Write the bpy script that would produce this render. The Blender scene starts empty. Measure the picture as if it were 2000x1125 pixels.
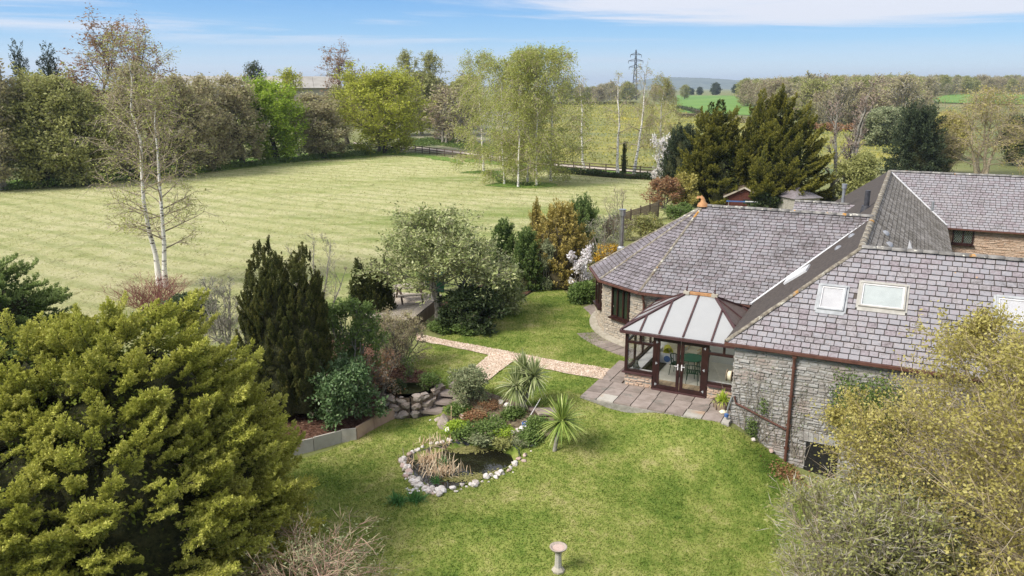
import bpy, bmesh, math, random
import numpy as np
from mathutils import Vector, Matrix
from mathutils.geometry import delaunay_2d_cdt

S = bpy.context.scene
COL = S.collection
R_ = math.radians

# ------------------------------------------------------------------ camera
FPX, YH, HC = 1530.918, 170.72, 10.7          # focal length in px of a 2000 px frame, horizon row, camera height
TH = math.atan((562.5 - YH) / FPX)
CT, ST = math.cos(TH), math.sin(TH)
cam = bpy.data.cameras.new('camera')
cam.sensor_width = 36.0
cam.lens = FPX / 2000 * 36.0
cam.clip_start = 0.3
cam.clip_end = 20000
camo = bpy.data.objects.new('camera', cam)
camo.location = (0, 0, HC)
camo.rotation_euler = (math.pi / 2 - TH, 0, 0)
COL.objects.link(camo)
S.camera = camo

# ------------------------------------------------------------------ sky, sun, exposure
SUN_DIR = Vector((-0.62, -0.36, 0.70)).normalized()      # towards the sun
SUN_EL = math.asin(SUN_DIR.z)
SUN_ROT = math.atan2(SUN_DIR.x, SUN_DIR.y)
world = bpy.data.worlds.new('World')
S.world = world
world.use_nodes = True
wn, wl = world.node_tree.nodes, world.node_tree.links
wn.clear()
SKYK, CL1 = 4.25, (2.10, 6.90, 0)
def wnode(t, **k):
    n = wn.new(t)
    for a, b in k.items():
        setattr(n, a, b)
    return n
sky = wnode('ShaderNodeTexSky', sky_type='NISHITA', sun_disc=False)
sky.sun_elevation = SUN_EL
sky.sun_rotation = SUN_ROT
sky.altitude = 0
sky.air_density = 1.0
sky.dust_density = 0.25
sky.ozone_density = 2.5
hsv = wnode('ShaderNodeHueSaturation')
hsv.inputs['Saturation'].default_value = 1.22
hsv.inputs['Value'].default_value = 1.0
wl.new(sky.outputs[0], hsv.inputs['Color'])
tc = wnode('ShaderNodeTexCoord')
sep = wnode('ShaderNodeSeparateXYZ')
wl.new(tc.outputs['Generated'], sep.inputs[0])
zc = wnode('ShaderNodeMath', operation='MAXIMUM')
wl.new(sep.outputs['Z'], zc.inputs[0]); zc.inputs[1].default_value = 0.012
zz = wnode('ShaderNodeMath', operation='ADD')
wl.new(zc.outputs[0], zz.inputs[0]); zz.inputs[1].default_value = 0.03
dx = wnode('ShaderNodeMath', operation='DIVIDE'); wl.new(sep.outputs['X'], dx.inputs[0]); wl.new(zz.outputs[0], dx.inputs[1])
dy = wnode('ShaderNodeMath', operation='DIVIDE'); wl.new(sep.outputs['Y'], dy.inputs[0]); wl.new(zz.outputs[0], dy.inputs[1])
comb = wnode('ShaderNodeCombineXYZ'); wl.new(dx.outputs[0], comb.inputs[0]); wl.new(dy.outputs[0], comb.inputs[1])
def cloud(scale, rot, stretch, off, lo, hi, detail=9, dist=0.6, lift=0.0):
    mp = wnode('ShaderNodeMapping')
    mp.inputs['Location'].default_value = off
    mp.inputs['Rotation'].default_value = (0, 0, rot)
    mp.inputs['Scale'].default_value = (scale * stretch, scale, scale)
    wl.new(comb.outputs[0], mp.inputs[0])
    n = wnode('ShaderNodeTexNoise')
    n.inputs['Scale'].default_value = 1.0
    n.inputs['Detail'].default_value = detail
    n.inputs['Roughness'].default_value = 0.62
    n.inputs['Distortion'].default_value = dist
    wl.new(mp.outputs[0], n.inputs['Vector'])
    r = wnode('ShaderNodeMapRange', interpolation_type='SMOOTHSTEP')
    up_ = wnode('ShaderNodeMath', operation='MULTIPLY_ADD'); wl.new(zc.outputs[0], up_.inputs[0]); up_.inputs[1].default_value = lift; wl.new(n.outputs['Fac'], up_.inputs[2])
    wl.new(up_.outputs[0], r.inputs[0])
    r.inputs[1].default_value = lo; r.inputs[2].default_value = hi
    return r.outputs[0]
gr = wnode('ShaderNodeValToRGB')
cr = gr.color_ramp
for i, (pos, c) in enumerate(((0.0, (.62, .76, .99)), (0.022, (.49, .70, .97)), (0.055, (.17, .47, .88)), (0.11, (.055, .30, .77)), (0.35, (.075, .27, .62)), (1.0, (.05, .20, .50)))):
    e = cr.elements[i] if i < 2 else cr.elements.new(pos)
    e.position = pos; e.color = (*c, 1)
wl.new(sep.outputs['Z'], gr.inputs[0])
gs = wnode('ShaderNodeVectorMath', operation='SCALE'); wl.new(gr.outputs[0], gs.inputs[0]); gs.inputs['Scale'].default_value = SKYK
mixh = wnode('ShaderNodeMix', data_type='RGBA'); mixh.inputs['Factor'].default_value = 0.8
wl.new(hsv.outputs[0], mixh.inputs['A']); wl.new(gs.outputs[0], mixh.inputs['B'])
def over(base, fac, amount, col):
    f = wnode('ShaderNodeMath', operation='MULTIPLY'); wl.new(fac, f.inputs[0]); f.inputs[1].default_value = amount
    m = wnode('ShaderNodeMix', data_type='RGBA'); wl.new(f.outputs[0], m.inputs['Factor']); wl.new(base, m.inputs['A']); m.inputs['B'].default_value = tuple(c * SKYK for c in col) + (1,)
    return m.outputs['Result']
def mul(a, b):
    f = wnode('ShaderNodeMath', operation='MULTIPLY'); wl.new(a, f.inputs[0]); wl.new(b, f.inputs[1]); return f.outputs[0]
def zband(a, b):
    r = wnode('ShaderNodeMapRange', interpolation_type='SMOOTHSTEP'); wl.new(sep.outputs['Z'], r.inputs[0]); r.inputs[1].default_value = a; r.inputs[2].default_value = b
    return r.outputs[0]
c1 = cloud(0.20, -0.5, 0.6, CL1, 0.49, 0.66, lift=0.45)                     # high thin cloud, thicker overhead
c2 = cloud(0.16, 0.05, 0.35, (7.3, 2.0, 0), 0.42, 0.66, 7, 0.2)    # thin banks low down
col = over(mixh.outputs['Result'], mul(c1, zband(0.035, 0.075)), 0.88, (.93, .93, 1.0))
col = over(col, mul(c2, zband(0.07, 0.01)), 0.35, (.86, .80, .88))
bg = wnode('ShaderNodeBackground')
bg.inputs['Strength'].default_value = 0.10
wl.new(col, bg.inputs['Color'])
wo = wnode('ShaderNodeOutputWorld')
wl.new(bg.outputs[0], wo.inputs[0])

sun = bpy.data.lights.new('sun', 'SUN')
sun.energy = 2.5
sun.angle = R_(22.0)
sun.color = (1.0, 0.95, 0.86)
suno = bpy.data.objects.new('sun', sun)
suno.rotation_euler = SUN_DIR.to_track_quat('Z', 'Y').to_euler()
suno.location = (-60, -40, 80)
COL.objects.link(suno)

S.view_settings.view_transform = 'Standard'
S.view_settings.look = 'None'
S.view_settings.gamma = 1.0
S.view_settings.use_curve_mapping = False
S.view_settings.exposure = 1.22
S.cycles.max_bounces = 6
S.cycles.transparent_max_bounces = 12
S.cycles.volume_bounces = 0
S.cycles.use_denoising = True
S.cycles.denoiser = 'OPENIMAGEDENOISE'
S.cycles.denoising_input_passes = 'RGB_ALBEDO_NORMAL'
S.cycles.denoising_prefilter = 'NONE'
S.cycles.use_adaptive_sampling = False
S.cycles.sample_clamp_indirect = 4.0

# ------------------------------------------------------------------ placing helpers (photo pixel -> point of the place)
def ray(X, Y):
    v = (Y - 562.5) / FPX
    return Vector(((X - 1000) / FPX, CT - v * ST, -(ST + v * CT)))
def P(X, Y, z=0.0):
    r = ray(X, Y)
    k = (z - HC) / r.z
    return Vector((r.x * k, r.y * k, z))
def ZT(p, Y):                       # height whose picture row is Y straight above the ground point p
    v = (Y - 562.5) / FPX
    return HC - p.y * (ST + v * CT) / (CT - v * ST)
def depth(p):
    return p.y * CT - (p.z - HC) * ST
PHI = R_(26.787)
KX, KY = 7.073, 24.264
UX, UY, NX, NY = math.cos(PHI), -math.sin(PHI), math.sin(PHI), math.cos(PHI)
def W(U, N, z=0.0):
    return Vector((KX + U * UX + N * NX, KY + U * UY + N * NY, z))
def UN(p):
    a, b = p.x - KX, p.y - KY
    return a * UX + b * UY, a * NX + b * NY
def hitplane(X, Y, a, b, c):        # ray through a pixel meets the plane through three (U, N, z) points; answer in (U, N, z)
    a, b, c = W(*a), W(*b), W(*c)
    n = (b - a).cross(c - a)
    r = ray(X, Y); o = Vector((0, 0, HC))
    k = (a - o).dot(n) / r.dot(n)
    q = o + r * k
    u, m = UN(q)
    return u, m, q.z

# ------------------------------------------------------------------ lie of the land
CTL = []
def cpx(X, Y, z): q = P(X, Y, z); CTL.append((q.x, q.y, z))
def cun(U, N, z): q = W(U, N); CTL.append((q.x, q.y, z))
for a in ((1180, 735, 0), (985, 700, 0), (830, 660, 0), (1000, 640, 0), (1080, 570, 0), (870, 640, 0), (1140, 620, 0), (930, 715, -.05),
          (1100, 700, -.03), (830, 715, 0.0), (1060, 760, -.12), (780, 740, -.1), (700, 640, 0.0), (560, 600, 0), (820, 600, 0), (960, 560, 0),
          (845, 808, -.78), (770, 822, -.8), (640, 880, -.9), (515, 915, -.95), (700, 770, -.75), (590, 800, -.75), (500, 840, -.75),
          (820, 850, -.76), (790, 905, -.76), (845, 962, -.80), (935, 945, -.80), (1015, 902, -.72), (1050, 865, -.58), (900, 905, -.78), (950, 890, -.76),
          (960, 865, -.72), (900, 858, -.74), (875, 835, -.62), (1022, 803, -.22), (955, 780, -.18), (900, 790, -.25), (980, 820, -.42), (1040, 825, -.3), (1083, 880, -.55), (1130, 820, -.25),
          (1250, 900, -.68), (1250, 820, -.3), (1400, 950, -1.1), (1090, 1118, -1.2), (1300, 1100, -1.4), (1450, 1100, -1.6), (1150, 1000, -.98), (900, 1050, -1.05), (700, 1000, -1.0),
          (560, 1000, -1.0), (400, 1100, -1.2), (640, 1125, -1.25), (850, 1200, -1.5), (1200, 1250, -1.6), (200, 1125, -1.3), (0, 900, -.8), (300, 700, -.4), (100, 620, -.1), (440, 560, 0)):
    cpx(*a)
for a in ((.3, -.3, -.08), (1.2, -.25, -.62), (2.05, -.25, -1.12), (3.5, -.4, -1.42), (6, -.6, -1.7), (12, -1, -1.7), (6, -6, -1.7), (12, -8, -1.8), (-5.1, -.5, -.05), (-2.5, -.6, -.10), (-2, 2, -.16), (-2.5, .6, -.17), (-4.3, .5, -.14), (-1, .5, -.17), (-4.5, 2.6, -.10), (3, 4, -.4), (8, 12, -.2), (-3, 8, 0), (3, 25, 0)):
    cun(*a)
CTL = np.array(CTL)
_d = np.sqrt(((CTL[:, None, :2] - CTL[None, :, :2]) ** 2).sum(-1) + 1.0)
_w = np.linalg.solve(_d - np.eye(len(CTL)) * 0.02, CTL[:, 2])
def sst(a, b, x):
    t = np.clip((x - a) / (b - a), 0, 1)
    return t * t * (3 - 2 * t)
POND = None
def pond_in(x, y):
    d = np.full(len(x), 1e9); c = np.zeros(len(x), bool); n = len(POND)
    for i in range(n):
        a, b = POND[i], POND[(i + 1) % n]; ab = b - a
        t = np.clip(((x - a[0]) * ab[0] + (y - a[1]) * ab[1]) / (ab @ ab), 0, 1)
        d = np.minimum(d, np.hypot(x - a[0] - t * ab[0], y - a[1] - t * ab[1]))
        c ^= ((a[1] > y) != (b[1] > y)) & (x < (b[0] - a[0]) * (y - a[1]) / (b[1] - a[1] + 1e-12) + a[0])
    return np.where(c, sst(0, .30, d), 0)
def gza(x, y):
    x = np.asarray(x, float); y = np.asarray(y, float)
    z = np.zeros_like(x)
    for (cx, cy, _), w in zip(CTL, _w):
        z += w * np.sqrt((x - cx) ** 2 + (y - cy) ** 2 + 1.0)
    z = np.clip(z, -2.2, 0.25)
    g = 1 - sst(13, 24, np.hypot((x - 1) * 0.85, (y - 22) * 0.95))
    z = z * g
    hill = 9 * sst(230, 900, y) * sst(0.16, 0.42, x / np.maximum(y, 1)) * (1 - 0.5 * sst(1200, 3000, y))
    if POND is not None: z = z - .42 * pond_in(x, y)
    bank = 1.1 * sst(150, 200, y) * sst(0.02, -0.03, x / np.maximum(y, 1) + 0.03)
    return z + hill + bank
def gz(x, y): return float(gza(np.array([x]), np.array([y]))[0])
def G(X, Y, off=0.0):
    r = ray(X, Y)
    z = 0.0
    for _ in range(40):
        k = (z - HC) / r.z
        z = z * 0.4 + 0.6 * gz(r.x * k, r.y * k)
    k = (z - HC) / r.z
    return Vector((r.x * k, r.y * k, z + off))

POND = np.array([(q.x, q.y) for q in [G(X, Y) for X, Y in ((796, 893), (793, 908), (806, 930), (840, 952), (868, 956), (900, 950), (938, 937), (973, 923), (1000, 908), (1014, 893), (1008, 876), (985, 866), (950, 862), (915, 861), (895, 866), (872, 871), (845, 876), (820, 884))]])

# ------------------------------------------------------------------ naming helpers
def tag(o, label=None, cat=None, group=None, kind=None):
    if label: o['label'] = label
    if cat: o['category'] = cat
    if group: o['group'] = group
    if kind: o['kind'] = kind
    return o
def thing(name, label, cat, loc=(0, 0, 0), rz=0.0, group=None):
    o = bpy.data.objects.new(name, None)
    o.empty_display_size = 0.2
    COL.objects.link(o)
    o.location = loc; o.rotation_euler = (0, 0, rz)
    return tag(o, label, cat, group)
def link(name, me, parent=None, loc=(0, 0, 0), kind=None):
    o = bpy.data.objects.new(name, me)
    COL.objects.link(o)
    o.parent = parent
    o.location = loc
    if kind: o['kind'] = kind
    return o
def dup(root, loc, rz=0.0, label=None, sc=None):
    def cp(o, par):
        c = o.copy(); COL.objects.link(c); c.parent = par
        for ch in o.children: cp(ch, c)
        return c
    r = cp(root, None)
    r.location = loc; r.rotation_euler = (0, 0, rz)
    if sc: r.scale = sc
    if label: r['label'] = label
    return r

# ------------------------------------------------------------------ mesh building in numpy
class Geo:
    def __init__(s): s.V = []; s.F = []; s.n = 0; s.A = []
    def add(s, V, F, mi=0, attr=None):
        V = np.asarray(V, np.float32).reshape(-1, 3)
        F = np.asarray(F, np.int32)
        if len(V) == 0 or len(F) == 0: return s
        s.V.append(V); s.F.append((F + s.n, mi)); s.n += len(V)
        s.A.append(np.full(len(V), 0, np.float32) if attr is None else np.asarray(attr, np.float32))
        return s
    def mesh(s, name, mats, smooth=False, attr=False):
        me = bpy.data.meshes.new(name)
        V = np.concatenate(s.V)
        me.vertices.add(len(V)); me.vertices.foreach_set('co', V.ravel())
        lv = np.concatenate([f.ravel() for f, _ in s.F])
        lt = np.concatenate([np.full(len(f), f.shape[1], np.int32) for f, _ in s.F])
        mi = np.concatenate([np.full(len(f), m, np.int32) for f, m in s.F])
        me.loops.add(len(lv)); me.loops.foreach_set('vertex_index', lv)
        me.polygons.add(len(lt))
        me.polygons.foreach_set('loop_start', np.concatenate([[0], np.cumsum(lt)[:-1]]).astype(np.int32))
        for m in (mats if isinstance(mats, (list, tuple)) else [mats]): me.materials.append(m)
        me.polygons.foreach_set('material_index', mi)
        me.polygons.foreach_set('use_smooth', np.full(len(lt), smooth))
        if attr:
            a = me.attributes.new('tip', 'FLOAT', 'POINT'); a.data.foreach_set('value', np.concatenate(s.A))
        me.update(calc_edges=True)
        return me
    # simple solids
    def box(s, c, d, mi=0, rot=None, top=1.0):
        x, y, z = d[0] / 2, d[1] / 2, d[2] / 2
        v = np.array([[-x, -y, -z], [x, -y, -z], [x, y, -z], [-x, y, -z], [-x * top, -y * top, z], [x * top, -y * top, z], [x * top, y * top, z], [-x * top, y * top, z]])
        if rot is not None: v = v @ np.array(rot.to_3x3() if hasattr(rot, 'to_3x3') else rot).T
        return s.add(v + np.array(c), [[0, 3, 2, 1], [4, 5, 6, 7], [0, 1, 5, 4], [1, 2, 6, 5], [2, 3, 7, 6], [3, 0, 4, 7]], mi)
    def bar(s, a, b, w, h, mi=0, up=(0, 0, 1)):
        a, b = Vector(a), Vector(b)
        y = (b - a); L = y.length; y.normalize()
        x = y.cross(Vector(up))
        if x.length < 1e-4: x = y.cross(Vector((1, 0, 0)))
        x.normalize(); z = x.cross(y)
        M = Matrix((x, y, z)).transposed()
        return s.box((a + b) / 2, (w, L, h), mi, M)
    def tube(s, pts, r, k=8, mi=0, cap=True):
        pts = np.array([[tuple(p) for p in pts]], float)
        rr = np.full(pts.shape[:2], r) if np.isscalar(r) else np.array([r], float)
        V, F = tubes(pts, rr, k)
        s.add(V, F, mi)
        if cap:
            s.add(V[:k], [list(range(k))[::-1]], mi); s.add(V[-k:], [list(range(k))], mi)
        return s
    def lathe(s, prof, k=16, mi=0, c=(0, 0, 0), cap=True):
        a = np.arange(k) * 2 * np.pi / k
        V = np.concatenate([np.stack([r * np.cos(a), r * np.sin(a), np.full(k, z)], 1) for r, z in prof]) + np.array(c)
        F = []
        for i in range(len(prof) - 1):
            for j in range(k):
                F.append([i * k + j, i * k + (j + 1) % k, (i + 1) * k + (j + 1) % k, (i + 1) * k + j])
        s.add(V, F, mi)
        if cap:
            s.add(V[:k], [list(range(k))[::-1]], mi); s.add(V[-k:], [list(range(k))], mi)
        return s
    def prism(s, pts, thick, mi=0):        # planar polygon (3-D points) extruded along its normal downwards
        p = [Vector(q) for q in pts]
        n = (p[1] - p[0]).cross(p[2] - p[0]).normalized() * thick
        k = len(p)
        V = [tuple(q) for q in p] + [tuple(q - n) for q in p]
        s.add(V, [list(range(k))], mi); s.add(V, [list(range(2 * k - 1, k - 1, -1))], mi)
        return s.add(V, [[i, i + k, (i + 1) % k + k, (i + 1) % k] for i in range(k)], mi)

def unit(v): return v / np.maximum(np.linalg.norm(v, axis=-1, keepdims=True), 1e-9)
def tubes(Pn, Rn, k=4):
    N, M, _ = Pn.shape
    T = unit(np.gradient(Pn, axis=1))
    ref = np.where(np.abs(T[:, :1, 2:3]) > 0.9, np.array([1., 0, 0]), np.array([0, 0, 1.]))
    A = unit(np.cross(T, np.broadcast_to(ref, T.shape))); B = np.cross(T, A)
    a = np.arange(k) * 2 * np.pi / k
    V = Pn[:, :, None, :] + Rn[:, :, None, None] * (A[:, :, None, :] * np.cos(a)[None, None, :, None] + B[:, :, None, :] * np.sin(a)[None, None, :, None])
    i = np.arange(N)[:, None, None] * M * k; j = np.arange(M - 1)[None, :, None] * k; q = np.arange(k)[None, None, :]; q2 = (q + 1) % k
    F = np.stack([i + j + q, i + j + q2, i + j + k + q2, i + j + k + q], -1).reshape(-1, 4)
    return V.reshape(-1, 3), F
def leaves(rng, C, D, L, Wd, fold=0.0, flat=0.0):
    n = len(C)
    rv = rng.normal(size=(n, 3)); rv[:, 2] += flat * 3
    S_ = unit(np.cross(D, rv)); Nn = np.cross(S_, D)
    L = np.broadcast_to(np.asarray(L, float), (n,))[:, None]; Wd = np.broadcast_to(np.asarray(Wd, float), (n,))[:, None]
    V = np.stack([C, C + D * L * .45 + S_ * Wd / 2 + Nn * Wd * fold, C + D * L, C + D * L * .45 - S_ * Wd / 2 + Nn * Wd * fold], 1)
    return V.reshape(-1, 3), np.arange(n * 4).reshape(n, 4)
def interp(Pn, idx, t):
    M = Pn.shape[1]; f = np.clip(t, 0, .9999) * (M - 1); i = f.astype(int); w = (f - i)[:, None]
    a = Pn[idx, i]; b = Pn[idx, i + 1]
    return a * (1 - w) + b * w, unit(b - a)
def grow(rng, start, d, L, up, M, wob=0.06, side=None):
    s = np.linspace(0, 1, M)[None, :, None]
    L = np.asarray(L)[:, None, None]
    up = np.broadcast_to(np.asarray(up, float), (len(start),))[:, None, None]
    Q = start[:, None, :] + d[:, None, :] * L * s + np.array([0, 0, 1.]) * up * L * s ** 2
    nz = np.cumsum(rng.normal(size=Q.shape) * wob, 1); nz -= nz[:, :1]
    return Q + nz * L / M
def branchdir(rng, T, ang, az=None):
    n = len(T)
    az = rng.uniform(0, 2 * np.pi, n) if az is None else az
    ref = np.where(np.abs(T[:, 2:3]) > .95, np.array([1., 0, 0]), np.array([0, 0, 1.]))
    A = unit(np.cross(T, ref)); B = np.cross(T, A)
    return T * np.cos(ang)[:, None] + (A * np.cos(az)[:, None] + B * np.sin(az)[:, None]) * np.sin(ang)[:, None]
PROF = {
    'round': lambda q: np.sin(np.pi * np.clip(.12 + .80 * q, 0, 1)) ** .6,
    'cone': lambda q: (1 - q) ** .8 + .06,
    'dome': lambda q: np.sqrt(np.clip(1 - q ** 2.2, 0, 1)) + .05,
    'column': lambda q: np.where(q < .12, .75 + 2 * q, 1.0) * (np.clip(1 - q, 0, 1) ** .35) + .02,
    'pillar': lambda q: np.where(q < .1, .8 + 2 * q, 1.0) * (np.clip(1 - q ** 5, 0, 1) ** .6) * (1 - .25 * q) + .02,
    'vase': lambda q: .35 + .75 * q - .25 * q ** 3,
    'umbrella': lambda q: .25 + .9 * q ** .8,
    'weep': lambda q: np.sin(np.pi * np.clip(.18 + .78 * q, 0, 1)) ** .8,
}
def fit(H, R, zs, rs, *geos):
    k = np.array([min(max(R / rs, .4), 1.8)] * 2 + [H / max(zs, .1)], np.float32)
    for g in geos: g.V = [a * k for a in g.V]
def tree(rng, H, R, stems=1, tb=.22, spread=.12, n1=22, n2=7, n3=6, el=(5, 65), prof='round', l2=.45, l3=.42, up=(.22, .12, .0), nl=5, ls=.14, asp=.5, lsp=.10,
         r0=None, tw=.016, a2=(25, 65), a3=(20, 60), flat=0.0, wob=.07, t2=.25, bias=None, trunk_top=1.0, skirt=.35):
    """Bare wood (Geo) and leaves (Geo): stems > limbs > branches > twigs > leaves."""
    r0 = r0 or H * .016
    az = rng.uniform(0, 6.28, stems) + np.arange(stems) * 2.4
    sp = spread * H * (rng.uniform(.4, 1.1, stems) if stems > 1 else np.ones(1))
    tip = np.stack([np.cos(az) * sp, np.sin(az) * sp, H * trunk_top * rng.uniform(.82, 1.0, stems)], 1)
    if stems > 1: tip[:, 2] *= 1 - skirt * (sp / (1.1 * spread * H)) ** 2
    st = np.stack([np.cos(az), np.sin(az), az * 0], 1) * (0 if stems == 1 else r0 * 2.2)
    L = np.linalg.norm(tip - st, axis=1)
    Tn = grow(rng, st, unit(tip - st), L, 0.0, 9, wob * 1.3)
    rt = r0 * (1 if stems == 1 else 1.0) * np.linspace(1, .12, 9)[None, :] * np.ones((stems, 1)); rt[:, 0] *= 1.35
    wood, leaf = Geo(), Geo()
    wood.add(*tubes(Tn, rt, 7))
    per = np.repeat(np.arange(stems), n1)
    k = np.tile(np.arange(n1), stems)
    q = (k + rng.uniform(0, 1, len(k))) / n1
    t = tb + (1 - tb) * q * .985
    s1, T1 = interp(Tn, per, t)
    a1 = k * 2.39996 + az[per] + rng.normal(size=len(k)) * .4
    e1 = np.radians(el[0] + (el[1] - el[0]) * q + rng.normal(size=len(k)) * 9)
    d1 = np.stack([np.cos(a1) * np.cos(e1), np.sin(a1) * np.cos(e1), np.sin(e1)], 1)
    if bias is not None: d1 = unit(d1 + np.array(bias))
    L1 = R * (1 if stems == 1 else .7) * PROF[prof](q) * rng.uniform(.75, 1.15, len(k))
    Q1 = grow(rng, s1, d1, L1, up[0], 5, wob)
    r1 = np.clip(r0 * .42 * (1 - .75 * t) + .006, .006, None)[:, None] * np.linspace(1, .2, 5)[None]
    wood.add(*tubes(Q1, r1, 4), 1)
    p2 = np.repeat(np.arange(len(Q1)), n2)
    t_2 = t2 + (1 - t2) * rng.uniform(0, 1, len(p2)) ** .8
    s2, T2 = interp(Q1, p2, t_2)
    d2 = branchdir(rng, T2, np.radians(rng.uniform(*a2, len(p2))))
    L2 = L1[p2] * l2 * (1.15 - .6 * t_2) * rng.uniform(.6, 1.2, len(p2)) + .05 * R
    Q2 = grow(rng, s2, d2, L2, up[1], 4, wob)
    r2 = np.clip(r1[p2, 0] * .4, tw * .8, None)[:, None] * np.linspace(1, .3, 4)[None]
    wood.add(*tubes(Q2, r2, 3), 1)
    p3 = np.repeat(np.arange(len(Q2)), n3)
    t_3 = .15 + .85 * rng.uniform(0, 1, len(p3))
    s3, T3 = interp(Q2, p3, t_3)
    d3 = branchdir(rng, T3, np.radians(rng.uniform(*a3, len(p3))))
    L3 = L2[p3] * l3 * rng.uniform(.6, 1.3, len(p3)) + .02 * R
    Q3 = grow(rng, s3, d3, L3, up[2], 3, wob)
    # twigs: thin three-sided spikes
    twg = Geo(); dq = Q3[:, 2] - Q3[:, 0]; lq = np.linalg.norm(dq, axis=1)
    twg.add(*leaves(rng, Q3[:, 0], dq / np.maximum(lq, 1e-6)[:, None], lq, tw * 1.5))
    if nl:
        p4 = np.repeat(np.arange(len(Q3)), nl)
        s4, T4 = interp(Q3, p4, rng.uniform(.1, 1, len(p4)))
        s4 = s4 + rng.normal(size=s4.shape) * lsp
        d4 = unit(T4 * .6 + rng.normal(size=s4.shape) * .8)
        Ls = ls * rng.uniform(.6, 1.3, len(p4))
        leaf.add(*leaves(rng, s4, d4, Ls, Ls * asp, .1, flat))
    e_ = Q3[:, -1]
    fit(H, R, np.percentile(e_[:, 2], 99.3), np.percentile(np.hypot(e_[:, 0], e_[:, 1]), 95), wood, twg, leaf)
    return wood, twg, leaf
def plumes(rng, H, R, prof, n, pl, pw, nleaf, ls, asp=.4, el=(10, 75), wind=(0, 0, 0), inset=.72, base=.0, qpow=.85, jit=.5, lump=None, zflat=.75, young0=0.0):
    """Evergreen made of feathery plumes: each a curved spray of small leaf scales; 'tip' runs 0..1 towards the growing tips and the upper sides, as painted top light."""
    g = Geo(); stems = []
    q = rng.uniform(0, 1, n) ** qpow
    q = np.sort(q); az = np.arange(n) * 2.39996 + rng.normal(size=n) * .3
    rr = R * PROF[prof](q) * inset * rng.uniform(.8, 1.05, n)
    if lump is not None: rr *= 1 + lump * np.sin(az * 3 + q * 9) * np.cos(q * 17 + az * 2)
    hz_ = base + (H - base - pl * .8) * q
    st = np.stack([np.cos(az) * rr, np.sin(az) * rr, hz_], 1)
    e = np.radians(el[0] + (el[1] - el[0]) * q ** 1.3 + rng.normal(size=n) * 8)
    d = np.stack([np.cos(az) * np.cos(e), np.sin(az) * np.cos(e), np.sin(e)], 1)
    d = unit(d + np.array(wind) + rng.normal(size=(n, 3)) * .12)
    L = pl * rng.uniform(.6, 1.35, n)
    C = grow(rng, st, d, L, .18, 6, .08)
    idx = np.repeat(np.arange(n), nleaf)
    s = rng.uniform(0.0, 1, len(idx)) ** .8
    p, T = interp(C, idx, s)
    off = rng.normal(size=p.shape); off -= T * (off * T).sum(1, keepdims=True)
    off = unit(off); wdt = pw * L[idx] / pl * (1 - s * .92) ** .75 * rng.uniform(.15, 1, len(idx)) ** .6
    off[:, 2] *= zflat
    c = p + off * wdt[:, None]
    dd = unit(T * .9 + off * .75 + rng.normal(size=p.shape) * jit)
    Ls = ls * rng.uniform(.6, 1.35, len(idx))
    V, F = leaves(rng, c, dd, Ls, Ls * asp, .12, .35)
    young = np.clip(young0 + s * .6 + .25 * wdt / (pw + 1e-6) + .25 * (off[:, 2] > .05) - .1, 0, 1) * rng.uniform(.6, 1, len(idx))  # young growth at the ends, plus top light painted on upper sides
    g.add(V, F, 0, np.repeat(young, 4))
    wd = Geo(); wd.add(*tubes(np.concatenate([np.stack([np.zeros(n), np.zeros(n), hz_ * .9], 1)[:, None, :], C[:, [0, 3]]], 1), np.linspace(.012, .004, 3)[None].repeat(n, 0) * (R / 4 + .4), 3))
    e_ = C[:, -1]
    fit(H, R, np.percentile(e_[:, 2], 99.5), np.percentile(np.hypot(e_[:, 0], e_[:, 1]), 93), wd, g)
    return wd, g
def leaders(rng, H, R, L, **k):
    wd, g = Geo(), Geo()
    for dx, dy, hf, rf in L:
        kk = dict(k); kk['n'] = max(int(k['n'] * hf * rf), 20)
        a, b = plumes(rng, H * hf, R * rf, **kk)
        for src, dst in ((a, wd), (b, g)):
            for V, (F, mi), at in zip(src.V, src.F, src.A):
                o = F.min() if len(F) else 0
                dst.add(V + np.array([dx * R, dy * R, 0], np.float32), F - o, mi, at)
    return wd, g
def spray_mesh(seed, mat, n=1300, nb=30, wide=.34, rise=.20, thick=.018, ls=.058, name='spray'):
    r = np.random.default_rng(seed)
    sb = np.sort(r.uniform(.06, .97, nb)); side = np.where(np.arange(nb) % 2, 1., -1.)
    side = side * r.uniform(.5, 1.0, nb); lb = wide * (1 - sb) ** .7 * r.uniform(.75, 1.15, nb) + .06
    bd = unit(np.stack([np.full(nb, .85), side * 1.0, r.normal(size=nb) * .22 + .05], 1))
    bd[-3:] = unit(np.array([1, 0, .3]) + r.normal(size=(3, 3)) * .12)
    k = r.choice(nb, n, p=lb / lb.sum()); t = r.uniform(0, 1, n) ** .8
    ax = np.stack([sb, .03 * np.sin(sb * 7), rise * sb ** 2], 1)
    jit = r.normal(size=(n, 3)) * thick * (1.3 - .7 * t)[:, None]
    c = ax[k] + bd[k] * (lb[k] * t)[:, None] + jit
    c[:, 2] += .05 * t ** 2 - .02
    d = unit(bd[k] + r.normal(size=(n, 3)) * .55 + np.array([0, 0, .25]))
    L = ls * r.uniform(.6, 1.25, n)
    V, F = leaves(r, c, d, L, L * .5, .1, .3)
    tip = np.clip(.10 + .35 * t + .35 * sb[k] + .30 * (jit[:, 2] > 0) + r.normal(size=n) * .08, 0, 1)  # paler growing ends; upward-lying scales also raised, painting light from above
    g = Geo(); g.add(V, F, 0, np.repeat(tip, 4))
    ax2 = np.linspace(0, .9, 6); g.tube([(x - .0, .03 * math.sin(x * 7), rise * x * x - .02) for x in ax2], list(np.linspace(.014, .004, 6)), 3, 1, False)
    return g.mesh(name, [mat, M['bark_dark']], False, True)
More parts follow.
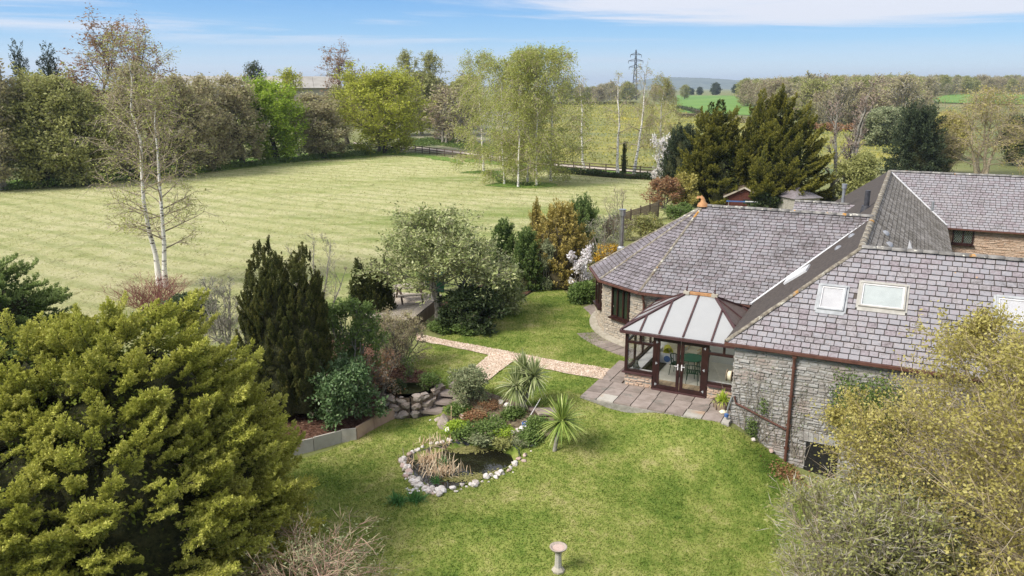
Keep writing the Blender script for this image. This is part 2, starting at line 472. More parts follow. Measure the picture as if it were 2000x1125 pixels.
def orient(d, up=(0, 0, 1), roll=0.0):
    x = Vector(d).normalized(); y = Vector(up).cross(x)
    if y.length < 1e-3: y = Vector((0, 1, 0))
    y.normalize(); z = x.cross(y)
    return Matrix((x, y, z)).transposed().to_4x4() @ Matrix.Rotation(roll, 4, 'X')
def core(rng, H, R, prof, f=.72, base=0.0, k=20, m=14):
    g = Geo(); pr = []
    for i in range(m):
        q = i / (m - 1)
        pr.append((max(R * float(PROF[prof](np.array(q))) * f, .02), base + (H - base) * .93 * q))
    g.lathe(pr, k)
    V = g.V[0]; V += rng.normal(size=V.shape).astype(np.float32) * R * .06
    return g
# ------------------------------------------------------------------ materials
def _ramp(nt, cols, interp='LINEAR'):
    r = nt.nodes.new('ShaderNodeValToRGB'); cr = r.color_ramp; cr.interpolation = interp
    n = len(cols)
    for i, c in enumerate(cols):
        pos = i / max(n - 1, 1) if len(c) == 3 else c[3]
        e = cr.elements[i] if i < 2 else cr.elements.new(pos)
        e.position = pos; e.color = (c[0], c[1], c[2], 1)
    return r
class NT:
    def __init__(s, name):
        s.m = bpy.data.materials.new(name); s.m.use_nodes = True
        s.t = s.m.node_tree; s.t.nodes.clear()
        s.out = s.t.nodes.new('ShaderNodeOutputMaterial')
    def n(s, typ, **k):
        x = s.t.nodes.new(typ)
        for a, b in k.items(): setattr(x, a, b)
        return x
    def l(s, a, b): s.t.links.new(a, b)
    def noise(s, scale, detail=5, rough=.6, vec=None, dist=0.0, stretch=None, rot=0.0, off=0.0):
        x = s.n('ShaderNodeTexNoise'); x.inputs['Scale'].default_value = scale; x.inputs['Detail'].default_value = detail
        x.inputs['Roughness'].default_value = rough; x.inputs['Distortion'].default_value = dist
        g = s.n('ShaderNodeNewGeometry').outputs['Position'] if vec is None else vec
        if stretch or off:
            mp = s.n('ShaderNodeMapping'); mp.inputs['Scale'].default_value = stretch or (1, 1, 1); mp.inputs['Rotation'].default_value = (0, 0, rot)
            mp.inputs['Location'].default_value = (off, off * .7, off * .3)
            s.l(g, mp.inputs[0]); g = mp.outputs[0]
        s.l(g, x.inputs['Vector'])
        return x.outputs['Fac']
    def ramp(s, fac, cols, interp='LINEAR'):
        r = _ramp(s.t, cols, interp); s.l(fac, r.inputs[0]); return r.outputs[0]
    def rng(s, fac, a, b, c=0.0, d=1.0):
        r = s.n('ShaderNodeMapRange', interpolation_type='SMOOTHSTEP'); s.l(fac, r.inputs[0])
        for i, v in enumerate((a, b, c, d)): r.inputs[i + 1].default_value = v
        return r.outputs[0]
    def mix(s, f, a, b, mode='MIX'):
        x = s.n('ShaderNodeMix', data_type='RGBA', blend_type=mode)
        for v, i in ((f, 'Factor'), (a, 'A'), (b, 'B')):
            if isinstance(v, (int, float)): x.inputs[i].default_value = v
            elif isinstance(v, tuple): x.inputs[i].default_value = (v[0], v[1], v[2], 1)
            else: s.l(v, x.inputs[i])
        return x.outputs['Result']
    def math(s, op, a, b=None):
        x = s.n('ShaderNodeMath', operation=op)
        for i, v in enumerate((a, b)):
            if v is None: continue
            if isinstance(v, (int, float)): x.inputs[i].default_value = v
            else: s.l(v, x.inputs[i])
        return x.outputs[0]
    def island(s): return s.n('ShaderNodeNewGeometry').outputs['Random Per Island']
    def objrand(s): return s.n('ShaderNodeObjectInfo').outputs['Random']
    def bump(s, h, strength=.4, dist=.02):
        b = s.n('ShaderNodeBump'); b.inputs['Strength'].default_value = strength; b.inputs['Distance'].default_value = dist
        s.l(h, b.inputs['Height']); return b.outputs[0]
    def finish(s, col, rough=.85, spec=.25, metal=0.0, nrm=None, transl=0.0, tcol=None):
        p = s.n('ShaderNodeBsdfPrincipled')
        if isinstance(col, tuple): p.inputs['Base Color'].default_value = (*col[:3], 1)
        else: s.l(col, p.inputs['Base Color'])
        if isinstance(rough, (int, float)): p.inputs['Roughness'].default_value = rough
        else: s.l(rough, p.inputs['Roughness'])
        p.inputs['Specular IOR Level'].default_value = spec; p.inputs['Metallic'].default_value = metal
        if nrm is not None: s.l(nrm, p.inputs['Normal'])
        o = p.outputs[0]
        if transl:
            t = s.n('ShaderNodeBsdfTranslucent'); s.l(col if tcol is None else tcol, t.inputs[0]) if not isinstance(col, tuple) else None
            if isinstance(col, tuple): t.inputs[0].default_value = (*col, 1)
            mx = s.n('ShaderNodeMixShader'); mx.inputs[0].default_value = transl
            s.l(o, mx.inputs[1]); s.l(t.outputs[0], mx.inputs[2]); o = mx.outputs[0]
        s.l(o, s.out.inputs[0])
        return s.m
def pmat(name, cols, scale=4, rough=.85, spec=.25, bump=.3, bscale=None, island=0.0, objr=0.0, metal=0.0, bdist=.01, detail=6, patches=None):
    t = NT(name)
    f = t.noise(scale, detail)
    f = t.rng(f, .28, .72)
    if island: f = t.math('ADD', t.math('MULTIPLY', f, 1 - island), t.math('MULTIPLY', t.island(), island))
    if objr: f = t.math('ADD', t.math('MULTIPLY', f, 1 - objr), t.math('MULTIPLY', t.objrand(), objr))
    c = t.ramp(f, cols)
    for p in patches or []:      # (colour, scale, lo, hi, seed)
        c = t.mix(t.rng(t.noise(p[1], 5, .6, off=p[4]), p[2], p[3]), c, p[0])
    nr = t.bump(t.noise(bscale or scale * 5, 6), bump, bdist) if bump else None
    return t.finish(c, rough, spec, metal, nr)
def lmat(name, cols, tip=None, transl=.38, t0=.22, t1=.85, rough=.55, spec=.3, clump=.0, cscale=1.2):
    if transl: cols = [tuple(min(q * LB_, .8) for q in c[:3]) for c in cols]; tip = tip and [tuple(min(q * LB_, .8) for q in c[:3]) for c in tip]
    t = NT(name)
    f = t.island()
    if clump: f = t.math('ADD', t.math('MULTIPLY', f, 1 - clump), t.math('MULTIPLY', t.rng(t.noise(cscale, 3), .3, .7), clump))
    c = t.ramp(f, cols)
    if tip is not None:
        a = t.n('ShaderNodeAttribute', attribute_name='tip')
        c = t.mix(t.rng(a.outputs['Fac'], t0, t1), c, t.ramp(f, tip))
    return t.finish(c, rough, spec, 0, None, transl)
M = {}
LB_ = 1.4
M['bark'] = pmat('bark', [(.10, .085, .065), (.19, .165, .13), (.26, .235, .19)], 6)
M['bark_grey'] = pmat('bark_grey', [(.16, .145, .12), (.27, .25, .21), (.36, .335, .285)], 6)
M['bark_dark'] = pmat('bark_dark', [(.05, .042, .034), (.10, .085, .068)], 6)
M['bark_tan'] = pmat('bark_tan', [(.26, .21, .14), (.40, .33, .23), (.48, .42, .31)], 7)
M['bark_pink'] = pmat('bark_pink', [(.30, .17, .12), (.42, .27, .20), (.46, .38, .29)], 7)
M['bark_red'] = pmat('bark_red', [(.20, .08, .06), (.30, .14, .11)], 7)
t = NT('bark_birch')
c = t.mix(t.rng(t.noise(2.2, 4, .7, stretch=(1, 1, 5)), .54, .60), t.ramp(t.noise(9, 4), [(.62, .58, .52), (.80, .77, .72)]), (.06, .05, .045))
M['bark_birch'] = t.finish(c, .8, .2, 0, t.bump(t.noise(20), .3, .01))
M['twig_brown'] = lmat('twig_brown', [(.23, .185, .135), (.36, .295, .22), (.44, .375, .29)], transl=0, rough=.9, spec=.1)
M['twig_grey'] = lmat('twig_grey', [(.19, .17, .14), (.31, .285, .235), (.40, .365, .30)], transl=0, rough=.9, spec=.1)
M['twig_tan'] = lmat('twig_tan', [(.24, .19, .12), (.38, .31, .20)], transl=0, rough=.9, spec=.1)
M['twig_red'] = lmat('twig_red', [(.19, .10, .08), (.29, .17, .13)], transl=0, rough=.9, spec=.1)
M['leaf_olive'] = lmat('leaf_olive', [(.15, .16, .05), (.24, .245, .085), (.33, .33, .13)], clump=.3)
M['leaf_fresh'] = lmat('leaf_fresh', [(.13, .20, .018), (.23, .32, .03), (.34, .42, .06)], clump=.3)
M['leaf_yellow'] = lmat('leaf_yellow', [(.17, .19, .022), (.29, .31, .04), (.41, .42, .07)], clump=.3)
M['leaf_birch'] = lmat('leaf_birch', [(.17, .19, .045), (.27, .29, .075), (.37, .39, .12)], clump=.3)
M['leaf_brown'] = lmat('leaf_brown', [(.20, .17, .10), (.29, .255, .15), (.29, .30, .12)], clump=.3)
M['leaf_dark'] = lmat('leaf_dark', [(.022, .035, .014), (.042, .062, .022), (.07, .095, .035)], clump=.2)
M['leaf_green'] = lmat('leaf_green', [(.06, .095, .022), (.11, .165, .04), (.18, .235, .075)], clump=.3)
M['leaf_sage'] = lmat('leaf_sage', [(.10, .125, .06), (.19, .215, .11), (.33, .34, .20)], clump=.2)
M['leaf_magnolia'] = lmat('leaf_magnolia', [(.10, .13, .04), (.22, .25, .09), (.42, .42, .23)], clump=.25, transl=.2, rough=.4)
M['leaf_camellia'] = lmat('leaf_camellia', [(.035, .07, .022), (.075, .125, .045), (.14, .20, .09)], clump=.2, transl=.15, rough=.35)
M['leaf_bronze'] = lmat('leaf_bronze', [(.20, .175, .045), (.32, .285, .08), (.43, .39, .15)], clump=.3)
M['leaf_gold'] = lmat('leaf_gold', [(.42, .26, .03), (.60, .40, .06)], transl=.25)
M['leaf_white'] = lmat('leaf_white', [(.60, .52, .53), (.80, .76, .76)], transl=.3)
M['leaf_rust'] = lmat('leaf_rust', [(.16, .075, .04), (.26, .14, .07), (.22, .17, .09)])
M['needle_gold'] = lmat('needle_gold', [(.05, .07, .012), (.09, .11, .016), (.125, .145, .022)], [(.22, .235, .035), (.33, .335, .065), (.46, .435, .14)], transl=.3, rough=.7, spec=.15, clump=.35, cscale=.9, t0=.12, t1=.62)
M['needle_olive'] = lmat('needle_olive', [(.022, .032, .008), (.042, .052, .010), (.065, .075, .014)], [(.095, .10, .018), (.16, .15, .025), (.23, .205, .042)], transl=.2, rough=.7, spec=.15, clump=.3)
M['needle_yew'] = lmat('needle_yew', [(.018, .025, .009), (.032, .044, .013), (.05, .064, .018)], [(.055, .065, .018), (.09, .095, .025), (.15, .125, .035)], transl=.12, rough=.7, spec=.12, clump=.3)
M['needle_green'] = lmat('needle_green', [(.035, .065, .018), (.06, .10, .025), (.085, .13, .035)], [(.14, .19, .05), (.20, .255, .075), (.27, .32, .12)], transl=.2, rough=.6, spec=.2, clump=.3)
M['needle_cream'] = lmat('needle_cream', [(.14, .115, .025), (.22, .18, .04)], [(.36, .27, .075), (.48, .38, .13), (.58, .47, .20)], transl=.2, rough=.7, spec=.15, clump=.3)
M['needle_dark'] = lmat('needle_dark', [(.016, .024, .014), (.028, .04, .022), (.045, .058, .03)], [(.04, .055, .028), (.07, .085, .04)], transl=.1, rough=.7, spec=.12)
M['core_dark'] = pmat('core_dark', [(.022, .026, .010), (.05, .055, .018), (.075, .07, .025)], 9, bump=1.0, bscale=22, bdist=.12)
M['core_brown'] = pmat('core_brown', [(.05, .04, .02), (.085, .07, .035)], 5, bump=.5)
# ground covers
t = NT('meadow_grass')
a = t.noise(.05, 4, .6); b = t.noise(1.1, 7, .75, stretch=(1, .16, 1), rot=.5); d = t.noise(3.2, 7, .85)
e = t.noise(.34, 5, .65, stretch=(.12, 1, 1), rot=-.22); h = t.noise(1.6, 6, .8, off=6, stretch=(.5, 1, 1))
f = t.math('ADD', t.math('ADD', t.math('MULTIPLY', a, .24), t.math('MULTIPLY', b, .26)), t.math('ADD', t.math('ADD', t.math('MULTIPLY', d, .30), t.math('MULTIPLY', h, .22)), t.math('MULTIPLY', e, .26)))
c = t.ramp(f, [(.18, .21, .055, .47), (.33, .36, .13, .545), (.47, .47, .22, .62), (.60, .56, .33, .73)])
wv = t.n('ShaderNodeTexWave', wave_type='BANDS', bands_direction='X'); wv.inputs['Scale'].default_value = .13; wv.inputs['Distortion'].default_value = 9.0; wv.inputs['Detail'].default_value = 3; wv.inputs['Detail Scale'].default_value = .35
mp_ = t.n('ShaderNodeMapping'); mp_.inputs['Rotation'].default_value = (0, 0, -.95); t.l(t.n('ShaderNodeNewGeometry').outputs['Position'], mp_.inputs[0]); t.l(mp_.outputs[0], wv.inputs['Vector'])
c = t.mix(t.math('MULTIPLY', t.rng(wv.outputs['Fac'], .55, .95), .32), c, (.20, .26, .07))
c = t.mix(t.math('MULTIPLY', t.rng(t.noise(2.0, 7, .85, stretch=(1, .4, 1), rot=.5, off=4), .57, .64), .9), c, (.16, .15, .065))
c = t.mix(t.math('MULTIPLY', t.rng(t.noise(.11, 5, .65, stretch=(.35, 1, 1), rot=-.3, off=9), .52, .66), .65), c, (.17, .25, .045))
c = t.mix(t.math('MULTIPLY', t.rng(t.noise(.75, 8, .9, stretch=(1, .3, 1), rot=.5, off=14), .56, .62), .6), c, (.17, .165, .07))
M['meadow'] = t.finish(c, .95, .1, 0, t.bump(t.noise(2.5, 8, .85), 1.0, .25))
t = NT('lawn_grass')
f = t.math('ADD', t.math('MULTIPLY', t.noise(.45, 6, .75), .7), t.math('MULTIPLY', t.noise(4, 5, .7), .3))
c = t.ramp(f, [(.08, .13, .022, .36), (.14, .19, .036, .45), (.24, .265, .07, .54), (.38, .34, .16, .66)])
M['lawn'] = t.finish(c, .95, .1, 0, t.bump(t.noise(25, 6, .8), .7, .03))
t = NT('grass_blade')
f = t.math('ADD', t.math('MULTIPLY', t.noise(.45, 6, .75), .68), t.math('ADD', t.math('MULTIPLY', t.noise(4, 5, .7), .22), t.math('MULTIPLY', t.island(), .10)))
c = t.ramp(f, [(.085, .15, .022, .36), (.155, .23, .036, .45), (.265, .312, .07, .53), (.42, .385, .17, .655)])
M['blade'] = t.finish(c, .7, .2, 0, None, .3)
M['long_grass'] = pmat('long_grass', [(.075, .16, .02), (.13, .22, .03), (.20, .28, .06)], .8, bump=.8, bscale=6, bdist=.2)
M['mulch'] = pmat('mulch', [(.045, .022, .014), (.10, .048, .030), (.17, .10, .07)], 9, bump=1.0, bscale=30, bdist=.04)
M['soil'] = pmat('soil', [(.07, .055, .035), (.14, .11, .07), (.20, .165, .11)], 5, bump=.8, bscale=25, bdist=.03)
M['chip'] = lmat('bark_chip', [(.05, .022, .014), (.13, .06, .036), (.26, .17, .12)], transl=0, rough=.9, spec=.1)
M['gravel'] = pmat('gravel', [(.32, .24, .17), (.52, .42, .32), (.68, .60, .50)], 26, bump=.9, bscale=45, bdist=.02)
M['pebble'] = pmat('pebble', [(.30, .20, .14), (.54, .41, .31), (.78, .68, .58)], 3, island=.85, bump=0)
M['track'] = pmat('track', [(.46, .38, .31), (.62, .54, .46)], 1.5, bump=.3)
M['asphalt'] = pmat('asphalt', [(.12, .12, .12), (.2, .2, .2)], 2, bump=.3)
M['rape_field'] = pmat('rape_field', [(.125, .15, .05), (.22, .215, .065), (.34, .30, .07)], .06, bump=.8, bscale=1.5, bdist=.3, patches=[((.12, .16, .08), .03, .55, .68, 3.0), ((.40, .33, .03), .05, .58, .68, 9.0)])
M['green_field'] = pmat('green_field', [(.10, .20, .035), (.15, .26, .05)], .02, bump=.3, bscale=2)
M['straw_field'] = pmat('straw_field', [(.32, .27, .15), (.40, .34, .2)], .02, bump=0)
M['far_hill'] = pmat('far_hill', [(.03, .05, .05), (.06, .09, .06), (.12, .14, .10), (.05, .08, .06)], .006, bump=0, detail=8)
M['land'] = pmat('land', [(.11, .125, .045), (.17, .185, .065), (.21, .20, .10)], .03, bump=.6, bscale=1.2, bdist=.2)
M['embank'] = pmat('embank', [(.10, .15, .06), (.24, .24, .15), (.36, .31, .22)], .5, bump=1, bscale=4, bdist=.3)
# masonry, slate, wood
def slatemat(name, cols, dirt, dirt_lo, dirt_hi, lichen=.62, white=.0, rough=.55):
    t = NT(name)
    r = t.math('FRACT', t.math('ADD', t.island(), t.math('MULTIPLY', t.objrand(), 7.31)))
    f = t.math('ADD', t.math('MULTIPLY', r, .62), t.math('MULTIPLY', t.rng(t.noise(14, 5, .7), .3, .7), .38))
    c = t.ramp(f, cols)
    c = t.mix(t.math('MULTIPLY', t.math('MULTIPLY', t.rng(t.noise(.8, 8, .85), dirt_lo, dirt_hi), t.rng(t.noise(7, 6, .85, off=3), .38, .56)), .9), c, dirt)
    c = t.mix(t.rng(t.noise(1.0, 7, .75, off=11), lichen, lichen + .03), c, t.ramp(t.noise(20), [(.42, .20, .035), (.58, .34, .10)]))
    if white: c = t.mix(t.rng(t.noise(9, 4, .8, off=5), white, white + .05), c, (.50, .49, .44))
    return t.finish(c, rough, .35, 0, t.bump(t.noise(22, 6, .7), .35, .008))
LIL = [(.125, .108, .115), (.195, .167, .178), (.25, .217, .232), (.27, .252, .268), (.222, .222, .24), (.32, .293, .304), (.175, .157, .16), (.385, .38, .375)]
M['slate_lilac'] = slatemat('slate_lilac', LIL, (.085, .072, .068), .50, .66, .665, .72)
M['slate_worn'] = slatemat('slate_worn', [(c[0] * .92, c[1] * .92, c[2] * .92) for c in LIL], (.075, .063, .060), .41, .64, .705, .68)
M['slate_facet'] = slatemat('slate_facet', [(.13, .115, .125), (.19, .165, .18), (.25, .225, .245), (.16, .15, .165)], (.085, .075, .07), .40, .62, .75, .70)
M['slate_moss'] = slatemat('slate_moss', [(.07, .062, .05), (.19, .17, .15), (.33, .305, .28), (.12, .105, .085), (.16, .145, .12)], (.075, .065, .045), .40, .60, .68, .62, .85)
M['roof_deck'] = pmat('roof_deck', [(.045, .038, .036), (.09, .075, .065)], 8, bump=.3)
M['ridge_tile'] = pmat('ridge_tile', [(.11, .105, .10), (.19, .18, .17), (.27, .26, .245)], 5, objr=.3, patches=[((.48, .24, .05), 1.6, .60, .66, 2.0), ((.55, .53, .46), 6, .60, .66, 7.0)])
M['ridge_mortar'] = pmat('ridge_mortar', [(.13, .11, .085), (.22, .19, .15), (.34, .31, .25)], 7, bump=.9, bscale=16, bdist=.05, patches=[((.42, .22, .06), 1.1, .62, .68, 2.0), ((.50, .48, .40), 4, .60, .64, 5.0)])
M['terracotta'] = pmat('terracotta', [(.34, .16, .07), (.47, .27, .13)], 7)
def stonemat(name, cols, red=.0):
    t = NT(name)
    r = t.math('FRACT', t.math('ADD', t.island(), t.math('MULTIPLY', t.objrand(), 5.77)))
    f = t.math('ADD', t.math('MULTIPLY', r, .6), t.math('MULTIPLY', t.rng(t.noise(7, 6, .7), .3, .7), .4))
    c = t.ramp(f, cols)
    c = t.mix(t.rng(t.noise(3, 6, .75, off=2), .60, .70), c, (.52, .50, .46))
    if red: c = t.mix(t.math('MULTIPLY', t.rng(t.noise(.9, 5, .7, off=8), .5, .66), red), c, (.36, .20, .14))
    return t.finish(c, .9, .2, 0, t.bump(t.noise(18, 7, .75), .8, .03))
M['stone'] = stonemat('stone', [(.22, .21, .20), (.31, .30, .285), (.28, .255, .24), (.40, .39, .375), (.34, .335, .325), (.26, .235, .22)], .30)
M['stone_buff'] = stonemat('stone_buff', [(.24, .20, .15), (.38, .32, .245), (.33, .29, .24), (.46, .40, .32), (.30, .25, .20)], .2)
M['stone_red'] = stonemat('stone_red', [(.36, .23, .16), (.46, .33, .24), (.52, .40, .31), (.40, .28, .20)], .3)
M['mortar'] = pmat('mortar', [(.21, .195, .17), (.34, .32, .285)], 6, bump=.6, bscale=25, bdist=.03)
M['mortar_brown'] = pmat('mortar_brown', [(.24, .17, .12), (.38, .29, .22)], 6, bump=.6, bscale=25, bdist=.03)
M['rock'] = pmat('rock', [(.20, .155, .125), (.33, .27, .225), (.42, .365, .32)], 3, island=.3, objr=.3, bump=.8, bscale=10, bdist=.05)
M['white_stone'] = pmat('white_stone', [(.34, .28, .25), (.54, .49, .45), (.68, .645, .615), (.52, .40, .34)], 5, objr=.45, bump=.9, bscale=14, bdist=.03, rough=.85, patches=[((.20, .19, .11), 3.5, .56, .68, 4.0), ((.30, .25, .20), 8, .58, .66, 9.0)])
M['pink_stone'] = pmat('pink_stone', [(.38, .26, .22), (.55, .43, .38)], 5, objr=.4, bump=.7, bscale=14, bdist=.03)
M['concrete'] = pmat('concrete', [(.29, .265, .225), (.40, .375, .33), (.46, .44, .40)], 3, objr=.5, bump=.5, bscale=22, patches=[((.37, .25, .17), .7, .56, .70, 4.0)])
M['concrete_pink'] = pmat('concrete_pink', [(.34, .225, .16), (.42, .30, .22)], 3, bump=.5, bscale=22)
M['paving'] = pmat('paving', [(.17, .14, .12), (.255, .21, .185), (.34, .285, .255)], 2.5, objr=.45, bump=.5, bscale=25, patches=[((.15, .15, .13), 1.4, .58, .72, 3.0)])
M['kerb'] = pmat('kerb', [(.30, .27, .21), (.46, .42, .35)], 4, bump=.5)
M['plaster'] = pmat('plaster', [(.68, .66, .60), (.78, .76, .70)], 3, bump=.2)
M['frame_brown'] = pmat('frame_brown', [(.020, .007, .006), (.034, .012, .010)], 4, rough=.4, spec=.4, bump=.05)
M['frame_mauve'] = pmat('frame_mauve', [(.055, .024, .024), (.085, .042, .041)], 4, rough=.4, spec=.4, bump=.05)
M['gutter'] = pmat('gutter', [(.085, .036, .026), (.13, .06, .045)], 4, rough=.45, spec=.4, bump=.05)
M['white_trim'] = pmat('white_trim', [(.62, .60, .60), (.74, .72, .72)], 4, rough=.5, bump=.05)
M['metal_grey'] = pmat('metal_grey', [(.30, .31, .33), (.42, .43, .45)], 6, rough=.45, spec=.5, metal=.6, bump=.05)
M['steel'] = pmat('steel', [(.42, .40, .38), (.60, .58, .56)], 6, rough=.3, spec=.5, metal=.9, bump=.05)
M['metal_dark'] = pmat('metal_dark', [(.03, .03, .036), (.06, .06, .07)], 6, rough=.5, spec=.4, bump=.05)
M['lead'] = pmat('lead', [(.46, .47, .49), (.62, .62, .63)], 4, rough=.55, bump=.2)
M['wood_grey'] = pmat('wood_grey', [(.34, .29, .23), (.50, .44, .37)], 5, objr=.5, bump=.4, bscale=20)
M['wood_brown'] = pmat('wood_brown', [(.21, .16, .105), (.32, .25, .175)], 5, objr=.5, bump=.4, bscale=20)
M['wood_fence'] = pmat('wood_fence', [(.075, .055, .042), (.14, .105, .08)], 5, objr=.4, bump=.4, bscale=20)
M['wood_shed'] = pmat('wood_shed', [(.075, .025, .018), (.12, .042, .03)], 5, objr=.4, bump=.3)
M['wood_deck'] = pmat('wood_deck', [(.44, .31, .19), (.58, .44, .29)], 5, objr=.5, bump=.3)
M['wood_pale'] = pmat('wood_pale', [(.50, .36, .20), (.62, .48, .30)], 5, bump=.2)
M['canvas'] = pmat('canvas', [(.66, .60, .44), (.76, .70, .55)], 9, bump=.2)
M['green_paint'] = pmat('green_paint', [(.006, .115, .06), (.010, .15, .08)], 3, rough=.4, bump=.05)
M['green_dark'] = pmat('green_dark', [(.010, .045, .028), (.018, .065, .04)], 3, rough=.45, bump=.05)
M['bin_green'] = pmat('bin_green', [(.012, .07, .03), (.02, .10, .045)], 3, rough=.5, bump=.05)
M['black'] = pmat('black', [(.012, .012, .012), (.022, .022, .022)], 5, rough=.5, bump=.05)
M['mat_dark'] = pmat('mat_dark', [(.045, .036, .026), (.08, .066, .05)], 30, bump=.3)
M['cream_floor'] = pmat('cream_floor', [(.64, .60, .51), (.74, .70, .61)], 3, bump=.1)
M['yellow'] = pmat('yellow', [(.62, .58, .05), (.72, .68, .12)], 3, bump=.05)
M['blue'] = pmat('blue', [(.05, .10, .26), (.08, .16, .36)], 3, rough=.5, bump=.05)
M['blind'] = pmat('blind', [(.46, .44, .475), (.52, .50, .535)], 3, rough=.4, bump=.0)
M['blind_grey'] = pmat('blind_grey', [(.40, .42, .435), (.46, .48, .495)], 3, rough=.3, bump=.0)
M['fur'] = pmat('fur', [(.07, .07, .065), (.17, .165, .155)], 16, bump=.3)
M['poly_roof'] = (lambda t: t.finish(t.ramp(t.noise(2.5), [(.58, .59, .60), (.66, .67, .68)]), .3, .5, 0, None, .5))(NT('polycarbonate'))
M['poly_brown'] = pmat('poly_brown', [(.07, .05, .04), (.14, .10, .085)], 12, rough=.35, spec=.5, bump=.1)  # dark brown reflection put into the pane colour
def glassmat(name, tint, refl):
    t = NT(name)
    tr = t.n('ShaderNodeBsdfTransparent'); tr.inputs[0].default_value = (*tint, 1)
    gl = t.n('ShaderNodeBsdfGlossy'); gl.inputs['Roughness'].default_value = .02
    fr = t.n('ShaderNodeFresnel'); fr.inputs[0].default_value = 1.5
    mx = t.n('ShaderNodeMixShader'); t.l(t.math('MULTIPLY', fr.outputs[0], refl), mx.inputs[0])
    t.l(tr.outputs[0], mx.inputs[1]); t.l(gl.outputs[0], mx.inputs[2]); t.l(mx.outputs[0], t.out.inputs[0])
    return t.m
M['poly_clear'] = glassmat('poly_clear', (.97, .97, .97), .3)
M['glass'] = glassmat('glass', (.97, .98, .97), .55)
t = NT('dark_glass')
M['dark_glass'] = t.finish(t.ramp(t.noise(1.5), [(.010, .014, .010), (.035, .05, .03)]), .05, .9)
t = NT('pond_water')
M['water'] = t.finish(t.ramp(t.noise(1.6, 5, .6), [(.006, .006, .004), (.018, .018, .010)]), .03, .6, 0, t.bump(t.noise(4, 3), .05, .01))
M['algae'] = lmat('algae', [(.13, .13, .035), (.22, .21, .07), (.28, .26, .11)], transl=0, rough=.9)
M['liner'] = pmat('liner', [(.015, .018, .024), (.04, .045, .06)], 5, rough=.35, spec=.5, bump=.2)
M['white_paint'] = pmat('white_paint', [(.72, .72, .72), (.8, .8, .8)], 3, rough=.4, bump=.05)
M['car_dark'] = pmat('car_dark', [(.035, .04, .05), (.05, .055, .07)], 3, rough=.25, spec=.6, bump=.0)
M['barn_roof'] = pmat('barn_roof', [(.26, .245, .22), (.36, .345, .32)], .4, bump=.2)
M['barn_wall'] = pmat('barn_wall', [(.30, .27, .20), (.38, .35, .27)], .4, bump=.2)
M['tarp'] = pmat('tarp', [(.02, .18, .09), (.04, .24, .12)], 2, rough=.5)
M['reed'] = lmat('reed', [(.36, .25, .15), (.52, .39, .26), (.64, .52, .38)], transl=.2, rough=.8)
M['cordyline'] = lmat('cordyline', [(.10, .13, .045), (.21, .245, .10), (.40, .41, .23)], transl=.2, rough=.4)
M['cordyline2'] = lmat('cordyline2', [(.10, .155, .03), (.20, .26, .055), (.34, .38, .12)], transl=.2, rough=.4)
M['lily'] = lmat('lily', [(.22, .32, .03), (.36, .42, .06), (.46, .50, .13)], transl=.25)
M['daff'] = lmat('daff', [(.04, .12, .03), (.08, .19, .05)], transl=.2)

M['stubble'] = lmat('stubble', [(.15, .18, .04), (.27, .26, .10), (.40, .35, .18)], transl=.3, clump=.4, cscale=.6)

M['roof_frame'] = pmat('roof_frame', [(.27, .28, .29), (.38, .39, .40)], 4, rough=.45, spec=.4, bump=.05)
M['roof_frame_tan'] = pmat('roof_frame_tan', [(.30, .285, .255), (.40, .385, .35)], 4, rough=.45, spec=.4, bump=.05)
t = NT('haze')
pv_ = t.n('ShaderNodeVolumePrincipled'); pv_.inputs['Color'].default_value = (.70, .83, 1.0, 1); pv_.inputs['Density'].default_value = 1.5e-4; pv_.inputs['Anisotropy'].default_value = .2
t.l(pv_.outputs[0], t.out.inputs['Volume']); M['haze'] = t.m

M['rape_leaf'] = lmat('rape_leaf', [(.11, .135, .035), (.20, .20, .045), (.33, .29, .045)], transl=.2, clump=.4, cscale=.15)
M['twig_wine'] = lmat('twig_wine', [(.22, .15, .12), (.33, .245, .20), (.41, .325, .27)], transl=0, rough=.9, spec=.1)
# ------------------------------------------------------------------ the ground and its covers
def axis(lo, hi, segs):
    out = []
    for a, b, st in segs: out += list(np.arange(a, b, st))
    return np.unique(np.round(np.array(out + [hi]), 4))
def geom(a, b, r=1.12, st=.8):
    o = []; x = a
    while x < b: o.append(x); x += st; st *= r
    return o
xs = np.unique(np.round(np.concatenate([-np.array(geom(26, 9000)), np.arange(-26, -12, .4), np.arange(-12, 14, .32), np.arange(14, 30, .4), np.array(geom(30, 9000))]), 3))
ys = np.unique(np.round(np.concatenate([np.array([-400, -150, -60, -20, -5]), np.arange(4, 14, .4), np.arange(14, 34, .32), np.arange(34, 44, .4), np.array(geom(44, 12000, 1.05, .8))]), 3))
XX, YY = np.meshgrid(xs, ys)
ZZ = gza(XX.ravel(), YY.ravel())
g = Geo()
nx, ny = len(xs), len(ys)
ii = (np.arange(ny - 1)[:, None] * nx + np.arange(nx - 1)[None]).ravel()
g.add(np.stack([XX.ravel(), YY.ravel(), ZZ], 1), np.stack([ii, ii + 1, ii + nx + 1, ii + nx], 1))
link('ground', g.mesh('ground', M['land'], True), kind='structure')

